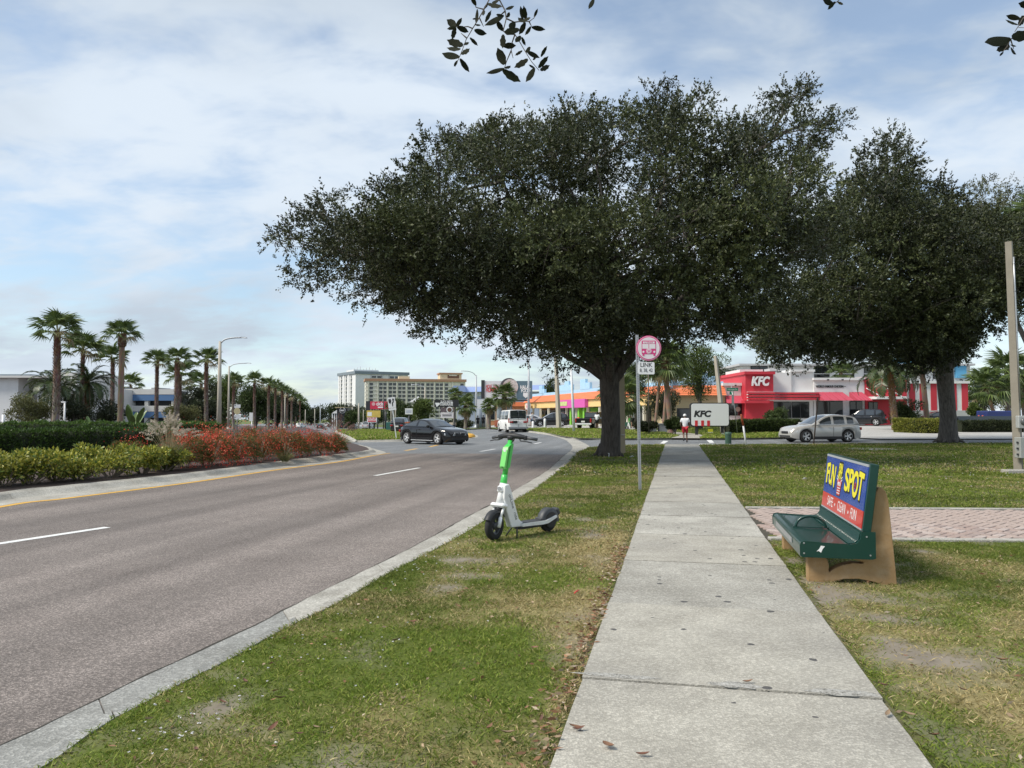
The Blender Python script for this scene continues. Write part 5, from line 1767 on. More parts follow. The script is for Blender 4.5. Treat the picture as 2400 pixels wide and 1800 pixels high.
def palm(name, label, base, top_z, crown=1.0, kind='fan', trunk=None, nf=26, lean=0.0, group='fan palms along the median', lo=-0.35, trunk_w=1.0, seed=0, old=2):
	r = random.Random(seed)
	root = thing(name, label, 'palm tree', base, group=group)
	H = top_z - base[2]
	tr = link('trunk', trunk or PTR[seed % 3], root, scale=(trunk_w, trunk_w, H / 7.0))
	tr.rotation_euler = (0, lean, r.uniform(0, 6.28) if lean == 0 else 0)
	tipx = math.sin(lean) * H
	for i in range(nf):
		az = i * 2.39996 + r.uniform(-0.3, 0.3)
		t = (i + 0.5) / nf
		el = 1.35 - (1.35 - lo) * t ** 0.85 + r.uniform(-0.12, 0.12)
		if kind == 'fan':
			me = FAN_OLD[i % 2] if i >= nf - old else FAN[r.randrange(4)]
			rot = Euler((0, -el, az)).to_matrix()
			roll = Euler((r.uniform(-0.35, 0.35), 0, 0)).to_matrix()
			sc_ = crown * r.uniform(0.88, 1.12)
		else:
			me = FEA[r.randrange(3)]
			rot = Euler((0, -el + 0.35, az)).to_matrix()
			roll = Matrix.Identity(3)
			sc_ = crown * r.uniform(0.85, 1.1)
		mw = Matrix.Translation((tipx, 0, H * math.cos(lean) - 0.08)) @ (rot @ roll).to_4x4() @ Matrix.Scale(sc_, 4)
		link('frond', me, root, mw=mw)
	return root
rows_ = [  # px, trunk-top row, crown scale, trunk width, label
	(131, 778, 1.15, 1.25, 'tallest fan palm with thick shaggy trunk at the far left', 1), (191, 820, 1.1, 1.15, 'fan palm second from the left, its trunk rising behind the hedge', 0), (264, 840, 1.0, 1.2, 'leaning fan palm with bulging lower trunk beside the slim tall palm', 0),
	(283, 785, 1.0, 1.0, 'tall slim fan palm with smooth lower trunk', 2), (367, 848, 1.05, 1.1, 'fan palm in front of the blue and white garage', 0), (414, 842, 1.05, 1.35, 'fan palm with double crown, sixth from the left', 1), (484, 847, 1.1, 1.2, 'fan palm just left of the concrete lamp post', 0),
	(548, 898, 1.2, 1.3, 'fan palm just right of the concrete lamp post', 1), (597, 894, 1.25, 1.3, 'fan palm standing alone left of the dense palm row', 0), (630, 904, 1.3, 1.4, 'first fan palm of the dense receding row', 1), (645, 909, 1.3, 1.5, 'second fan palm of the dense receding row', 0), (661, 917, 1.3, 1.5, 'third fan palm of the dense receding row', 1),
	(673, 922, 1.35, 1.5, 'fourth fan palm of the dense receding row', 0), (684, 929, 1.4, 1.6, 'fifth fan palm of the dense receding row', 1), (694, 934, 1.45, 1.6, 'sixth fan palm of the dense receding row', 0), (703, 940, 1.5, 1.7, 'seventh fan palm of the dense receding row', 1), (711, 945, 1.6, 1.8, 'last fan palm at the end of the receding row', 0)]
wpx_ = [118, 107, 82, 90, 72, 72, 80, 58, 52, 46, 46, 42, 40, 36, 33, 29, 26]
twx_ = [0.95, 0.85, 0.95, 1.2, 0.95, 1.05, 1.0, 1.1, 1.1, 1.1, 1.2, 1.2, 1.2, 1.3, 1.3, 1.4, 1.4]
for i, (px, row, cs, tw_, lab, tk) in enumerate(rows_):
	D = 9736.0 / (969 - row)
	b = atg(px, D)
	tr_ = PTR[tk] if tk < 2 else PTR_SMOOTH
	palm('fan_palm', lab, b, ztop(row, D), wpx_[i] / 2 / F * D / 1.62, trunk=tr_, nf=20 if i < 9 else 16, lean=(-0.02 if i == 2 else 0.0), trunk_w=twx_[i], seed=i + 3, lo=-0.25)
# a second crown just below the sixth palm and two small ones further back
for px, row, D, lab in ((420, 880, 92, 'lower fan palm crown peeping out behind the double-crowned palm'), (305, 903, 120, 'small distant fan palm above the garage roof'), (250, 905, 120, 'small distant fan palm left of the leaning palm'), (470, 900, 110, 'small fan palm crown behind the lamp post palm')):
	palm('fan_palm', lab, atg(px, D), ztop(row, D), 1.35, trunk=PTR[0], nf=20, seed=int(px), lo=-0.5)
# shaggy date palms behind
for px, row, D, lab in ((128, 905, 62, 'dark bushy date palm behind the tallest fan palm'), (205, 895, 66, 'dark bushy date palm behind the second fan palm')):
	palm('date_palm', lab, atg(px, D), ztop(row, D), 0.95, kind='feather', trunk=PTR_DATE, nf=34, seed=int(px), lo=-0.7, group='date palms behind the median')
# sabal palms in the middle distance
SAB = [(1182, 925, 92, 1.0, 'large round sabal palm in front of the hummus billboard', 1), (1146, 950, 95, 0.68, 'smaller sabal palm left of the large one at the billboard', 1), (1091, 952, 108, 0.95, 'sabal palm right of the steakhouse sign', 1), (1066, 925, 150, 1.0, 'sabal palm in front of the blue roof', 1), (1098, 932, 165, 0.75, 'small sabal palm under the blue roof', 0)]
for px, row, D, cs, lab, _ in SAB:
	palm('sabal_palm', lab, atg(px, D), ztop(row, D), cs, trunk=PTR_SABAL, nf=44, seed=int(px), lo=-1.25, group='sabal palms in the middle distance', old=9, trunk_w=1.2)
# palms around the shops and the restaurant
for nm, px, row, D, cs, kind, tr_, nf, lo, lab, lean, tw_ in (
		('sabal_palm', 1458, 925, 58, 1.15, 'fan', PTR_SABAL, 34, -1.2, 'drooping sabal palm just right of the big oak trunk', 0.0, 1.0),
		('fan_palm', 1571, 848, 62, 1.25, 'fan', PTR_SMOOTH, 34, -0.9, 'tall palm with smooth tan trunk right of the bus stop sign', -0.05, 1.35),
		('fan_palm', 1553, 852, 66, 1.2, 'fan', PTR_SMOOTH, 30, -0.8, 'palm with dark slanting trunk behind the bus stop sign', 0.10, 0.9),
		('fan_palm', 1533, 860, 67, 1.1, 'fan', PTR_SMOOTH, 28, -0.8, 'slanting palm left of the smooth tan palm', 0.12, 0.8),
		('date_palm', 2098, 862, 66, 1.25, 'feather', PTR_DATE, 40, -0.35, 'date palm with orange scaly trunk before the red restaurant wall', -0.10, 1.15),
		('sabal_palm', 2172, 845, 69, 1.1, 'fan', PTR_SMOOTH, 28, -0.8, 'palm with pale smooth trunk before the striped restaurant wall', -0.05, 1.4),
		('sabal_palm', 2362, 872, 90, 1.8, 'fan', PTR_SABAL, 40, -1.0, 'palm behind the utility pole at the right edge', 0.0, 1.3),
		('sabal_palm', 2335, 905, 88, 1.6, 'fan', PTR_SMOOTH, 36, -0.9, 'leaning palm right of the striped restaurant wall', -0.25, 1.2),
		('fan_palm', 2440, 530, 46, 1.35, 'fan', PTR[0], 40, -0.9, 'palm crown cut by the right picture edge, high up', 0.0, 1.0),
		('sabal_palm', 2400, 905, 95, 1.7, 'fan', PTR_SABAL, 36, -1.0, 'palm at the right edge behind the meter box', 0.0, 1.3),
		('sabal_palm', 1972, 872, 108, 1.3, 'fan', PTR_SABAL, 30, -0.9, 'palm crown in front of the motel windows', 0.0, 1.0)):
	palm(nm, lab, atg(px, D), ztop(row, D), cs, kind=kind, trunk=tr_, nf=nf, seed=int(px), lo=lo, group='palms around the shops', lean=lean, trunk_w=tw_)
# clumps of large paddle leaves (bird of paradise) on the median
M_PADDLE = mat('paddle_leaf', (0.13, 0.20, 0.06), 0.4, var=0.25, scale=8)
pm = []
for k in range(7):
	t = k / 6
	w = 0.17 * math.sin(PI * (0.08 + 0.88 * t)) ** 0.7
	z = -0.18 * t * t
	pm.append([(t * 1.0 + 0.9, -w, z + 0.05), (t * 1.0 + 0.9, 0, z), (t * 1.0 + 0.9, w, z + 0.05)])
pmb = MB().grid(pm)
pmb.tube([(0, 0, 0), (0.5, 0, 0.03), (0.95, 0, 0)], [0.03, 0.022, 0.014], 6)
PAD = pmb.mesh('leaf', M_PADDLE)
for px, D, k, nl, lab in ((214, 52, 0.9, 7, 'small paddle-leaved plant with white flowers behind the hedge'), (312, 54, 1.25, 11, 'tall paddle-leaved plant beside the slim palm')):
	b = atg(px, D)
	root = thing('paddle_plant', lab, 'plant', b, group='paddle-leaved plants')
	for i in range(nl):
		az = i * 2.4
		el = 1.35 - 0.5 * (i / nl)
		link('leaf', PAD, root, mw=Matrix.Translation((0.1 * math.cos(az), 0.1 * math.sin(az), 0)) @ Euler((0, -el, az)).to_matrix().to_4x4() @ Matrix.Scale(k * random.uniform(0.8, 1.1), 4))
def simple_tree(name, label, px0, px1, row_top, row_bot, D, n, cols, dens=1.0, trunk=True, cat='tree', group=None, depth=0.7, bark=None):
	"""background tree or bush: blobs of leaf clumps on a few limbs"""
	c = (px0 + px1) / 2
	b = atg(c, D)
	root = thing(name, label, cat, b, group=group)
	w = (px1 - px0) / F * D / 2
	zt = ztop(row_top, D) - b.z
	zb = max(0.0, ztop(row_bot, D) - b.z)
	hz = (zt - zb) / 2
	leaf = max(0.12, D * 4.2 / F)
	parts = []
	lm = MB()
	nb = n
	cen = []
	for i in range(nb):
		a = unit(rng.normal(size=(1, 3)))[0] * rng.uniform(0.3, 0.82)
		cen.append(np.array([a[0] * w, a[1] * w * depth, zb + hz + a[2] * hz]))
	r = max(w, hz) * 0.42 * (14 / nb) ** 0.33
	for q in cen:
		k = int(330 * dens)
		rr = r * rng.uniform(0.7, 1.25)
		parts.append(blob_leaves(q, (rr, rr, min(rr, hz * 0.6) * 0.85), k, (leaf, leaf * 0.5), np.array(cols) * rng.uniform(0.75, 1.2), 0.4, 0.25))
		if trunk:
			lm.tube([(0, 0, max(0.2, zb * 0.9)), q * np.array([0.4, 0.4, 0.75]), q], [0.05 + 0.006 * D / 10, 0.04, 0.02], 5, caps=False)
	if trunk:
		tr = 0.02 * (zt) + 0.04
		lm.tube([(0, 0, -0.1), (0.03, 0, zb * 0.6), (0, 0, max(0.3, zb + hz * 0.4))], [tr * 1.3, tr, tr * 0.7], 8)
		lm.build('trunk', bark or M_BARK2, root, fix=False)
	V, Fq, C = join_arr(parts)
	link('crown', arr_mesh('crown', V, Fq, leafmat('bg_leaf', 0.55, 0.2), C), root)
	return root
OLV = [(0.12, 0.13, 0.045), (0.15, 0.155, 0.055), (0.09, 0.10, 0.035), (0.18, 0.17, 0.07)]
MID = [(0.055, 0.085, 0.025), (0.075, 0.105, 0.03), (0.04, 0.06, 0.02)]
DRK = [(0.035, 0.048, 0.022), (0.05, 0.062, 0.028), (0.028, 0.036, 0.018)]
BRT = [(0.09, 0.13, 0.03), (0.12, 0.16, 0.035), (0.07, 0.10, 0.025)]
for a in (
	('bush', 'pale olive bush at the left edge before the white building', 12, 125, 905, 1010, 58, 20, OLV, 1.0),
	('bush', 'dark grey bush between the first two fan palms', 140, 215, 920, 1010, 62, 16, DRK, 1.0),
	('bush', 'dark bush behind the leaning palm', 205, 300, 925, 1010, 66, 16, DRK, 1.0),
	('bush', 'olive bush below the garage front', 375, 462, 940, 1005, 84, 14, OLV, 1.0),
	('background_tree', 'dark round tree behind the palm left of the lamp post', 420, 525, 893, 1005, 100, 28, DRK, 1.4),
	('background_tree', 'bright green tree behind the lamp post', 482, 572, 872, 1003, 150, 30, BRT, 1.4),
	('background_tree', 'mid green tree right of the lamp post', 545, 655, 886, 1003, 200, 34, MID, 1.5),
	('background_tree', 'dark tree behind the first palms of the dense row', 600, 700, 908, 1003, 270, 34, DRK, 1.5),
	('background_tree', 'tree behind the receding palm row', 655, 728, 934, 1000, 340, 24, MID, 1.3),
	('distant_tree', 'leftmost tree of the far wood over the road', 690, 770, 950, 998, 420, 14, DRK, 0.8),
	('distant_tree', 'rounded tree of the far wood above the road end', 735, 820, 946, 996, 440, 14, MID, 0.8),
	('distant_tree', 'far wood tree left of the black and white diner', 780, 860, 950, 996, 430, 14, DRK, 0.8),
	('distant_tree', 'far wood tree behind the black and white diner', 830, 905, 955, 996, 420, 14, MID, 0.8),
	('background_tree', 'palmetto thicket right of the diner', 805, 850, 962, 1000, 190, 12, MID, 0.9),
	('background_tree', 'tree covering the right part of the red pizza billboard', 895, 955, 932, 1000, 170, 16, MID, 1.0),
	('background_tree', 'bright tree between the white box sign and the steakhouse sign', 955, 1022, 930, 1000, 150, 18, BRT, 1.0),
	('background_tree', 'tree behind the white box sign', 925, 985, 945, 1000, 160, 14, MID, 0.9),
	('bush', 'dark hedge-like bush under the steakhouse sign', 1030, 1115, 985, 1003, 118, 14, DRK, 0.8),
	('background_tree', 'round tree above the far end of the shop roof', 1268, 1322, 888, 950, 165, 16, MID, 1.0),
	('background_tree', 'large green tree right of the tall tan palm', 1590, 1690, 790, 940, 70, 26, BRT, 1.1),
	('background_tree', 'dark tree between oak trunk and bus stop sign', 1448, 1530, 838, 935, 76, 18, MID, 1.0),
	('background_tree', 'dark tree behind the bus stop palms', 1505, 1610, 900, 985, 74, 18, DRK, 1.0),
	('background_tree', 'tree above the left end of the restaurant roof', 1640, 1735, 835, 930, 100, 18, MID, 1.0),
	('bush', 'feathery bush before the restaurant window', 1785, 1848, 955, 1005, 72, 14, MID, 1.0),
	('bush', 'dense green bush at the foot of the date palm', 2066, 2165, 932, 1002, 67.5, 22, MID, 1.0),
	('background_tree', 'tangled green tree right of the striped wall', 2262, 2345, 862, 985, 98, 22, MID, 1.0),
	('background_tree', 'green tree behind the utility pole', 2330, 2430, 880, 985, 104, 20, OLV, 1.0),
	('bush', 'small bright palm-like bush right of the striped wall', 2268, 2305, 945, 985, 74, 10, BRT, 1.0),
	('bush', 'round clipped bush left of the restaurant sign', 1558, 1604, 981, 1013, 59, 14, MID, 1.4),
	('bush', 'low dark bush behind the grey planters', 1480, 1545, 982, 1012, 64, 12, DRK, 1.2)):
	nm, lab, p0, p1, rt, rb, D, n, cols, dens = a
	bushy = nm == 'bush'
	simple_tree(nm, lab, p0, p1, rt, rb, D, n, cols, dens, trunk=True, cat='bush' if bushy else 'tree', group={'bush': 'background bushes', 'background_tree': 'background trees', 'distant_tree': 'trees of the far wood'}[nm])
# hedges at the restaurant
hedge('hedge', 'clipped dark hedge in front of the restaurant', [atg(1702, 59.5), atg(1780, 60), atg(1868, 61)], 1.2, 1.0, 9000, (0.15, 0.075), MID, uneven=0.03)
hedge('hedge', 'yellow-green hedge around the driveway island', [atg(2106, 62), atg(2160, 60), atg(2216, 60)], 1.4, 1.05, 8000, (0.15, 0.08), [(0.26, 0.27, 0.05), (0.18, 0.21, 0.04), (0.34, 0.33, 0.08)], uneven=0.05)
hedge('hedge', 'dark clipped hedge behind the grey-trunked oak on the right', [atg(2246, 62), atg(2330, 62), atg(2480, 62)], 1.0, 0.85, 9000, (0.15, 0.075), DRK, uneven=0.03)
# ================================================================== buildings
W_WHITE = mat('wall_white', (0.74, 0.74, 0.73), 0.75, var=0.04, scale=0.6, dirt=(0.50, 0.49, 0.47), dscale=0.5, damt=0.35)
W_OFF = mat('wall_offwhite', (0.66, 0.65, 0.62), 0.8, var=0.04, scale=0.4, dirt=(0.48, 0.46, 0.42), dscale=0.3, damt=0.3)
W_GREY = mat('wall_grey', (0.46, 0.46, 0.46), 0.8, var=0.06, scale=0.5)
W_BLUE = mat('band_blue', (0.10, 0.20, 0.38), 0.6, var=0.06, scale=0.5)
W_RED = mat('wall_red', (0.56, 0.035, 0.055), 0.6, var=0.06, scale=0.8, dirt=(0.40, 0.04, 0.05), dscale=0.6)
W_AWN = mat('awning_red', (0.50, 0.07, 0.11), 0.55, var=0.06, scale=1.2)
W_DARK = mat('dark_frame', (0.03, 0.032, 0.035), 0.5, var=0.1)
W_GLASS = mat('shop_glass', (0.018, 0.020, 0.022), 0.06, var=0.2, scale=0.7, spec=0.8)
W_WIN = mat('window_grey', (0.06, 0.065, 0.07), 0.15, var=0.25, scale=0.3, spec=0.7)
W_YEL = mat('fascia_yellow', (0.80, 0.56, 0.24), 0.75, var=0.04, scale=0.7, dirt=(0.64, 0.46, 0.22), dscale=0.5, damt=0.3)
W_ORG = mat('roof_orange', (0.82, 0.22, 0.085), 0.7, var=0.07, scale=1.2, dirt=(0.62, 0.15, 0.06), dscale=0.7)
W_SKY = mat('parapet_blue', (0.38, 0.62, 0.82), 0.7, var=0.04, scale=0.8)
W_PINK = mat('sign_pink', (0.66, 0.10, 0.40), 0.5, var=0.05)
W_LIME = mat('shop_lime', (0.22, 0.56, 0.05), 0.55, var=0.06)
W_CREAM = mat('hotel_cream', (0.66, 0.58, 0.40), 0.8, var=0.05, scale=0.2)
W_CREAM2 = mat('hotel_pale', (0.72, 0.69, 0.58), 0.8, var=0.04, scale=0.2)
W_CORN = mat('hotel_cornice', (0.42, 0.24, 0.15), 0.8, var=0.05, scale=0.3)
W_ROOFG = mat('roof_slate', (0.20, 0.24, 0.27), 0.7, var=0.05, scale=0.3)
W_CYAN = mat('motel_cyan', (0.13, 0.42, 0.66), 0.7, var=0.05, scale=0.5)
W_TEXTW = mat('letter_white', (0.80, 0.80, 0.80), 0.5, var=0.02)
W_TEXTB = mat('letter_black', (0.02, 0.02, 0.022), 0.5, var=0.05)
W_TEXTR = mat('letter_red', (0.60, 0.03, 0.04), 0.5, var=0.05)
# ---------------- restaurant with the red tower
KD = 80.0
kx0 = (1700 - 1200) / F * KD
kz0 = T(kx0 + 4, KD)
kfc = thing('restaurant', 'white and red fast food restaurant with red tower and striped end wall', 'restaurant', (kx0, KD, kz0))
KX = lambda px: (px - 1200) / F * KD - kx0
KZ = lambda row: ztop(row, KD) - kz0
def kbox(name, m, p0, p1, r0, r1, y0, y1, parent=kfc, bevel=0.0):
	return MB().bx(KX(p0), KX(p1), y0, y1, KZ(r1), KZ(r0), bevel).build(name, m, parent)
def ground_box(name, m, p0, p1, r0, y0, y1, parent=kfc):
	return MB().bx(KX(p0), KX(p1), y0, y1, -0.5, KZ(r0)).build(name, m, parent)
ground_box('wall', W_WHITE, 1700, 1741, 901, 0.6, 9)
kbox('cornice', W_WHITE, 1697, 1742, 897, 903.5, 0.35, 9)
kbox('window', W_GLASS, 1712, 1749, 947, 974, 0.48, 0.62)
sg = MB().disc(((KX(1732)), 0.42, KZ(959)), 0.26, 20, 'Y', 0.05).build('round_notice', mat('notice', (0.55, 0.48, 0.40), 0.6), kfc)
ground_box('tower', W_RED, 1741.5, 1806, 877, -0.9, 9)
kbox('tower_cornice', W_RED, 1738, 1809, 872, 878.5, -1.15, 9)
kbox('tower_cap', W_WHITE, 1745, 1800, 864, 871.5, 1.5, 7)
lettering('lettering', 'KFC', kfc, W_TEXTW, (KX(1773.5), -1.06, KZ(895.5)), 1.25, ext=0.08, bold=0.045, shear=0.22, fit=1.9)
ground_box('wall', W_WHITE, 1806.5, 1855, 873, 0.0, 9)
ground_box('wall', W_WHITE, 1855.5, 1908, 870, 0.25, 9)
kbox('cornice', W_WHITE, 1853, 1911, 866, 871, -0.05, 9)
# curved canopy of red bands with white between
for i, (r0, r1) in enumerate(((920, 924.5), (926.5, 931), (933, 937.5))):
	pts = []
	for k in range(15):
		t = k / 14
		px = 1740 + (1915 - 1740) * t
		y = -1.75 + 1.15 * sstep(0.35, 0.55, t) * 1.0 - 0.35 * math.sin(PI * max(0, (t - 0.5) * 2)) * 0.6
		pts.append((KX(px), float(y)))
	mb = MB()
	P = []
	for x, y in pts:
		P.append([(x, y, KZ(r1)), (x, y, KZ(r0)), (x, y + 0.35, KZ(r0)), (x, y + 0.35, KZ(r1))])
	mb.grid(P, smooth=False, closed=True)
	mb.add(P[0], [(0, 1, 2, 3)])
	mb.add(P[-1], [(0, 1, 2, 3)])
	mb.build('canopy_band', W_RED, kfc)
P = [[(KX(1744 + 166 * k / 14), pts[k][1] + 0.36, KZ(940)), (KX(1744 + 166 * k / 14), pts[k][1] + 0.36, KZ(919)), (KX(1744 + 166 * k / 14), 0.4, KZ(919)), (KX(1744 + 166 * k / 14), 0.4, KZ(940))] for k in range(15)]
mbc = MB().grid(P, smooth=False, closed=True)
mbc.add(P[0], [(0, 1, 2, 3)])
mbc.add(P[-1], [(0, 1, 2, 3)])
mbc.build('canopy', W_WHITE, kfc)
kbox('entrance_canopy', W_RED, 1731, 1788, 939, 945.5, -2.1, -0.95)
# entrance awning on the left
MB().add([(KX(1704), 0.58, KZ(927)), (KX(1741), 0.58, KZ(927)), (KX(1741), -0.7, KZ(945)), (KX(1700), -0.7, KZ(945)), (KX(1704), 0.58, KZ(945)), (KX(1741), 0.58, KZ(945))],
		 [(0, 1, 2, 3), (0, 3, 4), (1, 5, 2), (3, 2, 5, 4)]).build('awning', W_AWN, kfc)
def kwindow(p0, p1, r0, r1, y, n):
	w = MB()
	fr = kbox('window', W_DARK, p0, p1, r0, r1, y - 0.02, y + 0.1)
	for i in range(n):
		a = p0 + (p1 - p0) * i / n + 1.2
		b = p0 + (p1 - p0) * (i + 1) / n - 1.2
		kbox('pane', W_GLASS, a, b, r0 + 1.3, r1 - 1.3, y - 0.05, y - 0.015, fr)
kwindow(1810, 1854, 942, 980, -0.05, 2)
kwindow(1857, 1898, 942, 980, 0.2, 2)
ground_box('wall', W_WHITE, 1908.5, 2027, 890, 0.05, 9)
kbox('cornice', W_WHITE, 1906, 2026, 885.5, 891, -0.22, 9)
lettering('lettering', 'WORLD FAMOUS CHICKEN \u00b7\u00b7\u00b7', kfc, W_TEXTB, (KX(1948), 0.02, KZ(906)), 0.34, ext=0.03, bold=0.01, fit=3.1)
for (p0, p1, sk) in ((1913, 1975, 14), (1991, 2021, 11)):
	MB().add([(KX(p0), 0.04, KZ(919)), (KX(p1), 0.04, KZ(919)), (KX(p1 + sk), -1.3, KZ(939)), (KX(p0 + 8), -1.3, KZ(939)), (KX(p0), 0.04, KZ(938)), (KX(p1), 0.04, KZ(938))],
			 [(0, 1, 2, 3), (0, 3, 4), (1, 5, 2), (3, 2, 5, 4)]).build('awning', W_AWN, kfc)
	for k in range(1, 4):
		t = k / 4
		a = Vector((KX(p0 + (p1 - p0) * t), 0.03, KZ(918.6)))
		b = Vector((KX(p0 + 8 + (p1 + sk - p0 - 8) * t), -1.31, KZ(938.6)))
		MB().tube([a, b], 0.02, 5).build('awning_seam', W_AWN, kfc)
	kwindow(p0, p1, 940, 975, 0.02, 2)
ground_box('wall', W_RED, 2027.5, 2125, 892, -0.05, 9)
kbox('cornice', W_RED, 2025, 2128, 888, 894, -0.3, 9)
kbox('door_canopy', W_WHITE, 2034, 2102, 930, 936, -2.0, -0.08)
for px in (2030, 2078):
	MB().tube([(KX(px), -0.08, KZ(910)), (KX(px + 15), -1.8, KZ(929.5))], 0.05, 6).build('canopy_rod', W_WHITE, kfc)
kwindow(2034, 2056, 942, 976, -0.08, 2)
ground_box('wall', W_WHITE, 2125.5, 2274, 897, 0.45, 8)
kbox('cornice', W_WHITE, 2122, 2277, 893, 898.5, 0.2, 8)
for p0, p1 in ((2136, 2150), (2161, 2175), (2187, 2201), (2212, 2226), (2236, 2248), (2260, 2274.5)):
	kbox('stripe', W_RED, p0, p1, 898, 985, 0.40, 0.5)
kbox('skirting', W_GREY, 2126, 2276, 962, 990, 0.36, 0.44)
for px in (1722, 1938, 1972, 2022, 2158, 2192, 2248):
	kbox('roof_lamp', W_DARK, px - 1.5, px + 1.5, 889 if px > 1900 else 902, 892 if px > 1900 else 905, -0.5, -0.24)
for p0, p1 in ((1825, 1850), (2050, 2080), (2145, 2190)):
	kbox('roof_unit', W_GREY, p0, p1, 880 if p0 > 1900 else 860, 886.5 if p0 > 1900 else 865.5, 2.5, 4.5)
# low dark rail / wall behind the right hedge and the menu area
tag(MB().bx(0, 18, 0, 0.2, 0, 1.15).build('low_wall', mat('low_wall_blue', (0.07, 0.09, 0.11), 0.6), loc=atg(2248, 66)), 'long low dark wall behind the clipped hedge on the right', 'wall')
tag(MB().bx(0, 3.1, 0, 1.6, 0, 1.55, 0.05).build('skip', mat('skip_blue', (0.03, 0.05, 0.20), 0.5, dirt=(0.08, 0.08, 0.12)), loc=atg(2312, 70)), 'dark blue container right of the striped wall', 'container')
for px, lab in ((2293, 'left orange post right of the striped wall'), (2302, 'right orange post right of the striped wall')):
	tag(MB().lathe([(0.001, 0), (0.09, 0), (0.09, 1.0), (0.06, 1.15), (0.001, 1.17)], 12).build('bollard', mat('safety_orange', (0.72, 0.12, 0.03), 0.5), loc=atg(px, 69)), lab, 'bollard', 'orange posts')
# ---------------- restaurant roadside sign (portrait half left blank)
SD = 58.0
sgn = thing('restaurant_sign', 'white rounded sign panel with black letters and three red stripes', 'sign', atg(1662, SD))
sz0 = sgn.location.z
SX = lambda px: (px - 1662) / F * SD
SZ = lambda row: ztop(row, SD) - sz0
def rrect(x0, x1, z0, z1, r, n=5):
	pts = []
	for cx, cz, a0 in ((x1 - r, z1 - r, 0), (x0 + r, z1 - r, PI / 2), (x0 + r, z0 + r, PI), (x1 - r, z0 + r, 1.5 * PI)):
		for k in range(n + 1):
			a = a0 + PI / 2 * k / n
			pts.append((cx + r * math.cos(a), cz + r * math.sin(a)))
	return pts
MB().prism(rrect(SX(1616.5), SX(1708), SZ(1000), SZ(944), 0.22), -0.16, 0.16).build('cabinet', W_TEXTB, sgn)
MB().prism(rrect(SX(1618.5), SX(1706), SZ(997.5), SZ(946), 0.18), -0.185, -0.162).build('panel', mat('sign_white', (0.78, 0.79, 0.79), 0.4, var=0.02), sgn)
lettering('lettering', 'KFC', sgn, W_TEXTB, (SX(1643.5), -0.19, SZ(970.5)), 0.62, ext=0.004, bold=0.05, shear=0.2, fit=1.32)
for px in (1630, 1644.5, 1658.5):
	MB().bx(SX(px - 3.2), SX(px + 3.2), -0.2, -0.187, SZ(998.5), SZ(985.5)).build('stripe', W_TEXTR, sgn)
for px in (1632, 1692):
	MB().bx(SX(px) - 0.1, SX(px) + 0.1, -0.1, 0.1, -0.2, SZ(999.5)).build('post', W_DARK, sgn)
# small yellow lawn sign
ys = thing('lawn_sign', 'small yellow and white lawn sign right of the restaurant sign', 'sign', G(1665, 1015.5))
MB().bx(-0.20, 0.20, -0.01, 0.01, 0.10, 0.34).build('panel', mat('sign_yellow', (0.62, 0.62, 0.04), 0.5), ys)
MB().bx(-0.20, 0.20, -0.011, 0.011, 0.02, 0.099).build('white_strip', W_TEXTW, ys)
MB().tube([(0, 0.0, -0.1), (0, 0.0, 0.02)], 0.008, 5).build('stake', W_GREY, ys)
# ---------------- strip mall with orange mansard
A_ = Vector((2.5, 136.0, 0))
B_ = Vector((15.6, 80.0, 0))
dv = B_ - A_
mall = thing('shopping_strip', 'single storey shop row with orange roof and yellow fascia', 'shop building', (A_.x, A_.y, -0.05), math.atan2(dv.y, dv.x))
ML_ = dv.length
EAVE, FB, TOP = 3.55, 2.55, 4.62
def mx(px):
	"""distance along the facade at a photo column"""
	u = (px - 1200) / F
	# A + s*d : x = u*y
	d = dv.normalized()
	return (u * A_.y - A_.x) / (d.x - u * d.y)
MB().bx(0, ML_, 2.4, 14, -0.3, 4.2).build('wall', W_CREAM, mall)
MB().bx(0, ML_ + 0.02, -0.25, 2.4, FB, EAVE - 0.002).build('fascia', W_YEL, mall)
nsl = 6
for i in range(nsl):
	z0 = EAVE + (TOP - EAVE) * i / nsl
	z1 = EAVE + (TOP - EAVE) * (i + 1) / nsl - 0.03
	y0 = -0.55 + 1.3 * i / nsl
	MB().add([(-0.3, y0, z0), (ML_ + 0.3, y0, z0), (ML_ + 0.3 - 0.12 * i, y0 + 0.20, z1), (-0.3 + 0.12 * i, y0 + 0.20, z1), (-0.3, y0 + 0.5, z0), (ML_ + 0.3, y0 + 0.5, z0)],
			 [(0, 1, 2, 3), (0, 4, 5, 1), (3, 2, 5, 4), (0, 3, 4), (1, 5, 2)]).build('tile_row', W_ORG, mall)
MB().bx(0.2, ML_, 0.9, 1.2, TOP - 0.3, TOP + 0.42).build('parapet', W_SKY, mall)
for p0, p1, h in ((1252, 1259, 1.6), (1259, 1264, 1.0), (1295, 1310, 1.25), (1310, 1320, 1.75), (1320, 1327, 1.2), (1346, 1358, 1.75), (1358, 1368, 1.2), (1455, 1470, 1.35), (1470, 1478, 0.8), (1524, 1534, 0.9), (1534, 1545, 1.5), (1545, 1552, 1.0)):
	MB().bx(mx(p0), min(mx(p1), ML_) - 0.02, 0.87, 1.23, TOP + 0.40, TOP + 0.1 + h).build('parapet_step', W_SKY, mall)
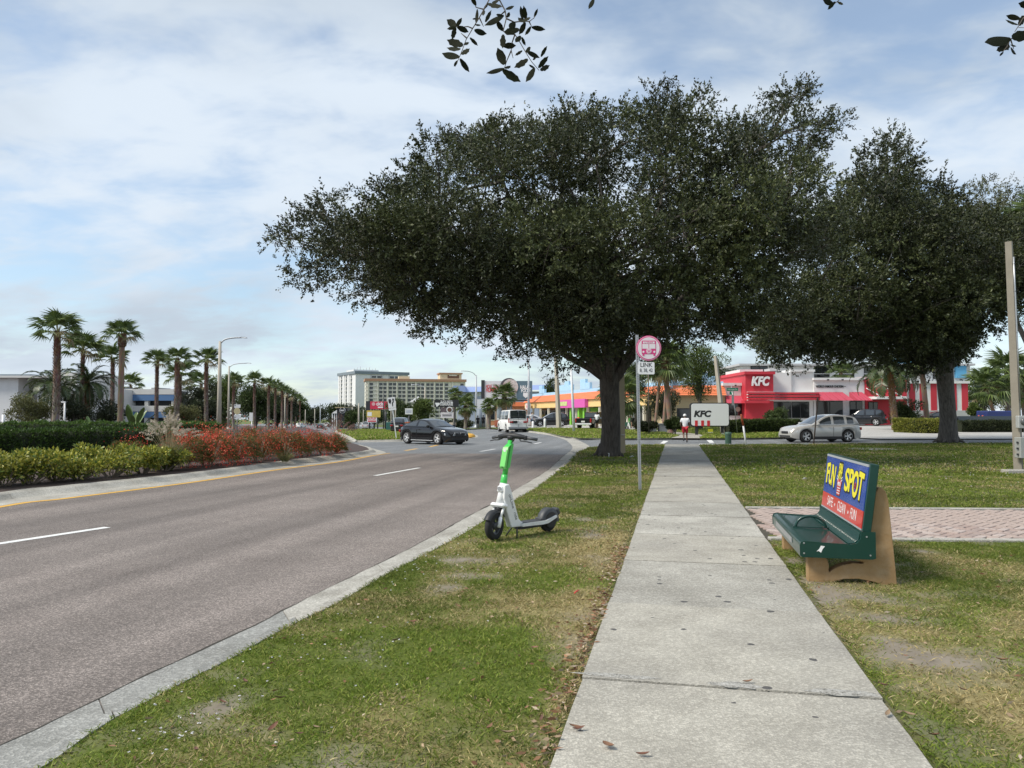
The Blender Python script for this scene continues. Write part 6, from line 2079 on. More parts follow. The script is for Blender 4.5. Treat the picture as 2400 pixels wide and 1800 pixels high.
# shop fronts under the fascia: posts, dark glass, goods behind
for i in range(22):
	s0_, s1_ = ML_ * i / 22 + 0.15, ML_ * (i + 1) / 22 - 0.15
	MB().bx(s0_, s1_, 2.30, 2.38, 0.15, FB - 0.1).build('shop_window', W_GLASS, mall)
for i in range(1, 12):
	MB().bx(ML_ * i / 12 - 0.15, ML_ * i / 12 + 0.15, -0.1, 0.2, -0.3, FB + 0.002).build('post', W_CREAM2, mall)
gc = [(0.30, 0.06, 0.06), (0.08, 0.10, 0.16), (0.42, 0.38, 0.33), (0.05, 0.05, 0.05), (0.16, 0.10, 0.06), (0.35, 0.30, 0.08)]
for i in range(26):     # racks of goods before the shops
	s0_ = rng.uniform(mx(1255), mx(1385))
	h = rng.uniform(0.9, 1.7)
	tag(MB().box((s0_, rng.uniform(0.9, 2.0), h / 2), (rng.uniform(0.3, 0.6), 0.4, h), taper=0.85, bevel=0).build('goods_rack', mat('goods_%d' % (i % 6), gc[i % 6], 0.8, var=0.4, scale=6), mall))
# pink sign and lime shop front
MB().bx(mx(1313), mx(1383), -0.75, -0.28, 2.45, 3.60).build('sign_panel', W_PINK, mall)
MB().bx(mx(1322), mx(1341), -0.80, -0.76, 2.75, 3.35).build('sign_board', mat('sign_limewhite', (0.55, 0.62, 0.25), 0.5, var=0.3, scale=3), mall)
MB().bx(mx(1353), mx(1398), 1.9, 2.29, 0, 2.45).build('shop_front', W_LIME, mall)
for px in (1341, 1360, 1372):
	MB().bx(mx(px) - 0.3, mx(px) + 0.3, -0.3, 0.2, -0.2, FB - 0.002).build('post', W_LIME, mall)
MB().bx(mx(1371), mx(1381), 1.82, 1.89, 0.4, 1.9).build('door', mat('door_brown', (0.25, 0.09, 0.05), 0.6), mall)
for k, (px, c) in enumerate(((1327, (0.75, 0.25, 0.10)), (1333, (0.08, 0.25, 0.65)))):
	MB().lathe([(0.001, 0), (0.35, 0.02), (0.42, 0.5), (0.25, 1.0), (0.28, 1.25), (0.001, 1.4)], 12).build('inflatable_toy', mat('toy_%d' % k, c, 0.4), mall, loc=(mx(px), 1.0, 0.0))
# white shop sign hanging at the left
MB().bx(mx(1241.5), mx(1252), -0.75, -0.6, 2.35, 3.35).build('sign_panel', W_TEXTW, mall)
for k in range(3):
	MB().bx(mx(1243), mx(1250), -0.77, -0.755, 2.55 + 0.25 * k, 2.66 + 0.25 * k).build('sign_print', W_TEXTR, mall)
# return wing towards the restaurant
wing = thing('shopping_strip_wing', 'yellow shop wall with orange roof edge left of the restaurant', 'shop building', (B_.x, B_.y, -0.05))
wl = (1702 - 1200) / F * 80 - B_.x
MB().bx(0.4, wl, 0.4, 12, -0.3, EAVE).build('wall', mat('wall_tan', (0.55, 0.45, 0.27), 0.8, var=0.05), wing)
for i in range(nsl):
	z0 = EAVE + (TOP - EAVE) * i / nsl
	z1 = EAVE + (TOP - EAVE) * (i + 1) / nsl - 0.03
	y0 = -0.2 + 1.0 * i / nsl
	MB().add([(0.3, y0, z0), (wl, y0, z0), (wl, y0 + 0.16, z1), (0.3 + 0.16 * i, y0 + 0.16, z1), (0.3, y0 + 0.5, z0), (wl, y0 + 0.5, z0)],
			 [(0, 1, 2, 3), (0, 4, 5, 1), (3, 2, 5, 4), (0, 3, 4), (1, 5, 2)]).build('tile_row', W_ORG, wing)
MB().bx(0.5, wl, 1.0, 1.25, TOP - 0.3, TOP + 0.4).build('parapet', W_SKY, wing)
for a, b, h in ((0.45, 0.9, 1.4), (0.9, 1.3, 1.0), (5.0, 5.8, 0.95), (4.4, 5.0, 1.3)):
	MB().bx(a, b, 0.97, 1.28, TOP + 0.38, TOP + h).build('parapet_step', W_SKY, wing)
for k in range(2):
	fr = MB().bx(1.6 + 1.7 * k, 3.1 + 1.7 * k, 0.3, 0.38, 0.1, 2.2).build('window', W_DARK, wing)
	MB().bx(1.7 + 1.7 * k, 3.0 + 1.7 * k, 0.27, 0.298, 0.2, 2.1).build('pane', W_GLASS, fr)
# low orange building further left behind the van
ol = thing('orange_shop', 'low orange shop with white window frames behind the white van', 'shop building', (-1.2, 146, T(-1.2, 146)))
MB().bx(-3.5, 4.2, 0, 10, -0.5, 3.3).build('wall', mat('wall_orange', (0.55, 0.24, 0.12), 0.8, var=0.06), ol)
MB().bx(-4.0, 4.6, -0.6, 10, 3.3, 4.1).build('roof', W_ORG, ol)
for k in range(5):
	fr = MB().bx(-3.2 + 1.45 * k, -1.95 + 1.45 * k, -0.06, 0.02, 0.6, 2.5).build('window', W_CREAM2, ol)
	MB().bx(-3.08 + 1.45 * k, -2.07 + 1.45 * k, -0.09, -0.062, 0.75, 2.35).build('pane', W_GLASS, fr)
# ---------------- motel behind the restaurant
MD = 112.0
mot = thing('motel', 'white two storey motel with dark windows and cyan panels behind the restaurant', 'motel', (22, MD, 0.4))
MXX = lambda px: (px - 1200) / F * MD - 22
MZZ = lambda row: ztop(row, MD) - 0.4
MB().bx(MXX(1740), MXX(2275), 0, 14, -0.6, MZZ(858)).build('wall', W_WHITE, mot)
MB().bx(MXX(1730), MXX(2280), -0.8, 15, MZZ(857.5), MZZ(853)).build('roof', W_GREY, mot)
for p0, p1 in ((1760, 1800), (1909, 1945), (1968, 2003), (2026, 2059), (2079, 2110), (2131, 2163), (2187, 2212)):
	fr = MB().bx(MXX(p0), MXX(p1), -0.05, 0.02, MZZ(888), MZZ(858.6)).build('window', W_DARK, mot)
	for k in range(2):
		a = MXX(p0) + 0.12 + (MXX(p1) - MXX(p0) - 0.12) * k / 2
		b = MXX(p0) + (MXX(p1) - MXX(p0) - 0.12) * (k + 1) / 2
		MB().bx(a, b, -0.09, -0.052, MZZ(886.5), MZZ(860)).build('pane', W_GLASS, fr)
	MB().bx(MXX(p0) - 0.2, MXX(p1) + 0.2, -0.16, -0.12, MZZ(877), MZZ(875.5)).build('railing', W_WHITE, mot)
for p0, p1, r0, r1 in ((2100, 2155, 838, 858), (2238, 2262, 855, 886)):
	MB().bx(MXX(p0), MXX(p1), -0.5, 3, MZZ(r1), MZZ(r0)).build('cyan_panel', W_CYAN, mot)
# ---------------- parking garage and white building on the left
GDp = 112.0
gar = thing('parking_garage', 'white parking garage with blue bands behind the palms', 'garage', atg(150, GDp))
gz = gar.location.z
GX = lambda px: (px - 150) / F * GDp
GZ = lambda row: ztop(row, GDp) - gz
MB().bx(GX(148), GX(408), 1.0, 5, -0.5, GZ(915)).build('core', W_DARK, gar)
for i, (r0, r1, m) in enumerate(((912, 924.5, W_OFF), (925, 939, W_BLUE), (951, 964.5, W_OFF), (965, 979, W_BLUE), (992, 1003, W_OFF))):
	MB().bx(GX(146), GX(410), 0 + 0.03 * (i % 2), 1.2, GZ(r1), GZ(r0)).build('band', m, gar)
for px in (150, 214, 278, 342, 405):
	MB().bx(GX(px) - 0.25, GX(px) + 0.25, 0.12, 0.9, -0.5, GZ(913)).build('column', W_OFF, gar)
for px in (250, 333, 392):
	MB().bx(GX(px - 9), GX(px + 9), 4, 8, GZ(912), GZ(906.5)).build('roof_car_shelter', W_GREY, gar)
wb = thing('white_building', 'white flat-roofed building at the left picture edge', 'building', atg(-60, 96))
wz = wb.location.z
BX = lambda px: (px + 60) / F * 96
BZ = lambda row: ztop(row, 96) - wz
MB().bx(BX(-80), BX(42), 0, 20, -0.5, BZ(886)).build('wall', W_WHITE, wb)
MB().bx(BX(42), BX(82), 3.0, 20, -0.5, BZ(886)).build('recess', W_GREY, wb)
MB().bx(BX(82), BX(162), 0.5, 20, -0.5, BZ(905)).build('wall', W_OFF, wb)
MB().bx(BX(-84), BX(120), -0.8, 20, BZ(885.8), BZ(881)).build('roof', W_OFF, wb)
MB().bx(BX(122), BX(163), 1.5, 12, BZ(905), BZ(871)).build('stair_tower', W_OFF, wb)
MB().bx(BX(-84), BX(22), 4, 18, BZ(881), BZ(873)).build('roof_house', W_ROOFG, wb)
# ---------------- hotels
def corner_block(root, lenR, lenL, z1, m_r, m_l=None):
	MB().bx(0, lenR, 0, lenL, -3, z1).build('wall', m_r, root)
HA = Rd(13)
hc = atg(857, 450)
hot = thing('yellow_hotel', 'cream hotel block with rows of paired dark windows', 'hotel', hc, HA)
hH = ztop(893, 450) - hc.z
hL = 59.0
MB().bx(0, hL, 0, 17, -4, hH).build('wall', W_CREAM2, hot)
MB().bx(-0.6, hL + 0.6, -0.8, 17.6, hH + 0.002, hH + 1.5).build('cornice', W_CORN, hot)
nfl = 10
fh = (hH - 2.2) / nfl
wm = MB().box((0, 0, 0), (1.9, 0.25, fh * 0.62)).mesh('window', W_WIN)
bays = [(k, 2) for k in range(6)]
x = 2.0
bay_x = []
for k in range(10):
	bay_x.append(x)
	x += 5.55
for k, x in enumerate(bay_x):
	MB().bx(x - 1.0, x - 0.4, -0.65, 0.02, -4, hH - 0.3).build('pilaster', W_CREAM2, hot)
	single = k in (0, 8)
	if k == 9:
		continue
	for f_ in range(nfl):
		for q in range(1 if single else 2):
			link('window', wm, hot, loc=(x + 1.2 + 2.35 * q, -0.05, 1.6 + fh * (f_ + 0.5)))
	if not single:
		MB().bx(x + 2.2, x + 2.55, -0.3, 0.02, -4, hH - 0.4).build('mullion', W_CREAM2, hot)
for f_ in range(nfl):
	MB().bx(0.2, bay_x[9] - 1.2, -0.42, -0.12, 1.6 + fh * f_ - 0.2, 1.6 + fh * f_ + 0.12).build('floor_ledge', W_OFF, hot)
	link('window', wm, hot, loc=(bay_x[9] + 5.0, -0.05, 1.6 + fh * (f_ + 0.5)))
MB().bx(44, 57, 2, 13, hH + 1.5, ztop(874, 450) - hc.z).build('lift_tower', W_CREAM, hot)
MB().bx(43.4, 57.6, 1.4, 13.6, ztop(874, 450) - hc.z, ztop(871, 450) - hc.z).build('tower_cornice', W_CORN, hot)
MB().bx(48.5, 55.5, 1.85, 1.99, hH + 2.2, ztop(876.5, 450) - hc.z).build('sign_panel', mat('sign_brown', (0.16, 0.09, 0.055), 0.6), hot)
for k in range(2):
	MB().bx(49.5 + 1.2 * k, 50.5 + 3.5 * k, 1.7, 1.84, hH + 3.6, hH + 4.4).build('sign_print', W_CREAM2, hot)
MB().bx(19.5, 26, 4, 10, hH + 1.5, ztop(880, 450) - hc.z).build('roof_house', W_CREAM, hot)
for f_ in range(nfl):
	MB().bx(-0.12, 0.0, 4, 6, 1.6 + fh * f_ + 0.5, 1.6 + fh * f_ + 1.6).build('side_window', W_WIN, hot)
tc_ = atg(833, 520)
tow = thing('white_tower', 'tall white hotel tower with balcony columns left of the cream hotel', 'hotel', tc_, Rd(30))
tH = ztop(876, 520) - tc_.z
tR, tL = 38.0, 38.0
MB().bx(0, tR, 0, tL, -4, tH).build('wall', W_WHITE, tow)
MB().bx(-0.8, tR + 0.8, -0.8, tL + 0.8, tH + 0.002, tH + 1.9).build('cornice', W_ROOFG, tow)
MB().bx(2, 20, 10, 26, tH + 1.9, ztop(864, 520) - tc_.z).build('roof_house', W_WHITE, tow)
ncol, nf2 = 3, 12
fh2 = (tH - 1) / nf2
bal = MB().bx(-0.9, 0.0, -1.6, 1.6, 0, 0.9).mesh('balcony', W_OFF)
bwin = MB().bx(-0.12, 0.0, -1.3, 1.3, 0.9, fh2 * 0.9).mesh('window', W_WIN)
for c in range(ncol):
	y = 9.0 + 10.8 * c
	for f_ in range(nf2):
		for dy in (0.0,):
			link('balcony', bal, tow, loc=(-0.02, y + dy, 0.5 + fh2 * f_))
			link('window', bwin, tow, loc=(-0.02, y + dy, 0.5 + fh2 * f_))
	MB().bx(-0.5, 0, y + 4.0, y + 6.2, -4, tH).build('pier', W_WHITE, tow)
rw = MB().bx(-1.5, 1.5, -0.15, 0, 0, fh2 * 0.55).mesh('window', W_WIN)
for c in range(2):
	for f_ in range(nf2):
		for q in (-1.9, 1.9):
			link('window', rw, tow, loc=(15 + 13 * c + q, 0, 1.2 + fh2 * f_))
	MB().bx(15 + 13 * c - 4.3, 15 + 13 * c - 3.7, -0.5, 0, -4, tH).build('pier', W_GREY, tow)
	MB().bx(15 + 13 * c + 3.7, 15 + 13 * c + 4.3, -0.5, 0, -4, tH).build('pier', W_GREY, tow)
MB().bx(33.5, 35.5, -0.15, 0, tH - 4, tH - 1.6).build('sign_panel', mat('sign_deepblue', (0.02, 0.04, 0.25), 0.5), tow)
MB().bx(34.0, 35.0, -0.2, -0.15, tH - 3.3, tH - 2.3).build('sign_print', W_TEXTW, tow)
for k in range(8):
	xx = 3 + 2.2 * k
	MB().tube([(xx, 12, ztop(864, 520) - tc_.z), (xx, 12, ztop(861, 520) - tc_.z + (k % 3) * 0.7)], 0.18, 5).build('antenna', W_GREY, tow)
# small building with conical roof in front of the hotel
cb = thing('pavilion', 'small cream pavilion with grey hipped roof before the hotel', 'building', atg(980, 260))
cz_ = cb.location.z
MB().bx(-1.9, 1.9, -1.9, 1.9, -1, ztop(942, 260) - cz_).build('wall', W_CREAM2, cb)
zt_ = ztop(942, 260) - cz_
MB().add([(-2.6, -2.6, zt_), (2.6, -2.6, zt_), (2.6, 2.6, zt_), (-2.6, 2.6, zt_), (0, 0, zt_ + 1.9)], [(0, 1, 4), (1, 2, 4), (2, 3, 4), (3, 0, 4), (3, 2, 1, 0)]).build('roof', W_GREY, cb)
for k in (-0.6, 0.6):
	MB().bx(k - 0.3, k + 0.3, -1.98, -1.9, zt_ - 1.5, zt_ - 0.5).build('window', W_WIN, cb)
# building with blue gabled roof
br = thing('blue_roof_building', 'grey-blue building with pale blue gabled roof behind the palms', 'building', atg(1050, 205))
bz = br.location.z
XX = lambda px: (px - 1050) / F * 205
ZZ = lambda row: ztop(row, 205) - bz
M_BR = mat('roof_pale_blue', (0.25, 0.33, 0.56), 0.6, var=0.05, scale=0.3)
MB().bx(XX(1070), XX(1300), 2, 16, -1, ZZ(917)).build('wall', mat('wall_bluegrey', (0.42, 0.46, 0.58), 0.8, var=0.05, scale=0.3), br)
MB().add([(XX(1048), 0, ZZ(923)), (XX(1063), 0, ZZ(904)), (XX(1088), 0, ZZ(904)), (XX(1092), 0, ZZ(918)), (XX(1048), 8, ZZ(923)), (XX(1063), 8, ZZ(904)), (XX(1088), 8, ZZ(904)), (XX(1092), 8, ZZ(918))],
		 [(0, 1, 5, 4), (1, 2, 6, 5), (2, 3, 7, 6), (0, 3, 2, 1), (4, 5, 6, 7), (0, 4, 7, 3)]).build('gable_roof', M_BR, br)
MB().add([(XX(1090), 0.5, ZZ(919)), (XX(1300), 0.5, ZZ(912)), (XX(1300), 6, ZZ(899)), (XX(1090), 6, ZZ(906)), (XX(1090), 16, ZZ(912)), (XX(1300), 16, ZZ(908))],
		 [(0, 1, 2, 3), (3, 2, 5, 4), (0, 3, 4), (1, 5, 2), (0, 4, 5, 1)]).build('roof', M_BR, br)
MB().bx(XX(1085), XX(1300), 7, 13, ZZ(908), ZZ(903.5)).build('white_ridge', W_WHITE, br)
for p0, p1 in ((1117, 1121), (1122, 1126)):
	fr = MB().bx(XX(p0), XX(p1), 1.9, 2.02, ZZ(928), ZZ(917.5)).build('window', W_WHITE, br)
# black and white diner at the far road side
dn = thing('diner', 'black and white diner with round emblem sign at the far road side', 'building', atg(778, 225))
dz_ = dn.location.z
XX = lambda px: (px - 778) / F * 225
ZZ = lambda row: ztop(row, 225) - dz_
MB().bx(XX(790), XX(815), 0, 10, -1, ZZ(956)).build('wall', W_TEXTB, dn)
MB().add([(XX(777), 0, ZZ(969)), (XX(791), 0, ZZ(960)), (XX(791), 6, ZZ(960)), (XX(777), 6, ZZ(969)), (XX(791), 0, ZZ(969)), (XX(791), 6, ZZ(969))], [(0, 1, 2, 3), (0, 4, 1), (3, 2, 5), (0, 3, 5, 4)]).build('awning', W_WHITE, dn)
for px in (779, 784, 789):
	MB().bx(XX(px - 1), XX(px + 1), 0.2, 0.6, -1, ZZ(969)).build('column', W_WHITE, dn)
MB().bx(XX(786), XX(808), -0.5, 10, ZZ(956), ZZ(954)).build('roof_edge', mat('roof_tan', (0.40, 0.33, 0.18), 0.7), dn)
MB().disc((XX(803.5), -0.35, ZZ(962)), 0.85, 24, 'Y', 0.3).build('emblem', W_TEXTW, dn)
MB().disc((XX(803.5), -0.56, ZZ(962)), 0.74, 24, 'Y', 0.1).build('emblem_ground', W_TEXTB, dn)
lettering('lettering', 'B&B', dn, W_TEXTW, (XX(803.5), -0.64, ZZ(962)), 0.62, ext=0.01, bold=0.02)
MB().bx(XX(793), XX(797), -0.05, 0.02, 0, ZZ(972)).build('door', W_GLASS, dn)
# ================================================================== street furniture and signs
M_CONC_POLE = mat('pole_concrete', (0.46, 0.42, 0.35), 0.85, var=0.1, scale=3, bump=0.2, dirt=(0.30, 0.27, 0.22), dscale=1.2)
M_CONC_TAN = mat('pole_concrete_tan', (0.33, 0.27, 0.18), 0.85, var=0.1, scale=3, bump=0.2, dirt=(0.22, 0.18, 0.13), dscale=1.2)
M_GALV = mat('galvanised', (0.46, 0.47, 0.48), 0.4, 0.7, var=0.12, scale=20)
M_ALU = mat('lamp_grey', (0.42, 0.44, 0.46), 0.5, 0.3, var=0.08)
M_SIGNW = mat('sign_sheet_white', (0.76, 0.77, 0.77), 0.45, var=0.04, dirt=(0.6, 0.6, 0.58), dscale=2)
def lamp_post(label, base, ztop_, r0, r1, arm, rise, m=M_CONC_POLE, head=True):
	H = ztop_ - base[2]
	root = thing('lamp_post', label, 'lamp post', base, group='street lamps')
	MB().tube([(0, 0, -0.3), (0, 0, H * 0.5), (0, 0, H)], [r0, (r0 + r1) / 2, r1], 12).build('pole', m, root)
	MB().lathe([(0.001, -0.05), (r0 * 1.9, -0.05), (r0 * 1.9, 0.12), (r0 * 1.2, 0.2), (r0, 0.5)], 12).build('base', m, root)
	a = arm
	pts = [(0, 0, H - 0.25), (a * 0.18, 0, H + rise * 0.45), (a * 0.5, 0, H + rise * 0.9), (a * 0.85, 0, H + rise)]
	MB().tube(catmull(pts, 12), r1 * 0.55, 8).build('arm', M_ALU, root)
	s = 1 if a > 0 else -1
	MB().add([(a * 0.83, -0.12, H + rise - 0.05), (a * 0.83, 0.12, H + rise - 0.05), (a * 1.0, 0.16, H + rise - 0.08), (a * 1.08, 0, H + rise - 0.06), (a * 1.0, -0.16, H + rise - 0.08), (a * 0.83, -0.08, H + rise + 0.08), (a * 0.83, 0.08, H + rise + 0.08), (a * 1.02, 0, H + rise + 0.06)],
			 [(0, 1, 2, 3, 4), (5, 7, 6), (0, 4, 7, 5), (1, 6, 7, 2), (2, 7, 3), (3, 7, 4), (0, 5, 6, 1)]).build('lamp_head', M_ALU, root)
	return root
lamp_post('concrete street lamp among the red shrubs left of the road', atg(514, 75), ztop(800, 75), 0.25, 0.13, 2.5, ztop(791, 75) - ztop(800, 75))
lamp_post('distant street lamp behind the first palms right of the tall lamp', atg(536, 132), ztop(858, 132), 0.22, 0.12, 3.6, 0.5)
lamp_post('distant street lamp in the dense palm row', atg(668, 240), ztop(926, 240), 0.25, 0.14, 5.5, 0.7)
lamp_post('grey street lamp with left arm beside the blue roof', atg(1116, 132), ztop(879, 132), 0.22, 0.11, -2.6, 0.7, M_ALU)
lamp_post('grey street lamp with left arm beside the hummus billboard', atg(1239, 102), ztop(842, 102), 0.2, 0.10, -2.7, 0.6, M_ALU)
lamp_post('distant thin street lamp left of the diner', atg(751, 330), ztop(953, 330), 0.25, 0.14, -3.5, 0.5, M_ALU)
lamp_post('street lamp in front of the cream hotel', atg(996, 175), ztop(908, 175), 0.22, 0.12, -3.0, 0.6)
def plain_pole(label, base, z1, w0, w1, square=True, m=M_CONC_POLE, lean=(0, 0), cat='pole', name='utility_pole', extra=None, group='utility poles'):
	H = z1 - base[2]
	root = thing(name, label, cat, base, group=group)
	mb = MB()
	n = 4 if square else 12
	k = math.sqrt(2) if square else 1
	mb.tube([(0, 0, -0.4), (lean[0] * 0.5, lean[1] * 0.5, H * 0.5), (lean[0], lean[1], H)], [w0 / 2 * k, (w0 + w1) / 4 * k, w1 / 2 * k], n)
	if square:
		mb.sm = [False] * len(mb.sm)
		mb.v = [tuple(Matrix.Rotation(PI / 4, 3, 'Z') @ Vector(v)) if False else v for v in mb.v]
	mb.build('shaft', m, root)
	return root, H
r_, H_ = plain_pole('tan concrete pole right behind the big oak trunk', G(1451, 1064), ztop(640, 30.5), 0.36, 0.28, True, M_CONC_TAN)
for z in (0.75, 3.4):
	MB().bx(-0.205, 0.205, -0.205, 0.205, z, z + 0.02).build('strap', M_GALV, r_)
plain_pole('buff concrete pole left of the big oak in the far lawn', atg(1310, 84), ztop(835, 84), 0.42, 0.26, True, M_CONC_POLE, (-0.35, 0))
plain_pole('white round pole in the far lawn left of the big oak', G(1346, 1011.5), ztop(855, 67), 0.26, 0.20, False, mat('pole_white', (0.68, 0.70, 0.72), 0.5, var=0.04), (-0.28, 0))
plain_pole('leaning concrete pole beside the restaurant sign', G(1697, 1016), ztop(822, 55), 0.34, 0.20, True, M_CONC_POLE, (-0.62, 0))
plain_pole('thin grey pole behind the bus stop sign', atg(1520, 60), ztop(862, 60), 0.10, 0.09, False, mat('pole_brown', (0.12, 0.10, 0.08), 0.7))
for px, D, row, w, lab in ((826, 210, 955, 0.5, 'pale pole right of the diner'), (841, 180, 945, 0.45, 'tall pale pole before the white tower'), (852, 240, 960, 0.3, 'thin pole right of the tall pale pole'), (917, 120, 935, 0.2, 'left pole behind the tilted arrow sign'), (927, 118, 940, 0.22, 'right pole behind the tilted arrow sign'), (1063, 105, 965, 0.2, 'pole under the steakhouse sign'),
						   (1141, 100, 955, 0.32, 'slim pale pole left of the billboard palms'), (738, 300, 958, 0.4, 'far pole at the road end'), (716, 300, 960, 0.4, 'far pole beside the last palm')):
	plain_pole(lab, atg(px, D), ztop(row, D), w, w * 0.7, False, M_CONC_POLE)
# black traffic signal mast seen against the pizza billboard
plain_pole('black mast in front of the red pizza billboard', atg(899, 140), ztop(915, 140), 0.22, 0.14, False, W_DARK)
# ---- right-hand pole with conduit, meter and box
pb = G(2388, 1106)
up = thing('meter_pole', 'concrete pole with conduit, electric meter and steel box at the right edge', 'pole', pb)
pH = ztop(567, pb.y) - pb.z
lx = -0.12
sh = MB()
sh.tube([(0, 0, -0.4), (lx * 0.5, 0, pH * 0.5), (lx, 0, pH)], [0.100 * 1.41, 0.088 * 1.41, 0.078 * 1.41], 4)
sh.sm = [False] * len(sh.sm)
sh.v = [tuple(v) for v in sh.v]
sho = sh.build('shaft', mat('pole_weathered', (0.27, 0.245, 0.20), 0.9, var=0.15, scale=3, bump=0.3, dirt=(0.20, 0.17, 0.13), dscale=1.0), up)
cpt = [(0.03 + lx * t, -0.125, pH * t) for t in (0.30, 0.55, 0.8, 0.93)]
cd_ = MB().tube(cpt, 0.022, 8).build('conduit', M_GALV, up)
for t in (0.42, 0.6, 0.78, 0.9):
	MB().tube([(0.0 + lx * t, -0.10, pH * t), (0.03 + lx * t, -0.15, pH * t), (0.06 + lx * t, -0.10, pH * t)], 0.012, 6).build('conduit_strap', W_DARK, cd_)
mz = ztop(1000, pb.y) - pb.z
mt_ = MB().box((-0.0, -0.20, mz + 0.13), (0.30, 0.14, 0.34), bevel=0.015).build('meter', mat('meter_grey', (0.42, 0.43, 0.42), 0.5, 0.2), up)
MB().lathe([(0.001, -0.06), (0.085, -0.055), (0.10, -0.02), (0.10, 0.02)], 20, (0.0, -0.28, mz + 0.14), 'Y').build('meter_dial', mat('meter_glass', (0.10, 0.11, 0.11), 0.15, var=0.2), mt_)
bz_ = ztop(1050, pb.y) - pb.z
M_BOX = mat('steel_box', (0.36, 0.37, 0.35), 0.5, 0.2, var=0.1, scale=4, dirt=(0.42, 0.24, 0.08), dscale=1.7, damt=0.9)
bxo = MB().box((0.12, -0.25, bz_ + 0.02), (0.62, 0.26, 0.56), bevel=0.012).build('steel_box', M_BOX, up)
for k in range(3):
	MB().box((-0.205, -0.29, bz_ - 0.16 + 0.16 * k), (0.04, 0.05, 0.05)).build('hinge', W_DARK, bxo)
MB().tube([(0.06, -0.20, bz_ + 0.30), (0.05, -0.20, mz - 0.04)], 0.022, 8).build('conduit', M_GALV, up)
cp = G(2362, 1108)
tag(MB().box((0, 0, 0.05), (1.3, 0.35, 0.11), rot=(0, 0, -0.04), bevel=0.015).build('concrete_pad', M_KERB, loc=(cp.x + 0.35, cp.y - 0.35, 0)), 'pale concrete strip at the foot of the meter pole', 'concrete pad')
# buried covers in the lawn
p = G(2045, 1053)
tag(MB().lathe([(0.001, 0.02), (0.9, 0.02), (1.0, 0.012), (1.02, -0.02)], 28).build('manhole_cover', M_KERB, loc=(p.x, p.y, 0.01)), 'flat round concrete cover in the right lawn', 'manhole cover')
# ---- bus stop sign
bs_b = G(1500, 1149)
bs = thing('bus_stop_sign', 'bus stop sign with pink bus disc on perforated steel post', 'bus stop sign', bs_b)
bD = bs_b.y
bsH = ztop(785, bD) - bs_b.z
BSX = lambda px: (px - 1500) / F * bD
BSZ = lambda row: ztop(row, bD) - bs_b.z
w_ = 0.028
lean = -0.045
post = MB()
lx_ = lambda z: lean * z / bsH
# square tube with holes drawn as real plates: front face is a ladder of bars
zz = np.arange(0, bsH, 0.0508)
for z in zz:
	post.bx(lx_(z) - w_, lx_(z) + w_, -w_, -w_ + 0.004, z, z + 0.026)
	post.bx(lx_(z) - w_, lx_(z) - 0.010, -w_, -w_ + 0.004, z + 0.026, z + 0.0508)
	post.bx(lx_(z) + 0.010, lx_(z) + w_, -w_, -w_ + 0.004, z + 0.026, z + 0.0508)
for sx_ in (-1, 1):
	for z0_, z1_ in ((-0.3, bsH / 2), (bsH / 2, bsH)):
		post.add([(lx_(z0_) + sx_ * w_, -w_, z0_), (lx_(z0_) + sx_ * w_, w_, z0_), (lx_(z1_) + sx_ * w_, w_, z1_), (lx_(z1_) + sx_ * w_, -w_, z1_)], [(0, 1, 2, 3)])
post.add([(lx_(-.3) - w_, w_, -0.3), (lx_(-.3) + w_, w_, -0.3), (lx_(bsH) + w_, w_, bsH), (lx_(bsH) - w_, w_, bsH)], [(0, 1, 2, 3)])
post.build('post', M_GALV, bs)
M_PINK = mat('bus_pink', (0.62, 0.045, 0.20), 0.45, var=0.03)
M_PINKL = mat('bus_pale', (0.74, 0.68, 0.70), 0.45, var=0.02)
dc = Vector((BSX(1521.5), -0.042, BSZ(816.5)))
dR = 0.265
disc = MB().disc(dc, dR, 40, 'Y', 0.012).build('disc', M_PINK, bs)
MB().disc(dc + Vector((0, -0.008, 0)), dR * 0.965, 40, 'Y', 0.004).build('disc_rim', mat('bus_pink_light', (0.74, 0.40, 0.52), 0.45, var=0.02), disc)
MB().disc(dc + Vector((0, -0.0115, 0)), dR * 0.92, 40, 'Y', 0.003).build('disc_ring', M_PINK, disc)
MB().disc(dc + Vector((0, -0.0145, 0)), dR * 0.86, 40, 'Y', 0.003).build('disc_face', M_PINKL, disc)
def plate(name, m, x0, x1, z0, z1, dep, parent, r=0.006):
	return MB().prism([(dc.x + a, dc.z + b) for a, b in rrect(x0, x1, z0, z1, r, 3)], dc.y - dep - 0.002, dc.y - dep).build(name, m, parent)
bus = plate('bus', M_PINK, -0.148, 0.152, -0.128, 0.158, 0.0165, disc, 0.02)
plate('bus_header', M_PINKL, -0.120, 0.124, 0.098, 0.140, 0.019, disc)
plate('bus_window', M_PINKL, -0.134, -0.004, -0.012, 0.088, 0.019, disc)
plate('bus_window', M_PINKL, 0.008, 0.138, -0.012, 0.088, 0.019, disc)
for sx_ in (-0.112, 0.116):
	plate('bus_wheel', M_PINK, sx_ - 0.02, sx_ + 0.02, -0.162, -0.12, 0.019, disc)
	MB().disc(dc + Vector((sx_, -0.0195, -0.078)), 0.022, 14, 'Y', 0.004).build('bus_lamp', M_PINKL, disc)
lettering('lettering', 'LYNX', disc, M_PINK, (dc.x + 0.002, dc.y - 0.0218, dc.z + 0.119), 0.05, ext=0.0006, bold=0.01, fit=0.18)
MB().disc(dc + Vector((0.002, -0.0195, -0.062)), 0.058, 22, 'Y', 0.004).build('emblem', M_PINKL, disc)
MB().disc(dc + Vector((0.002, -0.0225, -0.062)), 0.050, 22, 'Y', 0.003).build('emblem_ring', M_PINK, disc)
